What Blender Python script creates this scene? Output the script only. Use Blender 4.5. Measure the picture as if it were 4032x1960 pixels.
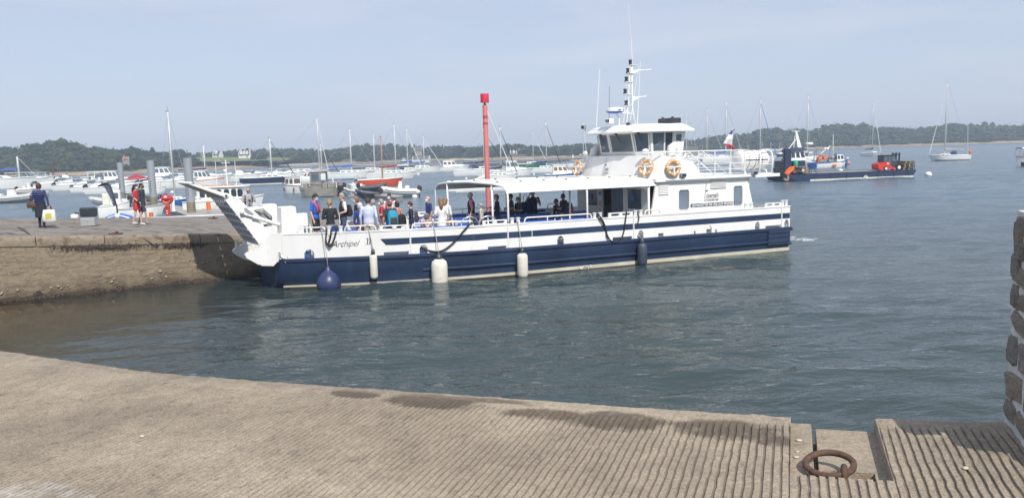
import bpy, bmesh, math, random
import numpy as np
from math import sin, cos, tan, pi, radians, degrees, sqrt, atan2, exp, floor
from mathutils import Vector, Matrix, noise
for _o in list(bpy.data.objects):
 bpy.data.objects.remove(_o)
SC = bpy.context.scene
COL = SC.collection
RND = random.Random(7)
# camera
FOCAL, IMG_W, IMG_H = 3046.0, 4032, 1960
PITCH, ROLL, EYE = radians(7.1), radians(1.75), 4.1
_cd = bpy.data.cameras.new('camera')
_cam = bpy.data.objects.new('camera', _cd)
COL.objects.link(_cam)
_cd.sensor_width = 36.0
_cd.lens = 36.0 * FOCAL / IMG_W
_cd.clip_start = 0.05
_cd.clip_end = 6000
_cam.matrix_world = Matrix.Translation((0, 0, EYE)) @ Matrix.Rotation(pi / 2 - PITCH, 4, 'X') @ Matrix.Rotation(-ROLL, 4, 'Z')
SC.camera = _cam
# light
SUN_AZ = atan2(0.37, -0.93) # direction towards the sun, measured from +Y towards +X
SUN_EL = radians(47)
VEIL, VEIL_COL = 0.80, (4.55, 5.05, 6.25, 1)
_w = bpy.data.worlds.new('World')
SC.world = _w
_w.use_nodes = True
_nt = _w.node_tree
_nt.nodes.clear()
_sky = _nt.nodes.new('ShaderNodeTexSky')
_sky.sky_type = 'NISHITA'
_sky.sun_disc = False
_sky.sun_elevation = SUN_EL
_sky.sun_rotation = SUN_AZ
_sky.air_density = 1.0
_sky.dust_density = 0.6
_sky.ozone_density = 2.2
_sky.altitude = 0
_bg = _nt.nodes.new('ShaderNodeBackground')
_bg.inputs[1].default_value = 0.105
_wo = _nt.nodes.new('ShaderNodeOutputWorld')
# thin even veil of high haze over the whole sky, with faint streaks of cirrus
_tc = _nt.nodes.new('ShaderNodeTexCoord')
_mp = _nt.nodes.new('ShaderNodeMapping')
_mp.inputs['Scale'].default_value = (1.2, 1.2, 9.0)
_no = _nt.nodes.new('ShaderNodeTexNoise')
_no.inputs['Scale'].default_value = 1.6
_no.inputs['Detail'].default_value = 5
_mr = _nt.nodes.new('ShaderNodeMapRange')
_mr.inputs[1].default_value = 0.35
_mr.inputs[2].default_value = 0.75
_mr.inputs[3].default_value = VEIL - 0.08
_mr.inputs[4].default_value = VEIL + 0.10
_mx = _nt.nodes.new('ShaderNodeMix')
_mx.data_type = 'RGBA'
_mx.inputs[7].default_value = VEIL_COL
_nt.links.new(_tc.outputs['Generated'], _mp.inputs[0])
_nt.links.new(_mp.outputs[0], _no.inputs['Vector'])
_nt.links.new(_no.outputs[0], _mr.inputs[0])
_nt.links.new(_mr.outputs[0], _mx.inputs['Factor'])
_nt.links.new(_sky.outputs[0], _mx.inputs[6])
_mp2 = _nt.nodes.new('ShaderNodeMapping')
_mp2.inputs['Scale'].default_value = (1.0, 1.0, 6.0)
_mp2.inputs['Rotation'].default_value = (0.0, 0.12, 0.3)
_no2 = _nt.nodes.new('ShaderNodeTexNoise')
_no2.inputs['Scale'].default_value = 2.3
_no2.inputs['Detail'].default_value = 7
_no2.inputs['Distortion'].default_value = 0.4
_mr2 = _nt.nodes.new('ShaderNodeMapRange')
_mr2.inputs[1].default_value = 0.50
_mr2.inputs[2].default_value = 0.80
_mr2.inputs[4].default_value = 0.55
_mx2 = _nt.nodes.new('ShaderNodeMix')
_mx2.data_type = 'RGBA'
_mx2.inputs[7].default_value = (5.9, 6.1, 6.7, 1)
_nt.links.new(_tc.outputs['Generated'], _mp2.inputs[0])
_nt.links.new(_mp2.outputs[0], _no2.inputs['Vector'])
_nt.links.new(_no2.outputs[0], _mr2.inputs[0])
_nt.links.new(_mr2.outputs[0], _mx2.inputs['Factor'])
_nt.links.new(_mx.outputs[2], _mx2.inputs[6])
_nt.links.new(_mx2.outputs[2], _bg.inputs[0])
_nt.links.new(_bg.outputs[0], _wo.inputs[0])
_sl = bpy.data.lights.new('sun', 'SUN')
_sl.energy = 3.6
_sl.angle = radians(0.6)
_sl.color = (1.0, 0.95, 0.87)
_so = bpy.data.objects.new('sun', _sl)
COL.objects.link(_so)
_sv = Vector((sin(SUN_AZ) * cos(SUN_EL), cos(SUN_AZ) * cos(SUN_EL), sin(SUN_EL)))
_so.rotation_euler = _sv.to_track_quat('Z', 'Y').to_euler()
_so.location = (20, -20, 40)
SC.view_settings.view_transform = 'Standard'
SC.view_settings.look = 'None'
SC.view_settings.exposure = 0.32
SC.view_settings.gamma = 1.0
SC.view_settings.use_curve_mapping = False
SC.render.engine = 'CYCLES'
SC.cycles.use_denoising = True
SC.cycles.max_bounces = 8
SC.cycles.diffuse_bounces = 3
SC.cycles.glossy_bounces = 4
SC.cycles.transparent_max_bounces = 12
SC.cycles.transmission_bounces = 4
SC.cycles.volume_bounces = 0
SC.cycles.caustics_reflective = False
SC.cycles.caustics_refractive = False
# measuring helpers (photo pixel -> point in the place)
def ray(x, y):
 u = (x - IMG_W / 2) / FOCAL
 v = (IMG_H / 2 - y) / FOCAL
 c, s = cos(ROLL), sin(ROLL)
 u, v = u * c + v * s, -u * s + v * c
 return Vector((u, cos(PITCH) + v * sin(PITCH), -sin(PITCH) + v * cos(PITCH)))
def at_z(x, y, z=0.0):
 r = ray(x, y)
 return Vector((0, 0, EYE)) + r * ((z - EYE) / r.z)
def at_y(x, y, Y):
 r = ray(x, y)
 return Vector((0, 0, EYE)) + r * (Y / r.y)
# materials
_MATS = {}
def nd(nt, typ, **kw):
 n = nt.nodes.new(typ)
 for k, v in kw.items():
  setattr(n, k, v)
 return n
def mat(name, col=(0.5, 0.5, 0.5), rough=0.5, metal=0.0, var=0.1, vs=3.0, bump=0.0, bs=40.0, col2=None, c2s=2.0, c2lo=0.5, c2hi=0.65, coat=0.0, spec=0.5, trans=0.0, stretch=None, emit=None):
 if name in _MATS:
  return _MATS[name]
 m = bpy.data.materials.new(name)
 m.use_nodes = True
 nt = m.node_tree
 b = nt.nodes['Principled BSDF']
 b.inputs['Roughness'].default_value = rough
 b.inputs['Metallic'].default_value = metal
 b.inputs['Specular IOR Level'].default_value = spec
 b.inputs['Coat Weight'].default_value = coat
 b.inputs['Transmission Weight'].default_value = trans
 L = nt.links.new
 tc = nd(nt, 'ShaderNodeTexCoord')
 co = tc.outputs['Object']
 if stretch:
  mp = nd(nt, 'ShaderNodeMapping')
  mp.inputs['Scale'].default_value = stretch
  L(co, mp.inputs[0])
  co = mp.outputs[0]
 cc = None
 if var > 0:
  n1 = nd(nt, 'ShaderNodeTexNoise')
  n1.inputs['Scale'].default_value = vs
  n1.inputs['Detail'].default_value = 6
  L(co, n1.inputs['Vector'])
  mr = nd(nt, 'ShaderNodeMapRange')
  mr.inputs[1].default_value = 0.25
  mr.inputs[2].default_value = 0.75
  mr.inputs[3].default_value = 1 - var
  mr.inputs[4].default_value = 1 + var
  L(n1.outputs[0], mr.inputs[0])
  mx = nd(nt, 'ShaderNodeMix', data_type='RGBA', blend_type='MULTIPLY')
  mx.inputs['Factor'].default_value = 1
  mx.inputs[6].default_value = (*col, 1)
  L(mr.outputs[0], mx.inputs[7])
  cc = mx.outputs[2]
  rr = nd(nt, 'ShaderNodeMapRange')
  rr.inputs[3].default_value = max(0.02, rough - 0.08)
  rr.inputs[4].default_value = min(1, rough + 0.1)
  L(n1.outputs[0], rr.inputs[0])
  L(rr.outputs[0], b.inputs['Roughness'])
 if col2 is not None:
  n2 = nd(nt, 'ShaderNodeTexNoise')
  n2.inputs['Scale'].default_value = c2s
  n2.inputs['Detail'].default_value = 8
  n2.inputs['Roughness'].default_value = 0.62
  L(co, n2.inputs['Vector'])
  r2 = nd(nt, 'ShaderNodeMapRange')
  r2.inputs[1].default_value = c2lo
  r2.inputs[2].default_value = c2hi
  L(n2.outputs[0], r2.inputs[0])
  m2 = nd(nt, 'ShaderNodeMix', data_type='RGBA')
  L(r2.outputs[0], m2.inputs['Factor'])
  if cc is not None:
   L(cc, m2.inputs[6])
  else:
   m2.inputs[6].default_value = (*col, 1)
  m2.inputs[7].default_value = (*col2, 1)
  cc = m2.outputs[2]
 if cc is not None:
  L(cc, b.inputs['Base Color'])
 else:
  b.inputs['Base Color'].default_value = (*col, 1)
 if bump > 0:
  n3 = nd(nt, 'ShaderNodeTexNoise')
  n3.inputs['Scale'].default_value = bs
  n3.inputs['Detail'].default_value = 5
  L(co, n3.inputs['Vector'])
  bp = nd(nt, 'ShaderNodeBump')
  bp.inputs['Strength'].default_value = 1
  bp.inputs['Distance'].default_value = bump
  L(n3.outputs[0], bp.inputs['Height'])
  L(bp.outputs[0], b.inputs['Normal'])
 if emit:
  b.inputs['Emission Color'].default_value = (*emit[0], 1)
  b.inputs['Emission Strength'].default_value = emit[1]
 _MATS[name] = m
 return m
# mesh builder
class MB:
 def __init__(self):
  self.v, self.f, self.m = [], [], []
 def add(self, vs, fs, mi=0):
  o = len(self.v)
  self.v.extend([tuple(p) for p in vs])
  self.f.extend([tuple(i + o for i in f) for f in fs])
  self.m.extend([mi] * len(fs))
  return self
 def box(self, c, s, rz=0.0, mi=0, b=0.0, M=None):
  hx, hy, hz = s[0] / 2, s[1] / 2, s[2] / 2
  if b <= 0:
   vs = [(x, y, z) for z in (-hz, hz) for y in (-hy, hy) for x in (-hx, hx)]
   fs = [(0, 2, 3, 1), (4, 5, 7, 6), (0, 1, 5, 4), (2, 6, 7, 3), (0, 4, 6, 2), (1, 3, 7, 5)]
  else:
   b = min(b, hx * .9, hy * .9, hz * .9)
   vs, fs = [], []
   idx = {}
   for sx in (-1, 1):
    for sy in (-1, 1):
     for sz in (-1, 1):
      for a in range(3):
       p = [sx * (hx - b), sy * (hy - b), sz * (hz - b)]
       p[a] += (sx, sy, sz)[a] * b
       idx[(sx, sy, sz, a)] = len(vs)
       vs.append(tuple(p))
   for a in range(3):
    b_, c_ = [k for k in range(3) if k != a]
    for sa in (-1, 1):
     q = []
     for (s1, s2) in ((-1, -1), (1, -1), (1, 1), (-1, 1)):
      k = [0, 0, 0]
      k[a], k[b_], k[c_] = sa, s1, s2
      q.append(idx[(k[0], k[1], k[2], a)])
     fs.append(q)
   for a in range(3):
    b_, c_ = [k for k in range(3) if k != a]
    for s1 in (-1, 1):
     for s2 in (-1, 1):
      q = []
      for (sa, w) in ((-1, b_), (1, b_), (1, c_), (-1, c_)):
       k = [0, 0, 0]
       k[a], k[b_], k[c_] = sa, s1, s2
       q.append(idx[(k[0], k[1], k[2], w)])
      fs.append(q)
   for sx in (-1, 1):
    for sy in (-1, 1):
     for sz in (-1, 1):
      fs.append([idx[(sx, sy, sz, a)] for a in range(3)])
  cr, sr = cos(rz), sin(rz)
  out = []
  for x, y, z in vs:
   p = Vector((x * cr - y * sr + c[0], x * sr + y * cr + c[1], z + c[2]))
   if M is not None:
    p = M @ p
   out.append(p)
  return self.add(out, fs, mi)
 def tube(self, pts, r, n=8, mi=0, cap=True, closed=False, sq=None):
  pts = [Vector(p) for p in pts]
  k = len(pts)
  rs = r if isinstance(r, (list, tuple)) else [r] * k
  prev = None
  vs, fs = [], []
  for i in range(k):
   if closed:
    d = pts[(i + 1) % k] - pts[i - 1]
   else:
    d = pts[min(i + 1, k - 1)] - pts[max(i - 1, 0)]
   if d.length < 1e-9:
    d = Vector((0, 0, 1))
   d.normalize()
   if prev is None:
    a = Vector((0, 0, 1)) if abs(d.z) < 0.9 else Vector((1, 0, 0))
    u = d.cross(a).normalized()
   else:
    u = prev - d * prev.dot(d)
    if u.length < 1e-6:
     u = d.orthogonal()
    u.normalize()
   prev = u
   w = d.cross(u)
   for j in range(n):
    t = 2 * pi * j / n
    vs.append(pts[i] + u * cos(t) * rs[i] + w * sin(t) * rs[i] * (sq or 1))
  for i in range(k if closed else k - 1):
   for j in range(n):
    a, b = i * n + j, i * n + (j + 1) % n
    c, d2 = ((i + 1) % k) * n + (j + 1) % n, ((i + 1) % k) * n + j
    fs.append((a, b, c, d2))
  if cap and not closed:
   fs.append(tuple(reversed(range(n))))
   fs.append(tuple(range((k - 1) * n, k * n)))
  return self.add(vs, fs, mi)
 def lathe(self, prof, n=16, c=(0, 0, 0), mi=0, M=None):
  vs, fs = [], []
  for (r, z) in prof:
   for j in range(n):
    t = 2 * pi * j / n
    p = Vector((c[0] + r * cos(t), c[1] + r * sin(t), c[2] + z))
    vs.append(M @ p if M is not None else p)
  for i in range(len(prof) - 1):
   for j in range(n):
    a, b = i * n + j, i * n + (j + 1) % n
    fs.append((a, b, b + n, a + n))
  fs.append(tuple(reversed(range(n))))
  fs.append(tuple(range((len(prof) - 1) * n, len(prof) * n)))
  return self.add(vs, fs, mi)
 def loft(self, rings, mi=0, cap=True, close=True):
  n = len(rings[0])
  vs = [p for r in rings for p in r]
  fs = []
  for i in range(len(rings) - 1):
   for j in range(n if close else n - 1):
    a, b = i * n + j, i * n + (j + 1) % n
    fs.append((a, b, b + n, a + n))
  if cap:
   fs.append(tuple(reversed(range(n))))
   fs.append(tuple(range((len(rings) - 1) * n, len(rings) * n)))
  return self.add(vs, fs, mi)
 def prism(self, poly, a, b, axis='y', mi=0):
  # poly: 2-D outline in the plane perpendicular to axis, extruded from a to b
  def P(p, t):
   return {'y': (p[0], t, p[1]), 'x': (t, p[0], p[1]), 'z': (p[0], p[1], t)}[axis]
  n = len(poly)
  vs = [P(p, a) for p in poly] + [P(p, b) for p in poly]
  fs = [tuple(range(n)), tuple(reversed(range(n, 2 * n)))]
  for j in range(n):
   k = (j + 1) % n
   fs.append((j, j + n, k + n, k))
  return self.add(vs, fs, mi)
 def ball(self, c, r, nu=12, nv=8, mi=0, M=None):
  rx, ry, rz = r if isinstance(r, (tuple, list)) else (r, r, r)
  vs, fs = [], []
  for i in range(nv + 1):
   ph = pi * i / nv
   for j in range(nu):
    t = 2 * pi * j / nu
    p = Vector((c[0] + rx * sin(ph) * cos(t), c[1] + ry * sin(ph) * sin(t), c[2] + rz * cos(ph)))
    vs.append(M @ p if M is not None else p)
  for i in range(nv):
   for j in range(nu):
    a, b = i * nu + j, i * nu + (j + 1) % nu
    fs.append((a, a + nu, b + nu, b))
  return self.add(vs, fs, mi)
 def mesh(self, name, mats, smooth=False, fix=True):
  me = bpy.data.meshes.new(name)
  me.from_pydata([tuple(p) for p in self.v], [], self.f)
  if not isinstance(mats, (list, tuple)):
   mats = [mats]
  for m in mats:
   me.materials.append(m)
  if len(mats) > 1:
   me.polygons.foreach_set('material_index', self.m)
  if fix:
   bm = bmesh.new()
   bm.from_mesh(me)
   bmesh.ops.remove_doubles(bm, verts=bm.verts, dist=1e-5)
   bmesh.ops.recalc_face_normals(bm, faces=bm.faces)
   bm.to_mesh(me)
   bm.free()
  if smooth:
   me.polygons.foreach_set('use_smooth', [True] * len(me.polygons))
   if smooth != 'all':
    try:
     me.set_sharp_from_angle(angle=radians(40))
    except Exception:
     pass
  me.update()
  return me
 def build(self, name, mats, parent=None, smooth=False, fix=True):
  return obj(name, self.mesh(name, mats, smooth, fix), parent)
def obj(name, me, parent=None):
 o = bpy.data.objects.new(name, me)
 COL.objects.link(o)
 if parent is not None:
  o.parent = parent
 return o
def empty(name, loc=(0, 0, 0), rz=0.0):
 o = bpy.data.objects.new(name, None)
 o.empty_display_size = 0.2
 COL.objects.link(o)
 o.location = loc
 o.rotation_euler = (0, 0, rz)
 return o
def tag(o, label=None, cat=None, group=None, kind=None):
 if label: o['label'] = label
 if cat: o['category'] = cat
 if group: o['group'] = group
 if kind: o['kind'] = kind
 return o
def copy_tree(o, parent=None):
 c = o.copy()
 COL.objects.link(c)
 c.parent = parent
 for ch in list(o.children):
  copy_tree(ch, c)
 return c
def text_mesh(txt, size, shear=0.0, bold=0.0, extrude=0.004, align='LEFT', space=1.0):
 cu = bpy.data.curves.new('lettering', 'FONT')
 cu.body = txt
 cu.size = size
 cu.shear = shear
 cu.offset = bold
 cu.extrude = extrude
 cu.align_x = align
 cu.space_character = space
 cu.resolution_u = 3
 o = bpy.data.objects.new('lettering', cu)
 COL.objects.link(o)
 dg = bpy.context.evaluated_depsgraph_get()
 me = bpy.data.meshes.new_from_object(o.evaluated_get(dg))
 bpy.data.objects.remove(o)
 bpy.data.curves.remove(cu)
 return me
def lerp(a, b, t):
 return a + (b - a) * t
def interp(x, xs, ys):
 if x <= xs[0]: return ys[0]
 for i in range(len(xs) - 1):
  if x <= xs[i + 1]:
   return lerp(ys[i], ys[i + 1], (x - xs[i]) / (xs[i + 1] - xs[i]))
 return ys[-1]
# materials
M_WHITE = mat('white_paint', (0.80, 0.80, 0.78), 0.35, var=0.06, vs=1.5, col2=(0.55, 0.49, 0.40), c2s=3.6, c2lo=0.62, c2hi=0.86, stretch=(1, 1, 0.22))
M_GEL = mat('white_gelcoat', (0.80, 0.80, 0.77), 0.3, var=0.05, vs=2)
M_CREAM = mat('cream_gelcoat', (0.70, 0.68, 0.58), 0.35, var=0.06, vs=2)
M_NAVY = mat('navy_paint', (0.018, 0.036, 0.084), 0.42, var=0.25, vs=1.2, bump=0.004, bs=9, col2=(0.055, 0.066, 0.10), c2s=3.2, c2lo=0.60, c2hi=0.80, stretch=(1, 1, 0.35))
M_NAVY2 = mat('navy_dark', (0.02, 0.035, 0.08), 0.4, var=0.2, vs=2)
M_BLUE = mat('blue_seat', (0.03, 0.13, 0.52), 0.45, var=0.1)
M_BLUE2 = mat('blue_hull', (0.03, 0.12, 0.36), 0.4, var=0.15)
M_RED = mat('red_paint', (0.55, 0.035, 0.03), 0.4, var=0.12, vs=5)
M_ORANGE = mat('orange_paint', (0.75, 0.16, 0.03), 0.45, var=0.12, vs=5)
M_REDORANGE = mat('red_hull', (0.62, 0.09, 0.04), 0.35, var=0.08)
M_GREY = mat('grey_paint', (0.30, 0.31, 0.32), 0.5, var=0.12, vs=4)
M_ALU = mat('aluminium', (0.42, 0.42, 0.40), 0.4, metal=0.4, var=0.2, vs=3)
M_STEEL = mat('steel_tube', (0.55, 0.56, 0.57), 0.3, metal=0.8, var=0.1)
M_MAST = mat('mast_alloy', (0.66, 0.66, 0.64), 0.4, metal=0.15, var=0.06)
M_WOODMAST = mat('varnished_spar', (0.42, 0.27, 0.12), 0.4, var=0.15, vs=6)
M_BLACK = mat('black_rubber', (0.018, 0.018, 0.02), 0.6, var=0.2)
M_GLASS = mat('dark_glass', (0.035, 0.05, 0.06), 0.08, var=0.25, vs=2, spec=0.8)
M_GLASS2 = mat('blue_grey_glass', (0.10, 0.14, 0.17), 0.06, var=0.3, vs=1.2, spec=0.9)
M_CANVAS_B = mat('blue_canvas', (0.03, 0.12, 0.46), 0.8, var=0.15, vs=5, bump=0.01, bs=20)
M_CANVAS_N = mat('navy_canvas', (0.03, 0.04, 0.11), 0.8, var=0.15, vs=5)
M_CANVAS_R = mat('red_canvas', (0.34, 0.03, 0.04), 0.8, var=0.15, vs=5)
M_CANVAS_G = mat('grey_canvas', (0.42, 0.42, 0.42), 0.8, var=0.12, vs=5)
M_CANVAS_W = mat('white_canvas', (0.72, 0.72, 0.70), 0.8, var=0.08, vs=5)
M_GREEN = mat('green_hull', (0.02, 0.14, 0.10), 0.4, var=0.1)
M_RIB = mat('inflatable_grey', (0.52, 0.53, 0.52), 0.6, var=0.08)
M_RIBD = mat('inflatable_dark', (0.07, 0.08, 0.10), 0.6, var=0.15)
M_TEAK = mat('teak_deck', (0.30, 0.20, 0.12), 0.7, var=0.2, vs=6)
M_RUST = mat('rusty_iron', (0.105, 0.062, 0.045), 0.8, metal=0.2, var=0.35, vs=14, bump=0.004, bs=60, col2=(0.17, 0.085, 0.05), c2s=22)
M_PILE = mat('galvanised_pile', (0.33, 0.36, 0.38), 0.55, metal=0.2, var=0.15, vs=0.9, stretch=(3, 3, 0.5))
M_PONTOON = mat('pontoon_deck', (0.34, 0.32, 0.29), 0.85, var=0.12, vs=3, bump=0.005, bs=12)
M_SKINMAP = {}
# water and sea bed
# slip deck across the basin (a sloping landing): plane through measured points
def slip_z(x, y):
 return 2.01 - 0.0509 * (x + 15.8) - 0.0386 * (y - 23.4)
WALL_A = at_z(-500, 1276, -0.25)
WALL_B = at_z(1040, 1110, -0.25)
def water_material():
 m = bpy.data.materials.new('sea_water')
 m.use_nodes = True
 nt = m.node_tree
 nt.nodes.clear()
 L = nt.links.new
 out = nd(nt, 'ShaderNodeOutputMaterial')
 geo = nd(nt, 'ShaderNodeNewGeometry')
 heights = None
 at_ch = nd(nt, 'ShaderNodeAttribute', attribute_name='chop')
 # (scale per metre x, y, amplitude in m)
 for (sx, sy, amp, rot, det) in ((0.30, 0.62, 0.085, 0.15, 3), (1.3, 2.6, 0.050, -0.2, 3), (4.0, 7.5, 0.020, 0.3, 2)):
  mp = nd(nt, 'ShaderNodeMapping')
  mp.inputs['Scale'].default_value = (sx, sy, 1)
  mp.inputs['Rotation'].default_value = (0, 0, rot)
  L(geo.outputs['Position'], mp.inputs[0])
  no = nd(nt, 'ShaderNodeTexNoise')
  no.inputs['Scale'].default_value = 1
  no.inputs['Detail'].default_value = det
  no.inputs['Distortion'].default_value = 0.6
  L(mp.outputs[0], no.inputs['Vector'])
  mu = nd(nt, 'ShaderNodeMath', operation='MULTIPLY')
  mu.inputs[1].default_value = amp
  L(no.outputs[0], mu.inputs[0])
  if heights is None:
   heights = mu.outputs[0]
  else:
   ad = nd(nt, 'ShaderNodeMath', operation='ADD')
   L(heights, ad.inputs[0])
   L(mu.outputs[0], ad.inputs[1])
   heights = ad.outputs[0]
 hm = nd(nt, 'ShaderNodeMath', operation='MULTIPLY')
 L(heights, hm.inputs[0])
 L(at_ch.outputs['Fac'], hm.inputs[1])
 bp = nd(nt, 'ShaderNodeBump')
 bp.inputs['Strength'].default_value = 1.0
 bp.inputs['Distance'].default_value = 1.0
 L(hm.outputs[0], bp.inputs['Height'])
 # body of the water: transparent where shallow, murky green-blue where deep
 at_d = nd(nt, 'ShaderNodeAttribute', attribute_name='murk')
 tr = nd(nt, 'ShaderNodeBsdfTransparent')
 tr.inputs[0].default_value = (0.72, 0.70, 0.56, 1)
 n2 = nd(nt, 'ShaderNodeTexNoise')
 n2.inputs['Scale'].default_value = 0.06
 n2.inputs['Detail'].default_value = 4
 L(geo.outputs['Position'], n2.inputs['Vector'])
 mc = nd(nt, 'ShaderNodeMix', data_type='RGBA')
 mc.inputs[6].default_value = (0.037, 0.056, 0.054, 1)
 mc.inputs[7].default_value = (0.052, 0.077, 0.080, 1)
 L(n2.outputs[0], mc.inputs['Factor'])
 # open water made bluer than the basin: reflected sky put into its body colour
 rp = nd(nt, 'ShaderNodeAttribute', attribute_name='ripple')
 rs = nd(nt, 'ShaderNodeMapRange')
 rs.inputs[1].default_value = 0.035
 rs.inputs[2].default_value = 0.20
 L(rp.outputs['Fac'], rs.inputs[0])
 mb = nd(nt, 'ShaderNodeMix', data_type='RGBA')
 L(rs.outputs[0], mb.inputs['Factor'])
 L(mc.outputs[2], mb.inputs[6])
 mb.inputs[7].default_value = (0.086, 0.142, 0.186, 1)
 di = nd(nt, 'ShaderNodeBsdfDiffuse')
 L(mb.outputs[2], di.inputs[0])
 body = nd(nt, 'ShaderNodeMixShader')
 L(at_d.outputs['Fac'], body.inputs[0])
 L(tr.outputs[0], body.inputs[1])
 L(di.outputs[0], body.inputs[2])
 # foam churned up by the ferry's screw
 fm = nd(nt, 'ShaderNodeAttribute', attribute_name='foam')
 nf = nd(nt, 'ShaderNodeTexNoise')
 nf.inputs['Scale'].default_value = 2.6
 nf.inputs['Detail'].default_value = 7
 nf.inputs['Distortion'].default_value = 1.2
 L(geo.outputs['Position'], nf.inputs['Vector'])
 fs = nd(nt, 'ShaderNodeMath', operation='ADD')
 L(nf.outputs[0], fs.inputs[0])
 L(fm.outputs['Fac'], fs.inputs[1])
 fr = nd(nt, 'ShaderNodeMapRange')
 fr.inputs[1].default_value = 1.02
 fr.inputs[2].default_value = 1.16
 L(fs.outputs[0], fr.inputs[0])
 wf = nd(nt, 'ShaderNodeBsdfDiffuse')
 wf.inputs[0].default_value = (0.62, 0.66, 0.66, 1)
 gl = nd(nt, 'ShaderNodeBsdfGlossy')
 rg_ = nd(nt, 'ShaderNodeAttribute', attribute_name='ripple')
 L(rg_.outputs['Fac'], gl.inputs['Roughness'])
 L(bp.outputs[0], gl.inputs['Normal'])
 fz = nd(nt, 'ShaderNodeFresnel')
 fz.inputs['IOR'].default_value = 1.33
 L(bp.outputs[0], fz.inputs['Normal'])
 surf = nd(nt, 'ShaderNodeMixShader')
 # a wind-roughened surface never mirrors fully, even at a glancing angle
 cp = nd(nt, 'ShaderNodeMapRange')
 cp.inputs[3].default_value = 1.0
 cp.inputs[4].default_value = 0.80
 L(rs.outputs[0], cp.inputs[0])
 mn = nd(nt, 'ShaderNodeMath', operation='MULTIPLY')
 L(fz.outputs[0], mn.inputs[0])
 L(cp.outputs[0], mn.inputs[1])
 L(mn.outputs[0], surf.inputs[0])
 L(body.outputs[0], surf.inputs[1])
 L(gl.outputs[0], surf.inputs[2])
 fin = nd(nt, 'ShaderNodeMixShader')
 L(fr.outputs[0], fin.inputs[0])
 L(surf.outputs[0], fin.inputs[1])
 L(wf.outputs[0], fin.inputs[2])
 L(fin.outputs[0], out.inputs['Surface'])
 return m
M_WATER = water_material()
FOAM_AT = at_z(3150, 945, 0)
def bed_z(x, y):
 # shallow, weedy shelf in the corner by the landing, deep towards the ferry
 d = (x + 16.5) * 0.85 + (13.5 - y) * 0.10
 z = -0.10 - 0.16 * max(0.0, d) - 0.010 * max(0.0, d) ** 2
 return max(-4.0, z + 0.06 * noise.noise(Vector((x * 0.8, y * 0.8, 0))))
_wd = (WALL_B - WALL_A).normalized()
_wn = Vector((_wd.y, -_wd.x, 0)) # points to the camera side of the wall
def water_sheet():
 rng = np.random.default_rng(5)
 waves = []
 for k in range(34):
  wl = 0.5 * (1.125 ** k)
  th = rng.normal(-1.35, 0.55)
  waves.append((2 * pi / wl * cos(th), 2 * pi / wl * sin(th), 0.0062 * wl ** 0.60 * (1.0 if wl < 7 else 0.6), rng.uniform(0, 6.28), wl))
 V, F, murk, chopv, foam, ripple = [], [], [], [], [], []
 def patch(x0, x1, y0, y1, dx, dy, flat=False):
  nx, ny = max(2, int(round((x1 - x0) / dx)) + 1), max(2, int(round((y1 - y0) / dy)) + 1)
  X, Y = np.meshgrid(np.linspace(x0, x1, nx), np.linspace(y0, y1, ny))
  Z = np.zeros_like(X)
  near = y1 <= 40.5 and x0 > -40 and y0 > 0
  if near:
   D = np.array([[max(0.0, -bed_z(x, y)) for x in X[0]] for y in Y[:, 0]])
  else:
   D = np.full(X.shape, 4.0)
  chop = np.clip((D - 0.55) / 1.5, 0.03, 1)
  if not flat:
   for kx, ky, a, ph, wl in waves:
    if wl > 2.2 * max(dx, dy):
     Z += a * np.sin(kx * X + ky * Y + ph)
   gust = 0.75 + 0.5 * np.sin(X * 0.11 + 1.3 * np.sin(Y * 0.07)) * np.sin(Y * 0.13 + 0.8 * np.sin(X * 0.05))
   edge = np.clip(np.minimum(np.minimum(X - x0, x1 - X) / (3 * dx), np.minimum(Y - y0, y1 - Y) / (3 * dy)), 0, 1)
   Z *= chop * gust * edge
  o = len(V)
  V.extend(np.stack([X, Y, Z], -1).reshape(-1, 3).tolist())
  F.extend([(o + j * nx + i, o + j * nx + i + 1, o + (j + 1) * nx + i + 1, o + (j + 1) * nx + i) for j in range(ny - 1) for i in range(nx - 1)])
  murk.append((1 - np.exp(-0.62 * D)).reshape(-1))
  chopv.append(chop.reshape(-1))
  ripple.append((0.035 + 0.165 * np.clip((np.hypot(X, Y) - 18) / 46, 0, 1)).reshape(-1))
  if near:
   q = np.hypot((X - FOAM_AT.x) / 2.2, (Y - FOAM_AT.y) / 3.0)
   foam.append((0.64 * np.clip(1 - q, 0, None)).reshape(-1))
  else:
   foam.append(np.zeros(nx * ny))
 patch(-28, 28, 3.0, 40.0, 0.165, 0.13)
 patch(-72, 72, 40.0, 95.0, 0.36, 0.24)
 patch(-150, 150, 95.0, 210.0, 0.9, 0.60)
 patch(-150, 150, 210.0, 420.0, 2.0, 1.6)
 for q in ((-2500, 2500, 420, 4500), (-2500, -150, 95, 420), (150, 2500, 95, 420), (-2500, -72, 40, 95), (72, 2500, 40, 95), (-2500, -28, -200, 40), (28, 2500, -200, 40), (-28, 28, -200, 3)):
  patch(*q, (q[1] - q[0]) / 12, (q[3] - q[2]) / 12, True)
 me = bpy.data.meshes.new('water')
 me.from_pydata(V, [], F)
 for nm, arr in (('murk', murk), ('chop', chopv), ('foam', foam), ('ripple', ripple)):
  a = me.attributes.new(nm, 'FLOAT', 'POINT')
  a.data.foreach_set('value', np.concatenate(arr).astype(np.float32))
 me.materials.append(M_WATER)
 me.polygons.foreach_set('use_smooth', [True] * len(me.polygons))
 tag(obj('water', me), kind='structure')
water_sheet()
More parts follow.
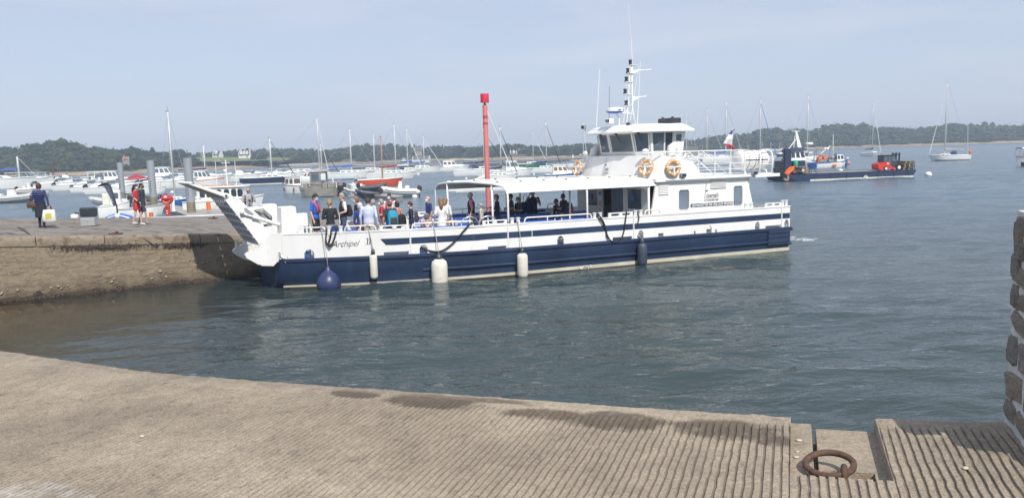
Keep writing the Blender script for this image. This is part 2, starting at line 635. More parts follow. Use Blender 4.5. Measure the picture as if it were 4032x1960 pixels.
def seabed():
 xs = list(np.arange(-40, 24.1, 0.5))
 ys = list(np.arange(2, 40.1, 0.5))
 V = [(x, y, bed_z(x, y)) for y in ys for x in xs]
 nx = len(xs)
 F = [(j * nx + i, j * nx + i + 1, (j + 1) * nx + i + 1, (j + 1) * nx + i) for j in range(len(ys) - 1) for i in range(nx - 1)]
 me = bpy.data.meshes.new('seabed')
 me.from_pydata(V, [], F)
 me.materials.append(mat('weedy_seabed', (0.12, 0.095, 0.045), 0.9, var=0.4, vs=1.4, bump=0.05, bs=6, col2=(0.13, 0.05, 0.025), c2s=0.5, c2lo=0.42, c2hi=0.62))
 me.polygons.foreach_set('use_smooth', [True] * len(me.polygons))
 tag(obj('seabed', me), kind='structure')
seabed()
# ferry frame (bow at the origin, x towards the stern, y away from the camera)
FTH = radians(21)
FE = Vector((cos(FTH), sin(FTH), 0))
FN = Vector((-sin(FTH), cos(FTH), 0))
FO = at_z(3107, 989, 0) - FE * 18.6
def ferry_pt(s, t, z=0.0):
 return FO + FE * s + FN * t + Vector((0, 0, z))
def slip_hit(x, y):
 r = ray(x, y)
 k = (2.01 - 0.0509 * 15.8 + 0.0386 * 23.4 - EYE) / (r.z + 0.0509 * r.x + 0.0386 * r.y)
 return Vector((0, 0, EYE)) + r * k
# near slipway of grooved concrete
UD = Vector((-cos(radians(20)), sin(radians(20)), 0))
VD = Vector((sin(radians(20)), cos(radians(20)), 0))
RAMP_K = 0.04
def ramp_pt(u, v, dz=0.0):
 return UD * u + VD * v + Vector((0, 0, 2.5 - RAMP_K * u + dz))
_EU = [-3.6, -1.118, -0.463, -0.006, 0.766, 2.0, 4.086, 5.33, 6.45, 7.9, 9.1, 12.5]
_EV = [4.86, 4.80, 4.768, 4.719, 4.762, 4.86, 5.012, 5.14, 5.382, 5.696, 5.98, 6.9]
def edge_v(u):
 return interp(u, _EU, _EV)
PU0, PU1, PV0 = -0.467, -0.011, 3.852 # mooring pocket in the slab
def slab_material():
 m = mat('grooved_concrete', (0.325, 0.270, 0.203), 0.9, var=0.13, vs=5.5, bump=0.006, bs=55, col2=(0.215, 0.180, 0.136), c2s=14, c2lo=0.54, c2hi=0.70)
 nt = m.node_tree
 L = nt.links.new
 b = nt.nodes['Principled BSDF']
 src = b.inputs['Base Color'].links[0].from_socket
 # sharp little stones and pits in the surface
 tc = nd(nt, 'ShaderNodeTexCoord')
 vo = nd(nt, 'ShaderNodeTexVoronoi')
 vo.inputs['Scale'].default_value = 95
 L(tc.outputs['Object'], vo.inputs['Vector'])
 mr = nd(nt, 'ShaderNodeMapRange')
 mr.inputs[1].default_value = 0.0
 mr.inputs[2].default_value = 1.0
 mr.inputs[3].default_value = 0.80
 mr.inputs[4].default_value = 1.18
 sp = nd(nt, 'ShaderNodeSeparateColor')
 L(vo.outputs['Color'], sp.inputs[0])
 L(sp.outputs[0], mr.inputs[0])
 mu = nd(nt, 'ShaderNodeMix', data_type='RGBA', blend_type='MULTIPLY')
 mu.inputs['Factor'].default_value = 1
 L(src, mu.inputs[6])
 L(mr.outputs[0], mu.inputs[7])
 cur = mu.outputs[2]
 for nm, colr, gain in (('groove', (0.105, 0.083, 0.060), 0.78), ('stain', (0.075, 0.055, 0.038), 1.0), ('silt', (0.22, 0.18, 0.13), 1.0), ('whitewash', (0.56, 0.54, 0.50), 1.0)):
  a = nd(nt, 'ShaderNodeAttribute', attribute_name=nm)
  no = nd(nt, 'ShaderNodeTexNoise')
  no.inputs['Scale'].default_value = 9
  no.inputs['Detail'].default_value = 8
  no.inputs['Roughness'].default_value = 0.7
  L(tc.outputs['Object'], no.inputs['Vector'])
  ad = nd(nt, 'ShaderNodeMath', operation='ADD')
  L(a.outputs['Fac'], ad.inputs[0])
  L(no.outputs[0], ad.inputs[1])
  rg = nd(nt, 'ShaderNodeMapRange')
  rg.inputs[1].default_value = 0.92
  rg.inputs[2].default_value = 1.18
  rg.inputs[4].default_value = 0.8 * gain
  L(ad.outputs[0], rg.inputs[0])
  mx = nd(nt, 'ShaderNodeMix', data_type='RGBA')
  L(rg.outputs[0], mx.inputs['Factor'])
  L(cur, mx.inputs[6])
  mx.inputs[7].default_value = (*colr, 1)
  cur = mx.outputs[2]
 # hairline cracks and broad dirty patches
 ck = nd(nt, 'ShaderNodeTexVoronoi', feature='DISTANCE_TO_EDGE')
 ck.inputs['Scale'].default_value = 0.55
 wz = nd(nt, 'ShaderNodeTexNoise')
 wz.inputs['Scale'].default_value = 3.0
 wz.inputs['Detail'].default_value = 6
 L(tc.outputs['Object'], wz.inputs['Vector'])
 wm = nd(nt, 'ShaderNodeMix', data_type='RGBA')
 wm.inputs['Factor'].default_value = 0.12
 L(tc.outputs['Object'], wm.inputs[6])
 L(wz.outputs['Color'], wm.inputs[7])
 L(wm.outputs[2], ck.inputs['Vector'])
 cr = nd(nt, 'ShaderNodeMapRange')
 cr.inputs[1].default_value = 0.0
 cr.inputs[2].default_value = 0.006
 cr.inputs[3].default_value = 0.22
 cr.inputs[4].default_value = 0.0
 L(ck.outputs['Distance'], cr.inputs[0])
 pn = nd(nt, 'ShaderNodeTexNoise')
 pn.inputs['Scale'].default_value = 0.9
 pn.inputs['Detail'].default_value = 8
 pn.inputs['Roughness'].default_value = 0.6
 L(tc.outputs['Object'], pn.inputs['Vector'])
 pr_ = nd(nt, 'ShaderNodeMapRange')
 pr_.inputs[1].default_value = 0.32
 pr_.inputs[2].default_value = 0.68
 pr_.inputs[3].default_value = 0.72
 pr_.inputs[4].default_value = 1.16
 L(pn.outputs[0], pr_.inputs[0])
 pm = nd(nt, 'ShaderNodeMix', data_type='RGBA', blend_type='MULTIPLY')
 pm.inputs['Factor'].default_value = 1
 L(cur, pm.inputs[6])
 L(pr_.outputs[0], pm.inputs[7])
 cm = nd(nt, 'ShaderNodeMix', data_type='RGBA')
 L(cr.outputs[0], cm.inputs['Factor'])
 L(pm.outputs[2], cm.inputs[6])
 cm.inputs[7].default_value = (0.06, 0.048, 0.036, 1)
 L(cm.outputs[2], b.inputs['Base Color'])
 return m
M_SLAB = slab_material()
def slipway():
 P = 0.042
 us = []
 k0, k1 = int(-3.4 / P), int(12.0 / P)
 prof = [(0.0, 0.0), (0.025, 0.0), (0.030, 1.0), (0.037, 1.0)]
 for k in range(k0, k1):
  for (du, d) in prof:
   us.append((k * P + du, d))
 for pu in (PU0, PU1):
  us = [q for q in us if abs(q[0] - pu) > 0.004] + [(pu, 0.0)]
 us.sort()
 ws = [0, -0.03, -0.07, -0.12, -0.17, -0.22, -0.27, -0.32]
 w = -0.32
 while w > -5.2:
  w -= 0.07
  ws.append(w)
 V, A1, A2, A3, A4 = [], [], [], [], []
 nu, nw = len(us), len(ws)
 for (u, d) in us:
  ev = edge_v(u)
  near_pocket = PU0 - 1e-6 <= u <= PU1 + 1e-6
  for j, w in enumerate(ws):
   v = ev + w
   if near_pocket: # rows squeezed so that one falls on the pocket's front edge
    jp = 13
    wp = PV0 - ev
    v = ev + (wp * j / jp if j <= jp else lerp(wp, ws[-1], (j - jp) / (nw - 1 - jp)))
    w = v - ev
   nz = noise.noise(Vector((u * 2.1, v * 2.1, 3.0)))
   border = 0.15 + 0.07 * nz + 0.05 * max(0.0, u - 3)
   msk = min(1.0, max(0.0, (-w - border) / 0.05))
   worn = 0.68 + 0.42 * noise.noise(Vector((u * 0.9, v * 1.3, 9.0))) + 0.55 * noise.noise(Vector((u * 9, v * 9, 1.0)))
   dz = -0.0105 * d * msk * max(0.15, min(1.0, worn + 0.25))
   dz += 0.0035 * noise.noise(Vector((u * 6, v * 6, 5))) + 0.0034 * noise.noise(Vector((u * 31, v * 31, 7)))
   du = (0.005 * noise.noise(Vector((u * 1.7, v * 5, 2))) + 0.006 * noise.noise(Vector((u * 9, v * 16, 4)))) if not (abs(u - PU0) < 1e-6 or abs(u - PU1) < 1e-6) else 0
   if j == 0:
    dz -= 0.010 + 0.010 * noise.noise(Vector((u * 8, 0, 0)))
    v += 0.012 * noise.noise(Vector((u * 5, 3, 0)))
   V.append(ramp_pt(u + du, v, dz))
   A4.append(0.78 * d * msk * max(0.25, min(1.0, worn + 0.45)))
   # damp, dirty patches along the rim
   lobe = 0.0
   for (uc, wc, ru, rw) in ((3.0, -0.17, 0.35, 0.12), (2.35, -0.20, 0.55, 0.22), (1.45, -0.28, 0.45, 0.16), (1.0, -0.30, 0.5, 0.24), (0.35, -0.30, 0.45, 0.24), (0.05, -0.42, 0.2, 0.16), (1.9, -0.10, 0.5, 0.06)):
    q = ((u - uc) / ru) ** 2 + ((w - wc) / rw) ** 2
    lobe = max(lobe, 1 - q)
   A1.append(max(0.0, min(1, lobe * 1.3)) * 0.75)
   A2.append((0.75 if w > -0.16 - 0.1 * nz else 0.0) * min(1.0, max(0.3, (u + 1) / 3)) * 0.7)
   q = ((u - 3.85) / 0.62) ** 2 + ((v - 2.80) / 0.30) ** 2
   A3.append(max(0.0, min(0.52, (1 - q) * 0.9)) - 0.18 * d)
 F = []
 for i in range(nu - 1):
  um = (us[i][0] + us[i + 1][0]) / 2
  for j in range(nw - 1):
   if PU0 < um < PU1 and j < 13:
    continue
   a = i * nw + j
   F.append((a, a + 1, a + nw + 1, a + nw))
 def grow(vs, fs):
  o = len(V)
  V.extend(vs)
  for q in (A1, A2, A3, A4):
   q.extend([0.0] * len(vs))
  F.extend([tuple(k + o for k in f) for f in fs])
 # outer face down into the water, and walls of the pocket
 for i in range(nu - 1):
  um = (us[i][0] + us[i + 1][0]) / 2
  a, b = V[i * nw], V[(i + 1) * nw]
  if PU0 < um < PU1:
   p0, p1 = ramp_pt(us[i][0], PV0), ramp_pt(us[i + 1][0], PV0)
   a2, b2 = V[i * nw + 13], V[(i + 1) * nw + 13]
   grow([a2, b2, b2 - Vector((0, 0, 0.2)), a2 - Vector((0, 0, 0.2))], [(0, 1, 2, 3)])
   continue
  grow([a, b, Vector((b.x, b.y, -1.5)), Vector((a.x, a.y, -1.5))], [(0, 1, 2, 3)])
 for pu in (PU0, PU1):
  i = [k for k, q in enumerate(us) if abs(q[0] - pu) < 1e-6][0]
  for j in range(13):
   a, b = V[i * nw + j], V[i * nw + j + 1]
   grow([a, b, b - Vector((0, 0, 0.2)), a - Vector((0, 0, 0.2))], [(0, 1, 2, 3)])
 # floor of the pocket: two slabs at slightly different heights with an open joint between them
 def fl(u0, u1, v0, v1, dz, deep):
  q = [ramp_pt(u0, v0, dz), ramp_pt(u1, v0, dz), ramp_pt(u1, v1, dz), ramp_pt(u0, v1, dz)]
  lo = [Vector((p.x, p.y, deep)) for p in q]
  grow(q + lo, [(0, 1, 2, 3), (0, 4, 5, 1), (1, 5, 6, 2), (2, 6, 7, 3), (3, 7, 4, 0)])
 ev = 4.74
 hu0, hu1, hv0, hv1 = -0.41, -0.165, 3.865, 4.10 # hole that holds the ring's staple
 fl(-0.125, PU1 + 0.01, PV0 - 0.01, ev - 0.02, -0.045, -1.5)
 fl(PU0 - 0.01, -0.150, hv1, ev - 0.03, -0.070, -1.5)
 fl(PU0 - 0.01, hu0, PV0 - 0.01, hv1, -0.070, 2.2)
 fl(hu1, -0.125, PV0 - 0.01, hv1, -0.072, 2.2)
 fl(hu0, hu1, PV0 - 0.01, hv0, -0.071, 2.2)
 fl(-0.150, -0.125, PV0 - 0.01, ev - 0.05, -0.155, 2.2)
 fl(hu0, hu1, hv0, hv1, -0.125, 2.2)
 me = bpy.data.meshes.new('slipway')
 me.from_pydata([tuple(p) for p in V], [], F)
 for nm, arr in (('stain', A1), ('silt', A2), ('whitewash', A3), ('groove', A4)):
  a = me.attributes.new(nm, 'FLOAT', 'POINT')
  a.data.foreach_set('value', np.array(arr, dtype=np.float32))
 me.materials.append(M_SLAB)
 tag(obj('slipway', me), kind='structure')
 # mooring ring lying against its staple
 root = empty('mooring_ring', ramp_pt(-0.235, 3.97, -0.1))
 tag(root, 'rusty iron mooring ring lying in the concrete pocket of the slipway', 'mooring ring')
 def loc(u, v, dz):
  return ramp_pt(u, v, dz) - Vector(root.location)
 b = MB()
 pts = []
 c = loc(-0.195, 4.02, -0.015)
 for k in range(28):
  t = 2 * pi * k / 28
  # tilted: the far side stands proud, near side dips into the hole
  p = c + UD * (0.112 * cos(t)) + VD * (0.118 * sin(t)) + Vector((0, 0, 0.012 - 0.045 * cos(t - 0.4) * 0 + 0.014 * sin(t) - 0.01 * cos(t)))
  pts.append(p)
 b.tube(pts, [0.0165 + 0.0022 * noise.noise(Vector((k_ * 0.9, 0, 0))) for k_ in range(28)], 12, closed=True)
 b.build('ring', M_RUST, root, smooth='all')
 b = MB()
 s0 = loc(-0.258, 3.905, -0.135)
 b.tube([s0, s0 + Vector((0, 0, 0.125)), s0 + Vector((0, 0, 0.15)) + VD * 0.012, s0 + Vector((0, 0, 0.153)) + VD * 0.04, s0 + Vector((0, 0, 0.12)) + VD * 0.06, s0 + VD * 0.062], [0.016, 0.016, 0.0155, 0.0155, 0.015, 0.015], 10)
 b.build('staple', M_RUST, root, smooth='all')
 b = MB() # rust-stained grit round the foot of the staple
 for k in range(120):
  u, v = RND.uniform(hu0, hu1), RND.uniform(hv0, hv1)
  p = loc(u, v, -0.120)
  r = RND.uniform(0.005, 0.017)
  b.ball(p, (r, r, r * 0.6), 6, 4)
 tag(b.build('rusty_grit', mat('rusty_grit', (0.30, 0.12, 0.05), 0.95, var=0.4, vs=30, col2=(0.42, 0.33, 0.22), c2s=40), root), kind='stuff')
slipway()
def pebble(name, label, u, v, r, m):
 b = MB()
 b.ball((0, 0, r * 0.25), (r, r * 0.7, r * 0.35), 8, 5)
 o = b.build(name, m, smooth='all')
 o.location = ramp_pt(u, v, 0.0)
 o.rotation_euler = (0, 0, u * 7)
 return o
M_SHELL = mat('shell', (0.52, 0.47, 0.38), 0.6, var=0.2, vs=30, bump=0.003, bs=60)
tag(pebble('oyster_shell', '', 3.95, 3.72, 0.022, M_SHELL), 'white shell lying alone on the grooves, left part of the slipway', 'shell')
for k, (u, v, r, lb) in enumerate(((-0.055, 4.43, 0.020, 'pale shell in the pocket beside the joint, nearest the water'), (-0.04, 4.18, 0.017, 'pale shell in the pocket, nearest the mooring ring'), (-0.045, 4.26, 0.012, 'smallest pale shell between two others in the pocket'), (-0.80, 4.06, 0.019, 'pale shell on the grooves between the pocket and the stone wall'))):
 o = pebble('oyster_shell', lb, u, v, r, M_SHELL)
 if k < 3: o.location.z -= 0.045
 tag(o, lb, 'shell')
# rubble wall at the right edge
M_MORTAR = mat('lime_mortar', (0.60, 0.59, 0.57), 0.95, var=0.2, vs=9, bump=0.015, bs=25)
M_STONES = [mat('granite_%d' % k, c, 0.9, var=0.4, vs=8, bump=0.03, bs=18, col2=c2, c2s=6, c2lo=0.5, c2hi=0.7) for k, (c, c2) in enumerate((((0.34, 0.29, 0.23), (0.42, 0.32, 0.22)), ((0.37, 0.32, 0.26), (0.24, 0.21, 0.18)), ((0.31, 0.28, 0.25), (0.40, 0.38, 0.34)), ((0.40, 0.31, 0.22), (0.26, 0.22, 0.18))))]
def rough_stone(seed, sub=3):
 rg = random.Random(seed)
 b = MB()
 b.box((0, 0, 0), (1, 1, 1), b=0.09)
 me = b.mesh('stone', M_STONES[seed % 4])
 bm = bmesh.new()
 bm.from_mesh(me)
 bmesh.ops.triangulate(bm, faces=[f for f in bm.faces if len(f.verts) > 4])
 bmesh.ops.subdivide_edges(bm, edges=list(bm.edges), cuts=1, use_grid_fill=True)
 for v in bm.verts:
  n = noise.noise_vector(v.co * 2.3 + Vector((seed * 3.1, 0, 0)))
  v.co += n * 0.10
 bm.to_mesh(me)
 bm.free()
 return me
STONE_MESHES = [rough_stone(k) for k in range(10)]
def right_wall():
 a = ramp_pt(-1.118, 4.80)
 d = (ramp_pt(-1.112, 4.36) - a)
 d.z = 0
 d.normalize()
 out = Vector((d.y, -d.x, 0))
 if out.x > 0: out = -out # towards the picture
 Lw, top = 0.62, 3.71
 root = empty('rubble_wall', (a.x, a.y, a.z))
 tag(root, 'rubble stone wall with pale mortar at the right end of the slipway', 'wall')
 def W(s, h, dep): # along, up, outwards; the face leans back
  return d * s + Vector((0, 0, h)) + out * (dep - 0.012 * h)
 H = top - a.z
 DEEP = 0.75
 b = MB()
 n, mrows = 8, 14
 V = [W(-0.02 + Lw * i / n, H * j / mrows - (0.02 if j == 0 else 0), -0.01 + 0.012 * noise.noise(Vector((i * 0.7, j * 0.8, 0)))) for j in range(mrows + 1) for i in range(n + 1)]
 Bk = [W(-0.02 + Lw * i / n, H * j / mrows - (0.02 if j == 0 else 0), -DEEP) for j in range(mrows + 1) for i in range(n + 1)]
 F = []
 for j in range(mrows):
  for i in range(n):
   q = j * (n + 1) + i
   F.append((q, q + 1, q + n + 2, q + n + 1))
 nv = len(V)
 F2 = [(nv + f[3], nv + f[2], nv + f[1], nv + f[0]) for f in F]
 side = []
 for j in range(mrows):
  for i in (0, n):
   q = j * (n + 1) + i
   side.append((q, q + n + 1, nv + q + n + 1, nv + q))
 for i in range(n):
  q = mrows * (n + 1) + i
  side.append((q, q + 1, nv + q + 1, nv + q))
 b.add(V + Bk, F + F2 + side)
 b.build('mortar', M_MORTAR, root)
 rg = random.Random(3)
 h = 0.03
 while h < H - 0.05:
  hh = rg.uniform(0.09, 0.19)
  if h + hh > H: hh = H - h
  s = rg.uniform(-0.005, 0.015)
  while s < Lw:
   ln = rg.uniform(0.12, 0.34)
   o = obj('stone', rg.choice(STONE_MESHES), root)
   c = W(s + ln / 2, h + hh / 2, -0.070 + rg.uniform(-0.006, 0.008))
   o.location = c
   o.scale = (ln * 0.90, 0.15, hh * 0.84)
   o.rotation_euler = (0, rg.uniform(-0.15, 0.15), atan2(d.y, d.x) + rg.uniform(-0.08, 0.08))
   s += ln + rg.uniform(0.012, 0.03)
  h += hh + rg.uniform(0.008, 0.02)
 # the near end, the back and the top are laid in the same rubble
 def lay(org, ax, up, nrm, wid, hgt):
  q = 0.02
  while q < hgt - 0.04:
   hh = min(rg.uniform(0.10, 0.19), hgt - q)
   s = 0.0
   while s < wid - 0.03:
    ln = min(rg.uniform(0.14, 0.34), wid - s)
    o = obj('stone', rg.choice(STONE_MESHES), root)
    M3 = Matrix((ax, -nrm, up)).transposed()
    o.matrix_basis = Matrix.Translation(org + ax * (s + ln / 2) + up * (q + hh / 2) - nrm * 0.068) @ M3.to_4x4() @ Matrix.Diagonal((ln * 0.9, 0.15, hh * 0.86, 1))
    s += ln + rg.uniform(0.012, 0.03)
   q += hh + rg.uniform(0.008, 0.02)
 Z = Vector((0, 0, 1))
 lay(W(Lw, 0, 0), -out, Z, d, DEEP, H)
 lay(W(-0.02, 0, -DEEP), out, Z, -d, DEEP, H)
 lay(W(Lw, 0, -DEEP), -d, Z, -out, Lw, H)
 lay(W(0, H, 0), d, -out, Z, Lw, DEEP)
right_wall()
# landing slip across the basin, its wall, its weed
M_TAR = mat('worn_asphalt', (0.225, 0.200, 0.172), 0.92, var=0.16, vs=1.2, bump=0.01, bs=30, col2=(0.145, 0.125, 0.105), c2s=0.9, c2lo=0.52, c2hi=0.66)
M_COPE = mat('coping_concrete', (0.262, 0.215, 0.160), 0.92, var=0.22, vs=3, bump=0.02, bs=14, col2=(0.12, 0.09, 0.06), c2s=3.5, c2lo=0.52, c2hi=0.68)
M_QSTONES = [mat('quay_stone_%d' % k, c, 0.95, var=0.28, vs=5, bump=0.02, bs=16, col2=c2, c2s=4, c2lo=0.55, c2hi=0.72) for k, (c, c2) in enumerate((((0.262, 0.210, 0.145), (0.18, 0.145, 0.10)), ((0.275, 0.218, 0.150), (0.19, 0.15, 0.10)), ((0.240, 0.198, 0.142), (0.15, 0.12, 0.085)), ((0.285, 0.230, 0.155), (0.20, 0.155, 0.10))))]
M_QMORTAR = mat('quay_mortar', (0.245, 0.198, 0.140), 0.95, var=0.25, vs=4, bump=0.03, bs=10)
WLEN = (WALL_B - WALL_A).length
def landing():
 wa, wb = Vector((WALL_A.x, WALL_A.y, 0)), Vector((WALL_B.x, WALL_B.y, 0))
 far = [slip_hit(q, 860 + (855 - 860) * max(0, q) / 880 if q < 880 else lerp(855, 861, (q - 880) / 500)) for q in (1380, 880, 450, 0, -700)]
 poly = [wa, wb, ferry_pt(0.5, 6.35), ferry_pt(4.0, 6.6)] + far + [wa + Vector((-14, 6, 0))]
 b = MB()
 top = [Vector((p.x, p.y, slip_z(p.x, p.y))) for p in poly]
 bot = [Vector((p.x, p.y, -2.0)) for p in poly]
 n = len(poly)
 # inset of the wall side so that the coping forms the rim
 off = -_wn * 0.34
 top[0] = top[0] + off; top[1] = top[1] + off
 bot[0] = bot[0] + off; bot[1] = bot[1] + off
 for k in (0, 1):
  top[k].z = slip_z(top[k].x, top[k].y)
 b.add(top, [tuple(range(n))])
 b.add(top + bot, [(k, k + n, (k + 1) % n + n, (k + 1) % n) for k in range(n)])
 tag(b.build('landing_slip', M_TAR), kind='structure')
 # painted line and an old crack-filler strip across it, 4 mm proud
 def strip(name, pxs, wdt, m):
  b = MB()
  P = [slip_hit(*q) for q in pxs]
  for i in range(len(P) - 1):
   d = (P[i + 1] - P[i]).normalized()
   s = Vector((-d.y, d.x, 0)) * wdt / 2
   q = [P[i] - s, P[i + 1] - s, P[i + 1] + s, P[i] + s]
   b.add([Vector((p.x, p.y, slip_z(p.x, p.y) + 0.005)) for p in q], [(0, 1, 2, 3)])
  return b.build(name, m)
 tag(strip('painted_line', [(20, 892), (170, 891), (330, 890.5), (560, 891), (640, 892)], 0.05, mat('faded_white_line', (0.42, 0.40, 0.37), 0.9, var=0.3, vs=6)), 'faded thin white line painted across the landing slip', 'marking')
 tag(strip('crack', [(70, 894), (85, 903), (100, 911), (116, 924)], 0.09, mat('dark_crack', (0.06, 0.05, 0.04), 0.95, var=0.3)), 'dark open crack slanting across the landing slip in front of the woman', 'crack')
 # weed scraps dropped by the tide on the slip
 rg = random.Random(12)
 b = MB()
 for k in range(150):
  px, py = rg.uniform(0, 900), rg.uniform(862, 930)
  p = slip_hit(px, py)
  for q in range(rg.randint(1, 4)):
   a = rg.uniform(-0.5, 0.5)
   l = rg.uniform(0.05, 0.28)
   w = rg.uniform(0.012, 0.03)
   c = p + Vector((rg.uniform(-0.2, 0.2), rg.uniform(-0.1, 0.1), 0))
   dx, dy = cos(a) * l, sin(a) * l
   V = []
   for (fx, fw) in ((-1, 0.3), (0, 1), (1, 0.2)):
    for s_ in (-1, 1):
     x, y = c.x + dx * fx - dy / l * w * fw * s_, c.y + dy * fx + dx / l * w * fw * s_
     V.append((x, y, slip_z(x, y) + 0.006 + (0.012 if fx == 0 else 0)))
   b.add(V, [(0, 1, 3, 2), (2, 3, 5, 4)])
 tag(b.build('seaweed_scraps', mat('dry_weed', (0.07, 0.05, 0.03), 0.9, var=0.4, vs=9)), 'scraps of dry brown seaweed scattered over the landing slip', 'seaweed', kind='stuff')
landing()
def tide_stain(m):
 # darker, weedy wet band below the high-tide line
 nt = m.node_tree
 L = nt.links.new
 b = nt.nodes['Principled BSDF']
 src = b.inputs['Base Color'].links[0].from_socket
 g = nd(nt, 'ShaderNodeNewGeometry')
 sp = nd(nt, 'ShaderNodeSeparateXYZ')
 L(g.outputs['Position'], sp.inputs[0])
 no = nd(nt, 'ShaderNodeTexNoise')
 no.inputs['Scale'].default_value = 1.7
 no.inputs['Detail'].default_value = 7
 no.inputs['Roughness'].default_value = 0.65
 L(g.outputs['Position'], no.inputs['Vector'])
 ad = nd(nt, 'ShaderNodeMath', operation='MULTIPLY_ADD')
 ad.inputs[1].default_value = -1.3
 L(no.outputs[0], ad.inputs[0])
 L(sp.outputs[2], ad.inputs[2])
 mr = nd(nt, 'ShaderNodeMapRange')
 mr.inputs[1].default_value = -0.62
 mr.inputs[2].default_value = -0.10
 mr.inputs[3].default_value = 0.85
 mr.inputs[4].default_value = 0.0
 L(ad.outputs[0], mr.inputs[0])
 mx = nd(nt, 'ShaderNodeMix', data_type='RGBA')
 L(mr.outputs[0], mx.inputs['Factor'])
 L(src, mx.inputs[6])
 mx.inputs[7].default_value = (0.062, 0.046, 0.028, 1)
 L(mx.outputs[2], b.inputs['Base Color'])
for _m in M_QSTONES + [M_QMORTAR]:
 tide_stain(_m)
def quay_wall():
 root = empty('quay_wall', (WALL_A.x, WALL_A.y, 0), atan2(_wd.y, _wd.x))
 tag(root, 'weathered brown masonry wall of the landing slip beside the ferry bow', 'wall')
 rg = random.Random(21)
 def ztop(s):
  p = WALL_A + _wd * s
  return slip_z(p.x, p.y)
 # backing of mortar
 b = MB()
 n = 26
 for i in range(n):
  s0, s1 = WLEN * i / n, WLEN * (i + 1) / n
  q = []
  b.add([(s0, 0.0, -1.6), (s1, 0, -1.6), (s1, 0, ztop(s1) - 0.27), (s0, 0, ztop(s0) - 0.27), (s0, 0.35, -1.6), (s1, 0.35, -1.6), (s1, 0.35, ztop(s1) - 0.27), (s0, 0.35, ztop(s0) - 0.27)], [(0, 1, 2, 3), (3, 2, 6, 7), (4, 7, 6, 5)])
 b.add([(WLEN, 0, -1.6), (WLEN, 0.35, -1.6), (WLEN, 0.35, ztop(WLEN)), (WLEN, 0, ztop(WLEN) - 0.27)], [(0, 1, 2, 3)])
 b.build('mortar', M_QMORTAR, root)
 # coping blocks
 s = 0.0
 while s < WLEN - 0.01:
  l = min(rg.choice((1.4, 2.3, 2.9, 1.9)), WLEN - s)
  if WLEN - s - l < 0.5: l = WLEN - s
  b = MB()
  g = 0.012
  nseg = max(2, int(l / 0.22))
  rings = []
  for i in range(nseg + 1):
   x = s + g + (l - 2 * g) * i / nseg
   zt = ztop(x)
   jit = lambda k: 0.014 * noise.noise(Vector((x * 4, k * 3.3, s)))
   ring = [(x, -0.035 + jit(1), zt - 0.29 + jit(2)), (x, -0.045 + jit(3), zt - 0.15 + jit(4)), (x, -0.04 + 2 * jit(5), zt - 0.035 + jit(6)), (x, 0.0 + jit(7), zt + 0.004), (x, 0.36, zt + 0.006), (x, 0.36, zt - 0.29)]
   rings.append(ring)
  b.loft(rings)
  b.build('coping_block', M_COPE, root, smooth=True)
  s += l
 # stones
 meshes = []
 for k in range(12):
  me = STONE_MESHES[k % 10].copy()
  me.materials.clear()
  me.materials.append(M_QSTONES[k % 4])
  meshes.append(me)
 z0 = -0.62
 s_first = 2.6
 count = 0
 # courses follow the slope of the slip
 depth = -0.30
 while depth > -2.75 and count < 300:
  hh = rg.uniform(0.08, 0.23)
  s = s_first + rg.uniform(-0.3, 0)
  while s < WLEN - 0.1:
   l = rg.uniform(0.16, 0.75)
   zc = ztop(min(s + l / 2, WLEN)) + depth - hh / 2
   if zc < -0.75:
    s += l
    continue
   if rg.random() < 0.9 and count < 300:
    o = obj('stone', rg.choice(meshes), root)
    o.location = (s + l / 2, 0.0775 - rg.uniform(0.0, 0.006), zc)
    o.scale = (l * 0.97, 0.16, hh * rg.uniform(0.82, 1.0))
    o.rotation_euler = (0, rg.uniform(-0.06, 0.06) - atan2(0.0, 1), rg.uniform(-0.03, 0.03))
    count += 1
   s += l + rg.uniform(0.005, 0.02)
  depth -= hh + rg.uniform(0.004, 0.012)
 # oysters stuck to the lower courses
 b0 = MB()
 b0.ball((0, 0, 0), (0.055, 0.016, 0.032), 9, 6)
 oy = b0.mesh('oyster', mat('old_shell', (0.36, 0.32, 0.25), 0.8, var=0.3, vs=30), smooth='all')
 spots = [(2.9 + rg.gauss(0, .35) + k_, zz + rg.gauss(0, 0.05)) for (k_, zz, n_) in ((0.5, 0.30, 6), (1.4, 0.05, 7), (1.9, 0.28, 6), (3.3, 0.0, 2), (3.4, 0.35, 4), (4.3, 0.42, 3), (4.7, 0.25, 3), (6.2, 0.75, 4), (6.8, 0.85, 3), (8.6, 0.9, 3), (0.2, -0.2, 3)) for _ in range(n_)]
 for (s, z) in spots:
  o = obj('oyster', oy, root)
  o.location = (s, -0.03, z)
  o.rotation_euler = (rg.uniform(-0.4, 0.4), rg.uniform(0, 3), rg.uniform(-0.4, 0.4))
  f = rg.uniform(0.4, 1.05)
  o.scale = (f, f, f)
 # weed fringe along the foot and clumps under the coping
 b = MB()
 for k in range(5200):
  if k < 4600:
   s = rg.uniform(2.0, WLEN)
   z = 0.10 - abs(rg.gauss(0, 0.12)) + 0.12 * noise.noise(Vector((s * 2, 0, 0)))
   if s < 4.2: z += 0.10 * max(0, noise.noise(Vector((s * 2.3, 5, 0)))) * 2
  else:
   s = rg.gauss(6.0, 0.6) if rg.random() < 0.6 else rg.gauss(8.4, 0.35)
   z = ztop(s) - 0.31 + rg.gauss(0, 0.035)
  l = rg.uniform(0.04, 0.15)
  a = rg.uniform(-1.2, 1.2)
  w = rg.uniform(0.010, 0.028) if k < 4600 else rg.uniform(0.006, 0.02)
  y0 = -rg.uniform(0.015, 0.06)
  p0 = Vector((s, y0, z))
  p1 = p0 + Vector((sin(a) * l, -rg.uniform(0.0, 0.04), -cos(a) * l))
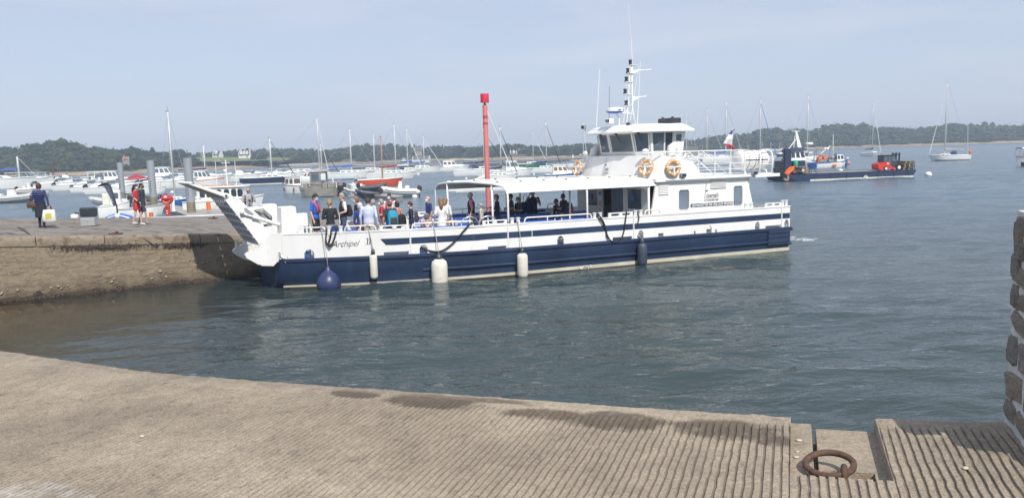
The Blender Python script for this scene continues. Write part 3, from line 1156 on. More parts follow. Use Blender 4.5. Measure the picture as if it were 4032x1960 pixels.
  sd = Vector((cos(a) * w, 0, sin(a) * w))
  b.add([p0 - sd, p0 + sd, p1 + sd * 0.5, p1 - sd * 0.5], [(0, 1, 2, 3)])
 o = b.build('seaweed', mat('wet_weed', (0.045, 0.026, 0.016), 0.6, var=0.5, vs=6), root, fix=False)
 o['kind'] = 'stuff'
quay_wall()
# far shores, mud banks, woods, houses
M_SAND = mat('beach', (0.36, 0.27, 0.17), 0.95, var=0.2, vs=0.15, col2=(0.20, 0.16, 0.11), c2s=0.12, c2lo=0.45, c2hi=0.6)
M_MUD = mat('mud_flat', (0.125, 0.10, 0.075), 0.75, var=0.3, vs=0.08, col2=(0.075, 0.075, 0.05), c2s=0.15, c2lo=0.45, c2hi=0.6, stretch=(0.3, 1, 1))
M_WEEDMUD = mat('weedy_mud', (0.05, 0.055, 0.032), 0.9, var=0.4, vs=0.3)
M_LAND = mat('heath', (0.075, 0.085, 0.035), 0.95, var=0.3, vs=0.05)
M_FIELD = mat('pasture', (0.17, 0.20, 0.065), 0.95, var=0.15, vs=0.06)
SHORES = { # (px of the water's edge), (px of the first trees' feet)
 'left': ([(-500, 712), (0, 698), (200, 694), (470, 686), (750, 671), (900, 666), (1150, 656), (1400, 648)], [(-500, 698), (0, 684), (200, 679), (470, 671), (750, 657), (900, 652), (1150, 645), (1400, 637)]),
 'middle': ([(1250, 650), (1400, 646), (1700, 633), (2000, 629), (2300, 621), (2500, 614), (2750, 607)], [(1250, 643), (1400, 637), (1700, 624), (2000, 620), (2300, 612), (2500, 604), (2750, 598)]),
 'right': ([(2560, 607), (2700, 603), (2900, 598), (3000, 595), (3200, 588), (3400, 581), (3600, 575), (3720, 572), (4032, 562), (4400, 550)], [(2560, 599), (2700, 595), (2900, 590), (3000, 586), (3200, 578), (3400, 569), (3600, 563), (3720, 561), (4032, 551), (4400, 539)]),
}
SKYLINE = [(-500, 590), (-100, 588), (0, 578), (60, 582), (100, 570), (140, 563), (200, 553), (240, 550), (280, 557), (310, 570), (332, 590), (350, 580), (400, 577), (440, 585), (480, 594), (505, 583), (525, 581), (550, 590), (600, 592), (650, 600), (690, 588), (720, 592), (742, 611), (800, 599), (850, 597), (960, 591), (1000, 590), (1050, 586), (1150, 581), (1200, 586), (1300, 590), (1350, 580), (1400, 573), (1450, 570), (1550, 568), (1600, 572), (1650, 581), (1700, 575), (1730, 572), (1755, 581), (1800, 577), (1850, 575), (1900, 569), (1950, 575), (2000, 567), (2050, 571), (2100, 574), (2200, 572), (2300, 566), (2500, 560), (2650, 548), (2700, 548), (2750, 545), (2800, 535), (2850, 531), (2900, 526), (2950, 520), (3000, 511), (3050, 503), (3085, 511), (3130, 504), (3160, 512), (3200, 508), (3230, 502), (3260, 489), (3300, 486), (3350, 488), (3400, 487), (3450, 500), (3500, 495), (3550, 500), (3600, 503), (3660, 500), (3740, 487), (3780, 488), (3850, 491), (3880, 485), (3950, 492), (4032, 490), (4400, 480)]
_SX, _SY = [q[0] for q in SKYLINE], [q[1] for q in SKYLINE]
def skyline(px):
 return interp(px, _SX, _SY)
def shore(name, edge, feet, zfeet):
 # beach rising to the foot of the trees, then ground climbing behind
 E = [at_z(*q, 0.02) for q in edge]
 G = [at_z(*q, zfeet) for q in feet]
 fix = []
 for e, g in zip(E, G):
  d = g - e
  d.z = 0
  r = Vector((e.x, e.y, 0)).normalized()
  g2 = Vector((e.x, e.y, 0)) + r * 16
  g2.z = zfeet
  fix.append(g2)
 b = MB()
 n = len(E)
 lo = [Vector((p.x * 0.97, p.y * 0.97, -1.2)) for p in E]
 b.add(lo + E + fix, [(k, k + 1, n + k + 1, n + k) for k in range(n - 1)] + [(n + k, n + k + 1, 2 * n + k + 1, 2 * n + k) for k in range(n - 1)], 0)
 back = []
 for f in fix:
  r = Vector((f.x, f.y, 0)).normalized()
  back.append([f, f + r * 20 + Vector((0, 0, 0.8)), f + r * 90 + Vector((0, 0, 3)), f + r * 500 + Vector((0, 0, 5))])
 for i in range(3):
  b.add([q[i] for q in back] + [q[i + 1] for q in back], [(k, k + 1, n + k + 1, n + k) for k in range(n - 1)], 1)
 tag(b.build(name, [M_SAND, M_LAND], smooth=False), kind='structure')
 return E, fix
SHORE_GEO = {}
for _k, _zf in (('left', 1.5), ('middle', 1.4), ('right', 1.6)):
 SHORE_GEO[_k] = shore('shore_' + _k, SHORES[_k][0], SHORES[_k][1], _zf)
def bank(name, top, bottom, m, h=0.12):
 # a low bank of mud standing out of the water at half tide
 T = [at_z(*q, 0) for q in top]
 Bm = [at_z(*q, 0) for q in bottom]
 b = MB()
 n = len(T)
 Bi = [lerp(p, q, 0.25) + Vector((0, 0, h)) for p, q in zip(Bm, T)]
 Ti = [lerp(q, p, 0.25) + Vector((0, 0, h)) for p, q in zip(Bm, T)]
 lo = [Vector((p.x, p.y, -0.3)) for p in Bm]
 hi = [Vector((p.x, p.y, -0.3)) for p in T]
 rows = [lo, Bi, Ti, hi]
 for r0, r1 in zip(rows, rows[1:]):
  b.add(r0 + r1, [(k, k + 1, n + k + 1, n + k) for k in range(n - 1)])
 tag(b.build(name, m), kind='structure')
bank('mud_bank', [(820, 660), (1000, 652), (1300, 644), (1700, 633), (2000, 630), (2300, 622)], [(820, 661), (1000, 657), (1300, 650), (1700, 640), (2000, 634), (2300, 625)], M_MUD)
bank('mud_bank', [(690, 690), (850, 681), (1000, 676), (1200, 672), (1330, 668)], [(690, 692), (850, 690), (1000, 687), (1200, 678), (1330, 670)], M_WEEDMUD, 0.25)
bank('mud_bank', [(1150, 663), (1300, 656), (1500, 648), (1700, 643)], [(1150, 665), (1300, 660), (1500, 654), (1700, 645)], M_MUD)
bank('mud_bank', [(1380, 664), (1600, 652), (1700, 653), (1900, 645), (2150, 634), (2290, 624)], [(1380, 669), (1600, 662), (1700, 668), (1900, 660), (2150, 646), (2290, 632)], M_WEEDMUD, 0.3)
bank('mud_bank', [(1700, 641), (1900, 636), (2150, 630)], [(1700, 645), (1900, 641), (2150, 633)], M_MUD)
# woods
LEAF = [mat('foliage_%d' % k, c, 0.85, var=0.35, vs=0.35, spec=0.2) for k, c in enumerate(((0.031, 0.044, 0.022), (0.038, 0.054, 0.025), (0.024, 0.037, 0.023), (0.056, 0.070, 0.030)))]
M_BARK = mat('bark', (0.10, 0.075, 0.05), 0.95, var=0.3, vs=2)
_ico = None
def ico_template():
 global _ico
 if _ico is None:
  bm = bmesh.new()
  bmesh.ops.create_icosphere(bm, subdivisions=1, radius=1)
  bm.verts.ensure_lookup_table()
  _ico = (np.array([v.co[:] for v in bm.verts]), [tuple(v.index for v in f.verts) for f in bm.faces])
  bm.free()
 return _ico
def crown_np(rg, c, rx, ry, rz, lumps, leaves, umbrella=False):
 """list of (verts, faces) of one crown: leafy lumps on an uneven ellipsoid plus loose leaf sprays"""
 iv, jf = ico_template()
 VV, FF = [], []
 o = 0
 lumps = int(lumps * 1.7)
 for k in range(lumps):
  th, ph = rg.uniform(0, 2 * pi), math.acos(rg.uniform(-0.75 if not umbrella else -0.1, 1))
  q = rg.uniform(0.42, 0.92)
  p = np.array([rx * q * sin(ph) * cos(th), ry * q * sin(ph) * sin(th), rz * q * cos(ph)])
  rr = rg.uniform(0.13, 0.36)
  jit = np.array([[rg.uniform(0.72, 1.28)] for _ in iv])
  VV.append(iv * jit * np.array([rx * rr, ry * rr, rz * rr * 0.85]) + p + np.array(c))
  FF.extend([tuple(i + o for i in f) for f in jf])
  o += len(iv)
 for k in range(leaves):
  th, ph = rg.uniform(0, 2 * pi), math.acos(rg.uniform(-0.8, 1))
  q = rg.uniform(0.7, 1.1)
  p = np.array([rx * q * sin(ph) * cos(th), ry * q * sin(ph) * sin(th), rz * q * cos(ph)]) + np.array(c)
  sz = rg.uniform(0.25, 0.7)
  a = np.array([rg.gauss(0, 1) for _ in range(3)]); a /= np.linalg.norm(a) + 1e-6
  b2 = np.cross(a, [rg.gauss(0, 1) for _ in range(3)]); b2 /= np.linalg.norm(b2) + 1e-6
  VV.append(np.stack([p - a * sz, p + b2 * sz * 0.8, p + a * sz, p - b2 * sz * 0.6]))
  FF.append((o, o + 1, o + 2, o + 3))
  o += 4
 return np.concatenate(VV), FF
def woods(name, key, x0, x1, step, label, rows, skip=()):
 rg = random.Random(hash(name) % 1000 if False else len(name) * 7 + int(abs(x0)))
 E, G = SHORE_GEO[key]
 groups = [([], []) for _ in LEAF]
 cnt = [0] * len(LEAF)
 px = x0
 ex = [q[0] for q in SHORES[key][0]]
 while px < x1:
  # foot of the wood in this direction
  fx = interp(px, ex, [g.x for g in G]); fy = interp(px, ex, [g.y for g in G]);
  r = Vector((fx, fy, 0)); R0 = r.length; r.normalize()
  ys = skyline(px)
  yf = interp(px, ex, [q[1] for q in SHORES[key][1]])
  for (dd, frac, rad) in rows:
   if any(a <= px <= b and dd <= lim for (a, b, lim) in skip):
    continue
   D = R0 + dd + rg.uniform(-6, 6)
   q = px + rg.uniform(-0.6, 0.6) * step
   ytop = lerp(yf, skyline(q), frac) + rg.uniform(-3.0, 4.5)
   base = r * D
   rr = ray(q, ytop)
   t = D / sqrt(rr.x ** 2 + rr.y ** 2)
   P = Vector((0, 0, EYE)) + rr * t
   h = max(2.5, P.z - 1.2)
   rx = rad * rg.choice((0.6, 0.8, 0.95, 1.1, 1.45)) * rg.uniform(0.85, 1.15)
   rz = min(h * 0.55, rx * rg.uniform(0.8, 1.15))
   c = (P.x, P.y, P.z - rz * 0.95)
   k = rg.choice((0, 0, 1, 1, 2, 2, 3)) if key != 'right' else rg.choice((1, 1, 3, 0, 2, 3))
   v, f = crown_np(rg, c, rx, rx * 0.9, rz, 16, 46)
   groups[k][0].append(v)
   groups[k][1].extend([tuple(i + cnt[k] for i in g) for g in f])
   cnt[k] += len(v)
   # skirt of lower foliage so that no ground shows under the crowns
   if c[2] - rz > 3.0:
    v, f = crown_np(rg, (P.x + rg.uniform(-2, 2), P.y - 1, (c[2] - rz * 0.6) * 0.5 + 0.8), rx * 0.95, rx * 0.7, max(1.5, (c[2]) * 0.45), 12, 24)
    groups[k][0].append(v)
    groups[k][1].extend([tuple(i + cnt[k] for i in g) for g in f])
    cnt[k] += len(v)
  px += step * rg.uniform(0.75, 1.25)
 V, F, MI = [], [], []
 o = 0
 for k, (vs, fs) in enumerate(groups):
  if not vs: continue
  v = np.concatenate(vs)
  V.append(v)
  F.extend([tuple(i + o for i in f) for f in fs])
  MI.extend([k] * len(fs))
  o += len(v)
 me = bpy.data.meshes.new(name)
 me.from_pydata(np.concatenate(V).tolist(), [], F)
 for m in LEAF: me.materials.append(m)
 me.polygons.foreach_set('material_index', MI)
 me.update()
 tag(obj(name, me), label, 'woodland', kind='stuff')
woods('wooded_shore', 'left', -300, 745, 13, 'dark wooded hill along the left far shore', ((3, 0.22, 3.0), (10, 0.45, 4.2), (22, 0.68, 4.6), (40, 0.86, 4.8), (58, 1.0, 5.0)))
woods('wooded_shore', 'left', 735, 1320, 15, 'low wooded shore with hedges behind the moored sailboats', ((3, 0.20, 2.6), (12, 0.38, 3.2), (95, 0.75, 5.0), (140, 0.88, 5.5), (175, 1.0, 6.0)), skip=((735, 905, 60), (735, 985, 12), (1040, 1140, 60)))
woods('wooded_shore', 'middle', 1290, 2560, 13, 'wooded shore across the water behind the red beacon', ((4, 0.25, 3.2), (18, 0.5, 4.6), (45, 0.78, 6), (85, 1.0, 6.5)), skip=((1620, 1700, 20), (1980, 2090, 20)))
woods('wooded_shore', 'right', 2580, 4350, 14, 'bright green wooded point along the right far shore', ((3, 0.25, 4.0), (14, 0.5, 5.5), (35, 0.75, 6.5), (60, 0.88, 7.0), (85, 1.0, 7.5)))
def single_tree(px, ytop, key, dd, rx, rz, mi, label, umbrella=False):
 rg = random.Random(int(px))
 ex = [q[0] for q in SHORES[key][0]]
 E, G = SHORE_GEO[key]
 r = Vector((interp(px, ex, [g.x for g in G]), interp(px, ex, [g.y for g in G]), 0))
 D = r.length + dd
 rr = ray(px, ytop)
 P = Vector((0, 0, EYE)) + rr * (D / sqrt(rr.x ** 2 + rr.y ** 2))
 root = empty('tree', (P.x, P.y, 1.5))
 H = P.z - 1.5
 v, f = crown_np(rg, (0, 0, H - rz), rx, rx, rz, 26, 150, umbrella)
 me = bpy.data.meshes.new('crown')
 me.from_pydata(v.tolist(), [], f)
 me.materials.append(LEAF[mi])
 obj('crown', me, root)
 b = MB()
 b.tube([(0, 0, 0), (0.2, 0, H * 0.3), (-0.1, 0, H * 0.6), (0, 0, H - rz * 0.7)], [0.4, 0.33, 0.25, 0.12], 7)
 for k in range(4):
  a = k * 1.7
  b.tube([(0, 0, H * 0.55), (cos(a) * rx * 0.3, sin(a) * rx * 0.3, H * 0.72), (cos(a) * rx * 0.6, sin(a) * rx * 0.6, H - rz)], [0.16, 0.12, 0.05], 5)
 b.build('trunk', M_BARK, root)
 tag(root, label, 'tree', 'trees that stand out of the far woods')
for a in ((700, 586, 'left', 30, 5.2, 6.0, 2, 'round dark tree at the end of the left wooded hill'),
   (518, 578, 'left', 40, 4.0, 4.2, 2, 'dark tree rising above the woods beside the second pile'),
   (298, 562, 'left', 62, 2.0, 3.0, 0, 'pointed tree crown on the top of the left hill'),
   (598, 581, 'left', 45, 1.3, 3.2, 0, 'thin pointed tree on the skyline between the piles'),
   (85, 647, 'left', 4, 7.0, 4.6, 3, 'pale green spreading bush at the water edge behind the woman'),
   (1022, 600, 'left', 10, 5.5, 6.5, 2, 'tall dark tree beside the green field'),
   (1612, 566, 'middle', 90, 1.2, 3.6, 0, 'thin conifer on the skyline, first of two'),
   (1632, 569, 'middle', 90, 1.1, 3.2, 0, 'thin conifer on the skyline, second of two'),
   (1730, 571, 'middle', 40, 6.0, 6.0, 2, 'broad round tree behind the slate barn'),
   (1812, 576, 'middle', 30, 6.5, 6.5, 2, 'broad round tree nearest to the red beacon'),
   (1997, 564, 'middle', 90, 4.4, 5.4, 2, 'round tree on the skyline above the white house'),
   (2024, 567, 'middle', 90, 3.6, 4.6, 2, 'smaller round tree beside the one above the white house'),
   (3040, 502, 'right', 70, 9.5, 7.0, 0, 'flat-topped pine above the right shore, behind the flag', True),
   (3140, 503, 'right', 70, 7.5, 6.0, 0, 'flat-topped pine behind the barge mast', True),
   (3300, 484, 'right', 80, 8.0, 6.5, 2, 'dark pine cluster on the highest part of the right shore', True),
   (3745, 484, 'right', 80, 4.5, 5.5, 1, 'tree standing proud beside the ketch mast', True)):
 single_tree(*a)
# houses
M_RENDER = mat('white_render', (0.78, 0.76, 0.72), 0.85, var=0.06)
M_STONEH = mat('stone_house', (0.34, 0.28, 0.22), 0.9, var=0.2)
M_SLATE = mat('slate', (0.10, 0.105, 0.12), 0.7, var=0.2)
M_TILE = mat('red_tile', (0.30, 0.10, 0.06), 0.8, var=0.2)
def house(px, ybase, key_dist, w, h, roof, m, rm, label, dormers=0, chim=2, rz=0.15):
 P = at_y(px, ybase, key_dist)
 root = empty('house', P, rz)
 d = w * 0.62
 b = MB()
 b.box((0, 0, h / 2 - 3), (w, d, h + 6))
 b.prism([(-d / 2, h), (d / 2, h), (0, h + roof)], -w / 2, -w / 2 + 0.3, 'x')
 b.prism([(-d / 2, h), (d / 2, h), (0, h + roof)], w / 2 - 0.3, w / 2, 'x')
 b.build('wall', m, root)
 b = MB()
 o = 0.35
 b.add([(-w / 2 + 0.31, -d / 2 - o, h - o), (w / 2 - 0.31, -d / 2 - o, h - o), (w / 2 - 0.31, 0, h + roof + 0.06), (-w / 2 + 0.31, 0, h + roof + 0.06), (w / 2 - 0.31, d / 2 + o, h - o), (-w / 2 + 0.31, d / 2 + o, h - o)], [(0, 1, 2, 3), (3, 2, 4, 5), (0, 3, 5), (1, 4, 2), (0, 5, 4, 1)])
 rf = b.build('roof', rm, root)
 for k in range(chim):
  b = MB()
  b.box(((-w / 2 + 0.5) if k == 0 else (w / 2 - 0.5), 0, h + roof + 0.25), (0.4, 0.5, 0.9), b=0.05)
  b.build('chimney', m, rf)
 for k in range(dormers):
  x = lerp(-w / 2, w / 2, (k + 1) / (dormers + 1))
  b = MB()
  b.box((x, -d / 4 - 0.4, h + roof * 0.45), (1.3, 1.4, 1.3))
  b.prism([(x - 0.8, h + roof * 0.45 + 0.66), (x + 0.8, h + roof * 0.45 + 0.66), (x, h + roof * 0.45 + 1.4)], -d / 4 - 1.15, -d / 4 + 0.4, 'y')
  dm = b.build('dormer', M_RENDER, rf)
 nw = max(2, int(w / 2.6))
 for k in range(nw):
  x = lerp(-w / 2, w / 2, (k + 0.5) / nw)
  if k == nw // 2:
   b = MB(); b.box((x, -d / 2 - 0.02, 1.0), (0.95, 0.1, 2.0)); b.build('door', M_GREY, root)
  else:
   b = MB(); b.box((x, -d / 2 - 0.02, 1.5), (0.9, 0.1, 1.1))
   wn = b.build('window', M_GEL, root)
   b = MB(); b.box((x, -d / 2 - 0.09, 1.5), (0.72, 0.06, 0.92)); b.build('pane', M_GLASS, wn)
 tag(root, label, 'house')
house(965, 622, 470, 6.6, 2.0, 2.0, M_RENDER, M_SLATE, 'white house with dormers and two chimneys above the green field', 3)
house(858, 620, 490, 5.6, 1.8, 2.0, M_RENDER, M_SLATE, 'white gabled house with a dark roof left of the dormered house', 1, 1, -0.3)
house(800, 620, 500, 2.2, 1.4, 1.0, M_RENDER, M_SLATE, 'tiny white cottage at the left end of the field', 0, 0)
house(498, 640, 355, 2.6, 1.6, 1.1, M_STONEH, M_TILE, 'small sandy cottage among the trees above the first two piles', 0, 1, 0.2)
house(1648, 610, 520, 4.6, 3.0, 3.0, M_STONEH, M_SLATE, 'stone house with a steep slate roof behind the sailboats', 0, 2, 0.1)
house(1660, 634, 430, 9.5, 1.5, 1.3, M_CREAM, M_SLATE, 'long low white boat shed on the far foreshore', 0, 0, -0.05)
house(2022, 620, 500, 4.5, 2.6, 1.6, M_RENDER, M_SLATE, 'white shore house with a grey roof right of the red beacon', 1, 1)
house(2052, 616, 505, 4.2, 2.0, 2.6, M_STONEH, M_SLATE, 'stone gabled house joined to the white shore house', 0, 2, 0.4)
house(1345, 618, 560, 2.6, 1.4, 1.0, M_STONEH, M_SLATE, 'small sandy house among the trees of the middle shore', 0, 0)
house(2820, 588, 640, 7.5, 2.0, 2.0, M_STONEH, M_SLATE, 'grey shoreside house seen through the upper deck railings', 2, 0)
def field():
 b = MB()
 pts = [at_y(*q) for q in ((735, 636, 420), (1000, 633, 420), (1140, 628, 420), (1140, 622, 470), (985, 619, 480), (735, 621, 480))]
 b.add(pts, [tuple(range(6))])
 tag(b.build('field', M_FIELD), kind='structure')
field()
# air
def haze():
 b = MB()
 b.box((0, 500, 13.0), (2400, 1700, 40.0))
 m = bpy.data.materials.new('haze')
 m.use_nodes = True
 nt = m.node_tree
 nt.nodes.clear()
 out = nd(nt, 'ShaderNodeOutputMaterial')
 pv = nd(nt, 'ShaderNodeVolumePrincipled')
 pv.inputs['Color'].default_value = (0.70, 0.83, 1.0, 1)
 pv.inputs['Density'].default_value = 0.0007
 pv.inputs['Anisotropy'].default_value = 0.0
 nt.links.new(pv.outputs[0], out.inputs['Volume'])
 o = b.build('haze', m)
 o['kind'] = 'stuff'
 o['label'] = 'thin blue summer haze over the whole bay'
haze()
# the ferry
SHEAR = 0.22
class FB(MB):
 """builder in the ferry's own frame"""
 def mesh(self, name, mats, smooth=False, fix=True):
  self.v = [(p[0] - SHEAR * p[1], p[1], p[2]) for p in self.v]
  return MB.mesh(self, name, mats, smooth, fix)
def fpt(s0, t, z): # ferry frame -> world
 return ferry_pt(s0 - SHEAR * t, t, z)
CLT = 2.9
_TS = [-1.2, 0.37, 1.56, 3.72, 5.85, 8.02, 12.0, 19.0]
_TT = [2.15, 1.70, 1.20, 0.55, 0.22, 0.08, 0.02, 0.0]
def T0(s):
 return interp(s, _TS, _TT)
def S0(s): # measured length on the near side -> ferry frame
 x = s
 for _ in range(6):
  x = s + SHEAR * T0(x)
 return x
M_DECK = mat('deck_paint', (0.30, 0.33, 0.36), 0.8, var=0.12, vs=3)
M_CANOPY = mat('canopy_cloth', (0.72, 0.68, 0.60), 0.85, var=0.06, vs=1.2, bump=0.01, bs=3)
M_GRATE = mat('ramp_grey', (0.26, 0.27, 0.29), 0.7, var=0.2, vs=3)
M_RPLATE = mat('ramp_plate', (0.50, 0.51, 0.53), 0.6, var=0.12, vs=3)
M_LAMP = mat('lamp_dark', (0.04, 0.045, 0.055), 0.3, var=0.2)
M_ROPE_B = mat('black_rope', (0.015, 0.015, 0.018), 0.8, var=0.3, vs=30, bump=0.004, bs=80)
M_ROPE_W = mat('worn_rope', (0.42, 0.39, 0.34), 0.9, var=0.25, vs=30)
M_FENDER = mat('fender_white', (0.70, 0.67, 0.58), 0.5, var=0.1, vs=4, col2=(0.34, 0.30, 0.24), c2s=5, c2lo=0.60, c2hi=0.75)
M_FENDB = mat('fender_blue', (0.028, 0.042, 0.115), 0.38, var=0.15, vs=3)
M_FENDG = mat('fender_slate', (0.05, 0.06, 0.09), 0.45, var=0.2, vs=3)
M_BUOY = mat('lifebuoy_orange', (0.72, 0.38, 0.13), 0.55, var=0.12, vs=8)
M_TAPE = mat('reflective_tape', (0.62, 0.62, 0.60), 0.4)
M_INK = mat('dark_lettering', (0.03, 0.035, 0.06), 0.5)
M_INKW = mat('white_lettering', (0.80, 0.80, 0.80), 0.5)
M_CABGLASS = mat('cabin_glass', (0.16, 0.20, 0.25), 0.05, var=0.3, vs=1.0, spec=1.0)
ferry = empty('ferry', FO, FTH)
tag(ferry, 'white passenger ferry with a navy hull, canopy and wheelhouse, bow at the landing', 'ferry')
def fbuild(b, name, m, parent=None, smooth=False):
 return b.build(name, m, parent or ferry, smooth)
# hull
def hull():
 st = [0.22, 0.36, 0.6, 1.0, 1.6, 2.4, 3.2, 4.2, 5.4, 6.6, 8.0, 9.6, 11.2, 12.8, 14.4, 16.0, 17.4, 18.62]
 rings = []
 for s in st:
  t = T0(max(s, 0.0)) + (0.14 if s < 0.3 else 0)
  rise = 0.75 * max(0.0, (1.8 - s) / 2.05) ** 1.5
  tum = 0.10 + 0.25 * max(0.0, (3 - s) / 3)
  sec = [(t, 0.90), (t - 0.0, 0.52), (t + 0.03, 0.46), (t + 0.05, 0.20), (t + tum, -0.10 + rise * 0.3), (t + tum + 0.5, -0.65 + rise)]
  full = [(s, a, z) for a, z in sec] + [(s, 2 * CLT - a, z) for a, z in reversed(sec)]
  rings.append(full)
 b = FB()
 b.loft(rings)
 fbuild(b, 'hull', M_NAVY, smooth=True)
 # rubbing strakes: a broad one under the bulwark, a thin one low down
 for side in (0, 1):
  for (z0, z1, pr, a, e, nm) in ((0.84, 0.955, 0.055, 0.34, 18.66, 'rubbing_strake'), (0.385, 0.455, 0.05, S0(4.21), 17.6, 'lower_strake')):
   b = FB()
   rings = []
   n = 26
   for i in range(n + 1):
    s = lerp(a, e, i / n)
    t = T0(s)
    pp = pr * min(1, (s - a) / 0.4 + 0.05) if nm == 'lower_strake' else pr
    sec = [(t + 0.03, z0 - 0.015), (t - pp, z0 + 0.012), (t - pp, z1 - 0.02), (t - pp + 0.02, z1), (t + 0.05, z1)]
    if side: sec = [(2 * CLT - q, z) for q, z in sec]
    rings.append([(s, q, z) for q, z in sec])
   b.loft(rings)
   fbuild(b, nm, M_NAVY)
  b = FB() # pale boot-topping
  rings = []
  for i in range(27):
   s = lerp(0.35, 18.63, i / 26)
   t = T0(s) + 0.02 + 0.03 * max(0, (2.5 - s) / 2.5)
   top = 0.07 + 0.085 * min(1, s / 12)
   sec = [(t + 0.09, -0.03), (t + 0.012, 0.03), (t + 0.004, top), (t + 0.10, top)]
   if side: sec = [(2 * CLT - q, z) for q, z in sec]
   rings.append([(s, q, z) for q, z in sec])
  b.loft(rings)
  fbuild(b, 'boot_topping', mat('boot_topping_cream', (0.56, 0.53, 0.42), 0.6, var=0.15, vs=2, col2=(0.25, 0.20, 0.13), c2s=3, c2lo=0.62, c2hi=0.75))
  b = FB() # fouled band at the waterline
  rings = []
  for i in range(27):
   s = lerp(0.5, 18.62, i / 26)
   t = T0(s) + 0.02
   sec = [(t + 0.15, -0.3), (t + 0.000, -0.2), (t + 0.002, 0.028), (t + 0.12, 0.028)]
   if side: sec = [(2 * CLT - q, z) for q, z in sec]
   rings.append([(s, q, z) for q, z in sec])
  b.loft(rings)
  fbuild(b, 'waterline_band', mat('fouled_black', (0.025, 0.025, 0.022), 0.7, var=0.4))
 # deck
 b = FB()
 V1, V2 = [], []
 for s in st:
  t = T0(max(s, 0)) + 0.06
  V1.append((s, t, 0.93)); V2.append((s, 2 * CLT - t, 0.93))
 n = len(st)
 b.add(V1 + V2, [(k, k + 1, n + k + 1, n + k) for k in range(n - 1)])
 fbuild(b, 'deck', M_DECK)
 # stern fender pads on the quarter
 b = FB()
 b.box((18.08, -0.03, 0.60), (1.02, 0.05, 0.62), b=0.02)
 pad = fbuild(b, 'stern_pad', M_NAVY2)
 for k in range(3):
  b = FB()
  b.box((18.08, -0.065, 0.42 + 0.18 * k), (1.0, 0.03, 0.05), b=0.01)
  fbuild(b, 'rib', M_NAVY2, pad)
 b = FB()
 b.box((18.68, 0.3, 0.86), (0.12, 0.7, 0.10), b=0.02)
 fbuild(b, 'stern_bumper', M_NAVY2)
 b = FB(); b.box((18.68, 0.3, 0.30), (0.12, 0.6, 0.08), b=0.02)
 fbuild(b, 'stern_bumper', M_NAVY2)
hull()
HOLES = [(0.62, 0.92), (4.14, 4.40), (8.84, 9.09), (11.95, 12.18), (14.82, 15.06), (16.99, 17.21), (18.36, 18.57)]
SLOTS = [(3.02, 3.80, 1.055), (6.38, 7.02, 1.04), (10.95, 11.72, 1.05), (17.47, 18.20, 1.05), (12.78, 13.0, 1.075), (14.28, 14.36, 1.06), (15.20, 15.29, 1.06)]
BTOP = 1.75
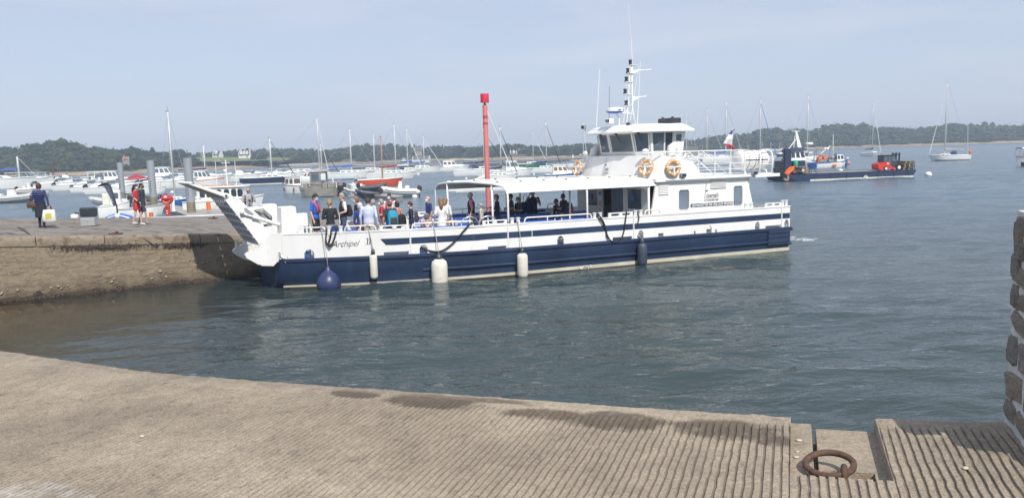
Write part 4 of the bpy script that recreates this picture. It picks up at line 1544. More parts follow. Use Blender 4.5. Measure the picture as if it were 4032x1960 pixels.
def bulwark():
 TH = 0.05
 def seg(b, s0, s1, z0, z1, side, z0b=None, out=0.0, th=TH):
  z0b = z0 if z0b is None else z0b
  n = max(1, int((s1 - s0) / 0.9))
  for i in range(n):
   a, c = lerp(s0, s1, i / n), lerp(s0, s1, (i + 1) / n)
   za, zc = lerp(z0, z0b, i / n), lerp(z0, z0b, (i + 1) / n)
   ta, tc = T0(a) - out, T0(c) - out
   V = [(a, ta, za), (c, tc, zc), (c, tc, z1), (a, ta, z1), (a, ta + th, za), (c, tc + th, zc), (c, tc + th, z1), (a, ta + th, z1)]
   if side:
    V = [(x, 2 * CLT - y, z) for x, y, z in V]
   b.add(V, [(0, 1, 2, 3), (5, 4, 7, 6), (3, 2, 6, 7), (0, 4, 5, 1), (0, 3, 7, 4), (1, 5, 6, 2)])
 for side in (0, 1):
  b = FB()
  cuts = []
  for (a, c) in HOLES: cuts.append((S0(a), S0(c), 'h', 1.235))
  for (a, c, z) in SLOTS: cuts.append((S0(a), S0(c), 's', z))
  if side:
   cuts.append((2.3, 3.6, 'gap', BTOP))
  cuts.sort()
  s = 0.35
  for (a, c, kd, zt) in cuts:
   if a < s: continue
   seg(b, s, a, 0.955, BTOP, side)
   if kd == 's':
    seg(b, a, c, zt, BTOP, side)
   elif kd == 'h':
    w = c - a
    for (f0, f1, d0, d1) in ((0, 0.15, 0.13, 0.05), (0.15, 0.35, 0.05, 0.0), (0.35, 0.65, 0, 0), (0.65, 0.85, 0.0, 0.05), (0.85, 1, 0.05, 0.13)):
     seg(b, a + w * f0, a + w * f1, zt - d0, BTOP, side, zt - d1)
   s = c
  seg(b, s, 18.62, 0.955, BTOP, side)
  fbuild(b, 'bulwark', M_WHITE)
  # cap rail
  b = FB()
  for (a, c) in (((0.4, 18.62),) if not side else ((0.4, 2.28), (3.62, 18.62))):
   rings = []
   n = 20
   for i in range(n + 1):
    x = lerp(a, c, i / n)
    t = T0(x) if not side else 2 * CLT - T0(x) - 0.05
    rings.append([(x, t - 0.02, BTOP - 0.03), (x, t - 0.02, BTOP + 0.012), (x, t + 0.08, BTOP + 0.012), (x, t + 0.08, BTOP - 0.03)])
   b.loft(rings)
  fbuild(b, 'cap_rail', M_WHITE)
 # transom
 b = FB()
 b.box((18.59, CLT, 1.35), (0.05, 5.6, 0.79))
 fbuild(b, 'transom', M_WHITE)
 # navy band painted along the side, interrupted at the gates
 gates = [S0(3.86), S0(7.08), S0(11.78), S0(18.22)]
 marks = [S0(2.9)] + gates + [18.62]
 for i in range(len(marks) - 1):
  a, c = marks[i] + 0.025, marks[i + 1] - 0.025
  if i == len(marks) - 2: c = 18.61
  b = FB()
  n = max(2, int((c - a) / 0.5))
  V = []
  for k in range(n + 1):
   x = lerp(a, c, k / n)
   low = 1.28
   if i == 0 and k == 0:
    V.append((x, T0(x) - 0.004, 1.485)); V.append((x + 0.16, T0(x + 0.16) - 0.004, 1.28))
   else:
    V.append((x, T0(x) - 0.004, 1.485)); V.append((x, T0(x) - 0.004, low))
  b.add(V, [(2 * k, 2 * k + 2, 2 * k + 3, 2 * k + 1) for k in range(n)])
  fbuild(b, 'side_band', M_NAVY)
 # gate hinge posts, hinged gate tops with two long slots
 for g in gates:
  b = FB()
  b.box((g, T0(g) - 0.012, 1.36), (0.035, 0.04, 0.80), b=0.008)
  fbuild(b, 'hinge_post', M_WHITE)
 for side in (0, 1):
  for (a, c) in ((2.93, 3.82), (6.23, 7.06), (10.80, 11.75), (17.45, 18.20)):
   a, c = S0(a), S0(c)
   if side and a < 3.5: continue
   b = FB()
   w = c - a
   def bar(x0, x1, z0, z1):
    t0, t1 = T0(x0) - 0.012, T0(x1) - 0.012
    V = [(x0, t0, z0), (x1, t1, z0), (x1, t1, z1), (x0, t0, z1), (x0, t0 + 0.045, z0), (x1, t1 + 0.045, z0), (x1, t1 + 0.045, z1), (x0, t0 + 0.045, z1)]
    if side: V = [(x, 2 * CLT - y, z) for x, y, z in V]
    b.add(V, [(0, 1, 2, 3), (5, 4, 7, 6), (3, 2, 6, 7), (0, 4, 5, 1), (0, 3, 7, 4), (1, 5, 6, 2)])
   bar(a, c, 1.73, 1.80)
   bar(a, c, 1.875, 1.915)
   for f0, f1 in ((0, 0.10), (0.45, 0.56), (0.90, 1.0)):
    bar(a + w * f0, a + w * f1, 1.80, 1.875)
   for f in (0.10, 0.45, 0.56, 0.90): # rounded slot ends
    sg = 1 if f in (0.10, 0.56) else -1
    for zc in (1.80, 1.875):
     zz = 0.02 if zc == 1.80 else -0.02
     x = a + w * f
     V = [(x, T0(x) - 0.012, zc), (x + sg * 0.035, T0(x) - 0.012, zc), (x, T0(x) - 0.012, zc + zz)]
     V += [(p[0], p[1] + 0.045, p[2]) for p in V]
     if side: V = [(p[0], 2 * CLT - p[1], p[2]) for p in V]
     b.add(V, [(0, 1, 2), (5, 4, 3), (1, 4, 5, 2)])
   fbuild(b, 'gate_panel', M_WHITE)
  # hoop rails
  for (a, c, np_) in ((0.46, 1.31, 1), (1.88, 2.83, 1), (3.94, 5.92, 2), (7.69, 10.17, 2), (12.26, 12.9, 0)):
   a, c = S0(a), S0(c)
   if side and a < 3.5: continue
   zt = 1.925
   b = FB()
   def rp(x, z):
    t = T0(x) + 0.03
    return (x, 2 * CLT - t if side else t, z)
   pts = [rp(a, BTOP), rp(a + 0.01, zt - 0.09), rp(a + 0.04, zt - 0.02), rp(a + 0.11, zt)]
   k = max(2, int((c - a) / 0.6))
   pts += [rp(lerp(a + 0.11, c - 0.11, i / k), zt) for i in range(1, k + 1)]
   pts += [rp(c - 0.04, zt - 0.02), rp(c - 0.01, zt - 0.09), rp(c, BTOP)]
   b.tube(pts, 0.023, 8)
   for i in range(np_):
    x = lerp(a, c, (i + 1) / (np_ + 1))
    b.tube([rp(x, BTOP), rp(x, zt)], 0.018, 6)
   fbuild(b, 'hoop_rail', M_WHITE, smooth='all')
 for (a, c) in ((1.42, 1.77), (7.27, 7.48), (10.30, 10.51), (11.89, 12.11), (16.62, 16.86)):
  for s in (a, c):
   x = S0(s)
   b = FB()
   b.lathe([(0.055, BTOP - 0.1), (0.055, BTOP + 0.15), (0.075, BTOP + 0.165), (0.075, BTOP + 0.19), (0.03, BTOP + 0.2)], 10, (x, T0(x) + 0.05, 0))
   fbuild(b, 'bollard', M_WHITE, smooth=True)
 for s in (18.33, 18.5):
  b = FB()
  b.lathe([(0.05, BTOP - 0.1), (0.05, BTOP + 0.18), (0.07, BTOP + 0.195), (0.07, BTOP + 0.22), (0.03, BTOP + 0.23)], 10, (s, T0(s) + 0.07, 0))
  fbuild(b, 'bollard', M_WHITE, smooth=True)
 for (a, c) in HOLES[1:]: # bitts seen inside the mooring ports
  x = S0((a + c) / 2) - 0.04
  b = FB()
  b.lathe([(0.045, 0.94), (0.045, 1.14), (0.065, 1.16), (0.065, 1.18)], 8, (x, T0(x) + 0.16, 0))
  fbuild(b, 'bitt', M_WHITE if a > 10 else M_BLUE2, smooth=True)
 b = FB()
 b.box((S0(0.78), T0(S0(0.78)) + 0.2, 1.05), (0.1, 0.1, 0.22), b=0.02)
 fbuild(b, 'bitt', M_BLUE2)
bulwark()
def bow():
 out = [(-1.14, 1.12), (-1.10, 1.02), (-0.76, 0.80), (-0.28, 0.77), (-0.12, 0.94), (0.02, 0.955), (0.02, 1.76), (-0.06, 1.78), (-0.40, 1.72), (-0.56, 1.52), (-0.74, 1.32), (-0.88, 1.25), (-1.06, 1.20)]
 for side in (0, 1):
  b = FB()
  def P(s, z, o):
   t = 1.72 - 0.33 * min(0, s) + o
   s0 = s + SHEAR * (1.72 - 0.33 * s)
   return (s0, 2 * CLT - t if side else t, z)
  n = len(out)
  V = [P(s, z, 0) for s, z in out] + [P(s, z, 0.14) for s, z in out]
  b.add(V, [tuple(range(n)), tuple(reversed(range(n, 2 * n)))] + [(k, k + n, (k + 1) % n + n, (k + 1) % n) for k in range(n)])
  hn = fbuild(b, 'bow_horn', M_WHITE)
  b = FB() # pale rubbing shoe under the horn
  b.add([P(-0.72, 0.80, -0.012), P(-0.30, 0.775, -0.012), P(-0.30, 0.735, -0.012), P(-0.66, 0.755, -0.012), P(-0.72, 0.80, 0.15), P(-0.30, 0.775, 0.15), P(-0.30, 0.735, 0.15), P(-0.66, 0.755, 0.15)], [(0, 1, 2, 3), (4, 7, 6, 5), (0, 3, 7, 4), (1, 5, 6, 2), (3, 2, 6, 7)])
  fbuild(b, 'shoe', M_CREAM, hn)
  b = FB()
  c = P(-0.97, 1.2, 0.07)
  b.lathe([(0.06, 0), (0.055, 0.24), (0.075, 0.255), (0.075, 0.28), (0.03, 0.285)], 10, c)
  fbuild(b, 'bitt', M_CREAM, hn, smooth=True)
  # ramp tower with its hydraulic ram
  tt = 1.70 if not side else 2 * CLT - 2.15
  b = FB()
  b.loft([[(0.36, tt, 1.5), (0.92, tt, 1.5), (0.92, tt + 0.45, 1.5), (0.36, tt + 0.45, 1.5)], [(0.40, tt + 0.01, 2.58), (0.85, tt + 0.01, 2.58), (0.85, tt + 0.42, 2.58), (0.40, tt + 0.42, 2.58)], [(0.44, tt + 0.05, 2.61), (0.81, tt + 0.05, 2.61), (0.81, tt + 0.38, 2.61), (0.44, tt + 0.38, 2.61)]])
  tw = fbuild(b, 'ramp_tower', M_WHITE)
  b = FB()
  b.box((1.07, tt + 0.26, 2.15), (0.34, 0.30, 0.42), b=0.015)
  fbuild(b, 'valve_box', M_WHITE, tw)
  b = FB()
  ram_t = tt + (0.25 if not side else 0.2)
  p0, p1 = Vector((-0.72, ram_t, 2.45)), Vector((0.40, ram_t, 2.03))
  b.tube([lerp(p0, p1, 0.28), p1], 0.062, 10)
  b.tube([lerp(p0, p1, 0.28), lerp(p0, p1, 0.33)], 0.07, 10)
  ram = fbuild(b, 'ram_cylinder', M_WHITE, tw, smooth=True)
  b = FB()
  b.tube([p0, lerp(p0, p1, 0.29)], 0.03, 8)
  b.box(p0, (0.11, 0.10, 0.10), b=0.02)
  fbuild(b, 'ram_rod', M_STEEL, tw, smooth=True)
  if side:
   b = FB()
   for k in range(4):
    z0 = 2.42 - 0.05 * k
    b.tube([(0.1 + 0.05 * k, tt - 0.02, z0), (0.35, tt - 0.15, z0 + 0.05), (0.62, tt - 0.12, 2.2 - 0.06 * k), (0.55, tt - 0.05, 1.95), (0.25 - 0.07 * k, tt - 0.03, 1.9 - 0.03 * k)], 0.014, 6)
   fbuild(b, 'hydraulic_hose', M_BLACK, tw, smooth='all')
   b = FB()
   b.box((0.15, tt + 0.02, 2.05), (0.75, 0.06, 1.0), b=0.02)
   fbuild(b, 'side_plate', M_WHITE, tw)
 # ramp: two cheek plates, an upper flap, grey lattice deck
 zb = lambda x, y: (700 + x / 3.13, 680 + y / 3.13)
 plate = [(575, 262), (612, 252), (665, 278), (735, 330), (830, 425), (930, 530), (1050, 640), (1130, 770), (1090, 800), (1008, 885), (800, 610), (590, 345)]
 def hit(px, t):
  r = ray(*px)
  k = (t - (Vector((0, 0, EYE)) - FO).dot(FN)) / r.dot(FN)
  p = Vector((0, 0, EYE)) + r * k - FO
  return p.dot(FE) + SHEAR * t, p.z
 PL = [hit(zb(*q), 2.0) for q in plate]
 RT0, RT1 = 2.0, 2 * CLT - 2.0
 flap = [(hit(zb(*q), 2.0)) for q in ((235, 146), (575, 250), (580, 300), (130, 140))]
 rampo = empty('bow_ramp')
 rampo.parent = ferry
 for k, t in enumerate((RT0, RT1 - 0.06)):
  b = FB()
  b.prism(PL, t, t + 0.06, 'y')
  ck = fbuild(b, 'cheek_plate', M_WHITE, rampo)
  if k == 0:
   c = hit(zb(590, 283), 2.0)
   b = FB()
   b.lathe([(0.085, 0), (0.085, 0.03), (0.05, 0.05)], 16, (0, 0, 0), M=Matrix.Translation((c[0], t, c[1])) @ Matrix.Rotation(pi / 2, 4, 'X'))
   b.lathe([(0.035, 0), (0.035, 0.07)], 10, (0, 0, 0), M=Matrix.Translation((c[0], t, c[1])) @ Matrix.Rotation(pi / 2, 4, 'X'), mi=1)
   fbuild(b, 'hinge_pin', [M_WHITE, M_LAMP], rampo)
   b = FB()
   h = [hit(zb(*q), 1.99) for q in ((815, 450), (830, 436), (870, 450), (930, 510), (925, 522), (870, 510), (830, 480))]
   b.prism(h, t - 0.006, t - 0.002, 'y')
   fbuild(b, 'cheek_opening', M_GRATE, rampo)
   b = FB()
   q0, q1 = hit(zb(735, 322), 2.0), hit(zb(985, 560), 2.0)
   b.tube([(q0[0], t + 0.02, q0[1]), (q1[0], t + 0.02, q1[1])], 0.035, 8)
   fbuild(b, 'edge_tube', M_WHITE, rampo, smooth='all')
  b = FB()
  b.prism(flap, t, t + 0.07, 'y')
  fbuild(b, 'flap_arm', M_WHITE, rampo)
 # lattice
 lo = hit(zb(1005, 880), 2.0); hi = hit(zb(585, 330), 2.0); tip = hit(zb(150, 140), 2.0)
 for k in range(7):
  t = lerp(RT0 + 0.08, RT1 - 0.10, k / 6)
  b = FB()
  b.tube([(lo[0], t, lo[1]), (hi[0], t, hi[1])], 0.028, 4)
  fbuild(b, 'lattice_bar', M_RPLATE, rampo)
 for k in range(7):
  f = k / 6
  x, z = lerp(lo[0], hi[0], f), lerp(lo[1], hi[1], f)
  b = FB()
  b.box((x, CLT, z), (0.05, RT1 - RT0 - 0.02, 0.07))
  fbuild(b, 'cross_bar', M_RPLATE, rampo)
 b = FB()
 off = 0.05
 b.add([(lo[0] + off, RT0 + 0.06, lo[1] + 0.03), (hi[0] + off, RT0 + 0.06, hi[1] + 0.03), (hi[0] + off, RT1 - 0.06, hi[1] + 0.03), (lo[0] + off, RT1 - 0.06, lo[1] + 0.03)], [(0, 1, 2, 3)])
 fbuild(b, 'ramp_deck', M_RPLATE, rampo)
 b = FB()
 b.loft([[(hi[0], RT0 + 0.07, hi[1] + 0.03), (hi[0], RT1 - 0.07, hi[1] + 0.03), (hi[0] + 0.01, RT1 - 0.07, hi[1] + 0.08), (hi[0] + 0.01, RT0 + 0.07, hi[1] + 0.08)], [(tip[0], RT0 + 0.07, tip[1] - 0.02), (tip[0], RT1 - 0.07, tip[1] - 0.02), (tip[0], RT1 - 0.07, tip[1] + 0.01), (tip[0], RT0 + 0.07, tip[1] + 0.01)]])
 fbuild(b, 'ramp_flap', M_RPLATE, rampo)
 for k in range(4):
  b = FB()
  t = lerp(RT0 + 0.2, RT1 - 0.2, k / 3)
  b.box((tip[0] + 0.03, t, tip[1] + 0.03), (0.16, 0.10, 0.05), b=0.015)
  fbuild(b, 'flap_tooth', M_WHITE, rampo)
 # chains at the stem
 b = FB()
 for (a, c) in (((-0.12, 1.16), (-0.18, 0.86)), ((-0.10, 1.10), (0.08, 0.95)), ((0.16, 1.12), (0.02, 0.82))):
  s0 = a[0] + 0.37
  b.tube([(a[0] + 0.37, 1.68, a[1]), (lerp(a[0], c[0], 0.5) + 0.37, 1.64, lerp(a[1], c[1], 0.5) - 0.02), (c[0] + 0.37, 1.63, c[1])], 0.014, 5)
  b.box((a[0] + 0.37, 1.68, a[1]), (0.05, 0.05, 0.05), b=0.01)
 fbuild(b, 'chain', M_STEEL)
bow()
def superstructure():
 cab = empty('cabin'); cab.parent = ferry
 N0, N1 = 0.80, 2 * CLT - 0.80
 # side walls with slanted ends; windows are real openings filled with a pane
 wins = [(14.15, 14.60, 1.79, 2.53), (16.60, 17.01, 1.82, 2.57)]
 for side in (0, 1):
  t = N0 if not side else N1
  ys = (t, t + 0.06) if not side else (t - 0.06, t)
  b = FB()
  xa, xb = lambda z: lerp(13.03, 13.36, (z - 0.95) / 1.9), lambda z: lerp(17.92, 17.42, (z - 0.95) / 1.9)
  zs = sorted({0.95, 2.86} | {w[2] for w in wins} | {w[3] for w in wins})
  for z0, z1 in zip(zs, zs[1:]):
   cuts = [w for w in wins if w[2] <= z0 + 1e-6 and w[3] >= z1 - 1e-6]
   ends = [(xa(z0), xa(z1))]
   for w in cuts:
    x0, x1 = w[0] + 0.18, w[1] + 0.18
    ends += [(x0, x0), (x1, x1)]
   ends.append((xb(z0), xb(z1)))
   for k in range(0, len(ends), 2):
    p, q = ends[k], ends[k + 1]
    V = [(p[0], ys[0], z0), (q[0], ys[0], z0), (q[1], ys[0], z1), (p[1], ys[0], z1), (p[0], ys[1], z0), (q[0], ys[1], z0), (q[1], ys[1], z1), (p[1], ys[1], z1)]
    b.add(V, [(0, 1, 2, 3), (5, 4, 7, 6), (3, 2, 6, 7), (0, 4, 5, 1), (0, 3, 7, 4), (1, 5, 6, 2)])
  fbuild(b, 'side_wall', M_WHITE, cab)
  for w in wins:
   x0, x1 = w[0] + 0.18, w[1] + 0.18
   b = FB()
   r = 0.06
   o = [(x0 + r, w[2]), (x1 - r, w[2]), (x1, w[2] + r), (x1, w[3] - r), (x1 - r, w[3]), (x0 + r, w[3]), (x0, w[3] - r), (x0, w[2] + r)]
   yy = t - 0.012 if not side else t + 0.012
   oo = [(lerp((x0 + x1) / 2, p[0], 1.13), lerp((w[2] + w[3]) / 2, p[1], 1.07)) for p in o]
   n = len(o)
   V = [(p[0], yy, p[1]) for p in o] + [(p[0], yy, p[1]) for p in oo] + [(p[0], t + (0.02 if not side else -0.02), p[1]) for p in o] + [(p[0], t + (0.0 if not side else -0.0), p[1]) for p in oo]
   F = []
   for k in range(n):
    j = (k + 1) % n
    F += [(k, j, n + j, n + k), (k, 2 * n + k, 2 * n + j, j), (n + k, n + j, 3 * n + j, 3 * n + k)]
   b.add(V, F)
   wf = fbuild(b, 'window', M_GEL, cab)
   b = FB()
   b.prism(o, (t + 0.03) if not side else (t - 0.03), (t + 0.036) if not side else (t - 0.036), 'y')
   fbuild(b, 'pane', M_CABGLASS, wf)
 # forward and after bulkheads
 for xs, nm in ((13.12, 'front_bulkhead'), (17.55, 'rear_bulkhead')):
  b = FB()
  if nm == 'front_bulkhead':
   z0, z1 = 0.95, 2.86
   # panels around the doorway and two windows
   segs = [(0.86, 1.24, z0, z1), (1.24, 1.98, z0, 1.86), (1.24, 1.98, 2.60, z1), (1.98, 2.22, z0, z1), (2.22, 3.42, 2.70, z1), (3.42, 3.70, z0, z1), (3.70, 4.38, z0, 1.90), (3.70, 4.38, 2.52, z1), (4.38, 4.94, z0, z1)]
   for (a, c, za, zc) in segs:
    b.box((xs, (a + c) / 2, (za + zc) / 2), (0.06, c - a, zc - za))
  else:
   b.box((xs, CLT, 1.9), (0.06, N1 - N0 - 0.13, 1.92))
  fbuild(b, nm, M_WHITE, cab)
 for (a, c, za, zc) in ((1.24, 1.98, 1.86, 2.60), (3.70, 4.38, 1.90, 2.52)):
  b = FB()
  b.box((13.12, (a + c) / 2, (za + zc) / 2), (0.02, c - a, zc - za))
  w = fbuild(b, 'front_window', M_GLASS2, cab)
  b = FB()
  b.box((13.075, (a + c) / 2 + 0.05, (za + zc) / 2 + 0.05), (0.012, 0.16, 0.22))
  fbuild(b, 'notice', mat('blue_notice', (0.05, 0.22, 0.60), 0.6, var=0.1), w)
 b = FB()
 b.box((13.07, 3.52, 2.0), (0.02, 0.10, 0.20))
 fbuild(b, 'notice', mat('paper_notice', (0.6, 0.52, 0.5), 0.8, var=0.2, vs=20), cab)
 b = FB()
 b.box((13.07, 3.52, 2.40), (0.02, 0.10, 0.14))
 fbuild(b, 'notice', mat('blue_notice'), cab)
 b = FB() # sliding door standing half open
 b.box((13.2, 2.62, 1.85), (0.04, 0.78, 1.68), b=0.01)
 fbuild(b, 'door', mat('door_blue_grey', (0.17, 0.21, 0.27), 0.5, var=0.1), cab)
 b = FB()
 b.box((15.4, 2.0, 1.15), (0.4, 2.0, 0.5)); b.box((14.2, 4.0, 1.15), (1.6, 0.4, 0.5))
 fbuild(b, 'saloon_seat', M_BLUE, cab)
 # louvre vents: each slat on its own
 for (x0, x1, z0, z1) in ((13.46, 13.88, 2.38, 2.80), (15.72, 16.43, 2.51, 2.83)):
  b = FB()
  b.box(((x0 + x1) / 2, N0 - 0.012, (z0 + z1) / 2), (x1 - x0, 0.02, z1 - z0), b=0.004)
  v = fbuild(b, 'vent', M_WHITE, cab)
  n = 7
  for k in range(n):
   z = lerp(z0 + 0.03, z1 - 0.03, k / (n - 1))
   b = FB()
   b.box(((x0 + x1) / 2, N0 - 0.028, z), (x1 - x0 - 0.02, 0.018, 0.022))
   fbuild(b, 'slat', M_GEL, v)
   b = FB()
   b.box(((x0 + x1) / 2, N0 - 0.024, z - 0.02), (x1 - x0 - 0.03, 0.008, 0.012))
   fbuild(b, 'gap', M_GREY, v)
 # upper deck slab
 b = FB()
 e = 0.66
 prof = [(13.0, e + 0.5), (13.25, e), (17.3, e), (18.95, e + 0.12), (18.95, 2 * CLT - e - 0.12), (13.25, 2 * CLT - e), (13.0, 2 * CLT - e - 0.5)]
 b.prism(prof, 2.865, 2.985, 'z')
 ud = fbuild(b, 'upper_deck', M_WHITE)
 for y in (e - 0.02, 2 * CLT - e + 0.02):
  b = FB()
  b.box((15.6, y, 2.925), (3.9, 0.03, 0.05), b=0.008)
  fbuild(b, 'deck_moulding', M_GEL, ud)
 # the deck's rounded front wall and sloping sides
 b = FB()
 plan = [(15.3, e), (14.88, e), (14.23, e), (13.40, e), (13.20, e + 0.35), (13.05, 1.7), (12.98, 2.9), (13.05, 4.1), (13.20, 2 * CLT - e - 0.35), (13.40, 2 * CLT - e), (14.23, 2 * CLT - e), (14.88, 2 * CLT - e), (15.3, 2 * CLT - e)]
 tops = [3.03, 3.57, 3.70, 3.82, 3.83, 3.84, 3.85, 3.84, 3.83, 3.82, 3.70, 3.57, 3.03]
 n = len(plan)
 V = [(p[0], p[1], 2.94) for p in plan] + [(p[0] + (0.28 if 2 < k < 10 else 0.0), lerp(p[1], CLT, 0.03), z) for k, (p, z) in enumerate(zip(plan, tops))]
 W = [(p[0] + 0.07, lerp(p[1], CLT, 0.05), 2.94) for p in plan] + [(p[0] + (0.35 if 2 < k < 10 else 0.05), lerp(p[1], CLT, 0.08), z) for k, (p, z) in enumerate(zip(plan, tops))]
 b.add(V + W, [(k, k + 1, n + k + 1, n + k) for k in range(n - 1)] + [(2 * n + k + 1, 2 * n + k, 3 * n + k, 3 * n + k + 1) for k in range(n - 1)] + [(n + k, n + k + 1, 3 * n + k + 1, 3 * n + k) for k in range(n - 1)])
 fbuild(b, 'front_coaming', M_WHITE, ud)
 # wheelhouse
 wh = empty('wheelhouse'); wh.parent = ferry
 zl, zs_, zt_, zr = 3.55, 3.99, 4.66, 4.76
 base = [(13.95, 4.50), (13.62, 4.05), (13.50, 3.30), (13.50, 1.95), (13.78, 1.50), (15.05, 1.45), (15.05, 4.50)]
 rake = [(-0.14, 0.10), (-0.22, 0.06), (-0.24, 0.0), (-0.24, 0.0), (-0.12, -0.08), (0.10, -0.06), (0.10, 0.06)]
 def ring(z):
  f = (z - zl) / (zr - zl)
  return [(p[0] + r[0] * f, p[1] + r[1] * f, z) for p, r in zip(base, rake)]
 b = FB()
 b.loft([ring(zl), ring(zs_)], cap=False)
 b.loft([ring(zt_), ring(zr)], cap=False)
 n = len(base)
 lo, hi = ring(zs_), ring(zt_)
 # mullions at every corner and around the door
 for k in range(n):
  a, c = Vector(lo[k]), Vector(hi[k])
  for j, sgn in ((k - 1, 1), ((k + 1) % n, 1)):
   w = 0.085
   d0 = (Vector(lo[j]) - a).normalized() * w
   d1 = (Vector(hi[j]) - c).normalized() * w
   inn0, inn1 = (Vector((14.3, CLT, a.z)) - a).normalized() * 0.05, (Vector((14.3, CLT, c.z)) - c).normalized() * 0.05
   b.add([a, a + d0, c + d1, c, a + inn0, a + d0 + inn0, c + d1 + inn1, c + inn1], [(0, 1, 2, 3), (1, 5, 6, 2), (4, 7, 6, 5)])
 fbuild(b, 'wall', M_WHITE, wh)
 for k in range(n):
  j = (k + 1) % n
  if k == 5 or k == 6: pass
  a0, a1, c0, c1 = Vector(lo[k]), Vector(lo[j]), Vector(hi[k]), Vector(hi[j])
  if k == 4: # near side: a window, a dark doorway, a door leaf with its own pane
   for (f0, f1, nm) in ((0.03, 0.40, 'window'), (0.44, 0.66, 'doorway'), (0.68, 0.97, 'door')):
    p0, p1, q0, q1 = lerp(a0, a1, f0), lerp(a0, a1, f1), lerp(c0, c1, f0), lerp(c0, c1, f1)
    dv = Vector((0, 0.03, 0))
    b = FB()
    if nm == 'door':
     lowz = Vector((0, 0, -0.42))
     b.add([p0 + lowz, p1 + lowz, q1, q0, p0 + lowz + dv, p1 + lowz + dv, q1 + dv, q0 + dv], [(0, 1, 2, 3), (5, 4, 7, 6), (3, 2, 6, 7), (0, 3, 7, 4), (1, 5, 6, 2)])
     d = fbuild(b, 'door', M_WHITE, wh)
     b = FB()
     P = lambda fx, fz: lerp(lerp(p0, p1, fx), lerp(q0, q1, fx), fz) - Vector((0, 0.006, 0))
     b.add([P(0.22, 0.05), P(0.78, 0.05), P(0.78, 0.9), P(0.22, 0.9)], [(0, 1, 2, 3)])
     fbuild(b, 'pane', M_GLASS2, d)
    else:
     b.add([p0 + dv, p1 + dv, q1 + dv, q0 + dv], [(0, 1, 2, 3)])
     fbuild(b, nm, M_GLASS2 if nm == 'window' else M_GLASS, wh)
   b = FB()
   for f in (0.42, 0.67):
    p, q = lerp(a0, a1, f), lerp(c0, c1, f)
    b.tube([p + Vector((0, 0.02, 0)), q + Vector((0, 0.02, 0))], 0.035, 4)
   fbuild(b, 'door_frame', M_WHITE, wh)
   continue
  cin = Vector((14.3, CLT, 0))
  def ins(p):
   d = Vector((cin.x - p.x, cin.y - p.y, 0)).normalized() * 0.025
   return p + d
  b = FB()
  b.add([ins(a0), ins(a1), ins(c1), ins(c0)], [(0, 1, 2, 3)])
  w = fbuild(b, 'window', M_GLASS2, wh)
  # rubber seal frame
  b = FB()
  ctr = (a0 + a1 + c0 + c1) / 4
  P4 = [lerp(p, ctr, 0.10) for p in (a0, a1, c1, c0)]
  b.tube(P4, 0.016, 5, closed=True)
  fbuild(b, 'seal', M_GREY, w)
  if k in (1, 2, 3):
   b = FB()
   top = lerp(c0, c1, 0.4)
   outv = Vector((-0.05, -0.01, 0))
   b.tube([top + outv, lerp(top, (a0 + a1) / 2, 0.45) + outv + Vector((0, -0.12, 0))], 0.013, 5)
   b.box(top + outv + Vector((0, 0, 0.03)), (0.08, 0.10, 0.05), b=0.01)
   fbuild(b, 'wiper', M_BLACK, w)
 b = FB() # wheel console and chair inside
 b.box((14.0, 2.9, 4.0), (0.35, 1.6, 0.5), b=0.04)
 fbuild(b, 'console', M_GREY, wh)
 b = FB()
 b.box((14.6, 2.6, 4.1), (0.12, 0.5, 0.75), b=0.05)
 fbuild(b, 'helm_chair', M_BLACK, wh)
 rp = [(13.02, 1.55), (12.95, 2.9), (13.25, 4.55), (13.55, 4.95), (15.25, 4.95), (15.25, 1.05), (13.45, 1.05)]
 rin = [(lerp(p[0], 14.2, 0.22), lerp(p[1], CLT, 0.16)) for p in rp]
 b = FB()
 b.loft([[(p[0], p[1], 4.70) for p in rp], [(p[0] + 0.01, p[1], 4.76) for p in rp], [(p[0], p[1], 4.98) for p in rin], [(lerp(p[0], 14.2, 0.5), lerp(p[1], CLT, 0.5), 5.03) for p in rin]])
 rf = fbuild(b, 'roof', M_WHITE, wh)
 # things fixed on the roof
 for (x, y, sc) in ((13.2, 4.6, 1), (13.35, 2.15, 1)):
  b = FB()
  b.box((x, y, 5.02), (0.10, 0.20, 0.15), b=0.02)
  b.box((x - 0.06, y, 5.02), (0.02, 0.16, 0.11), mi=1)
  b.tube([(x + 0.06, y, 4.84), (x + 0.06, y, 5.02)], 0.02, 6)
  fbuild(b, 'floodlight', [M_GREY, M_LAMP], rf)
 b = FB()
 b.box((14.98, 2.0, 5.12), (0.42, 0.75, 0.19), b=0.025)
 sl = fbuild(b, 'signal_light_box', M_LAMP, rf)
 for y in (1.75, 2.25):
  b = FB()
  b.ball((14.9, y, 5.22), 0.055, 8, 6)
  fbuild(b, 'lamp_dome', M_LAMP, sl, smooth='all')
 b = FB()
 b.lathe([(0.10, 0.0), (0.27, 0.04), (0.30, 0.08)], 20, (13.32, 2.9, 5.46), mi=1)
 b.lathe([(0.30, 0.0), (0.30, 0.10), (0.27, 0.14), (0.10, 0.155)], 20, (13.32, 2.9, 5.54))
 rd = fbuild(b, 'radar', [M_WHITE, M_BLUE], rf, smooth=True)
 b = FB()
 b.tube([(13.5, 2.9, 4.95), (13.5, 2.9, 5.3), (13.36, 2.9, 5.47)], 0.03, 6)
 b.tube([(13.3, 2.9, 5.47), (13.95, 2.9, 5.50)], 0.02, 6)
 b.box((13.1, 2.9, 5.17), (0.22, 0.16, 0.2), b=0.02)
 fbuild(b, 'bracket', M_WHITE, rd)
 b = FB()
 for y in (2.84, 2.96):
  b.box((12.98, y, 5.19), (0.02, 0.07, 0.1))
 fbuild(b, 'searchlight', M_LAMP, rf)
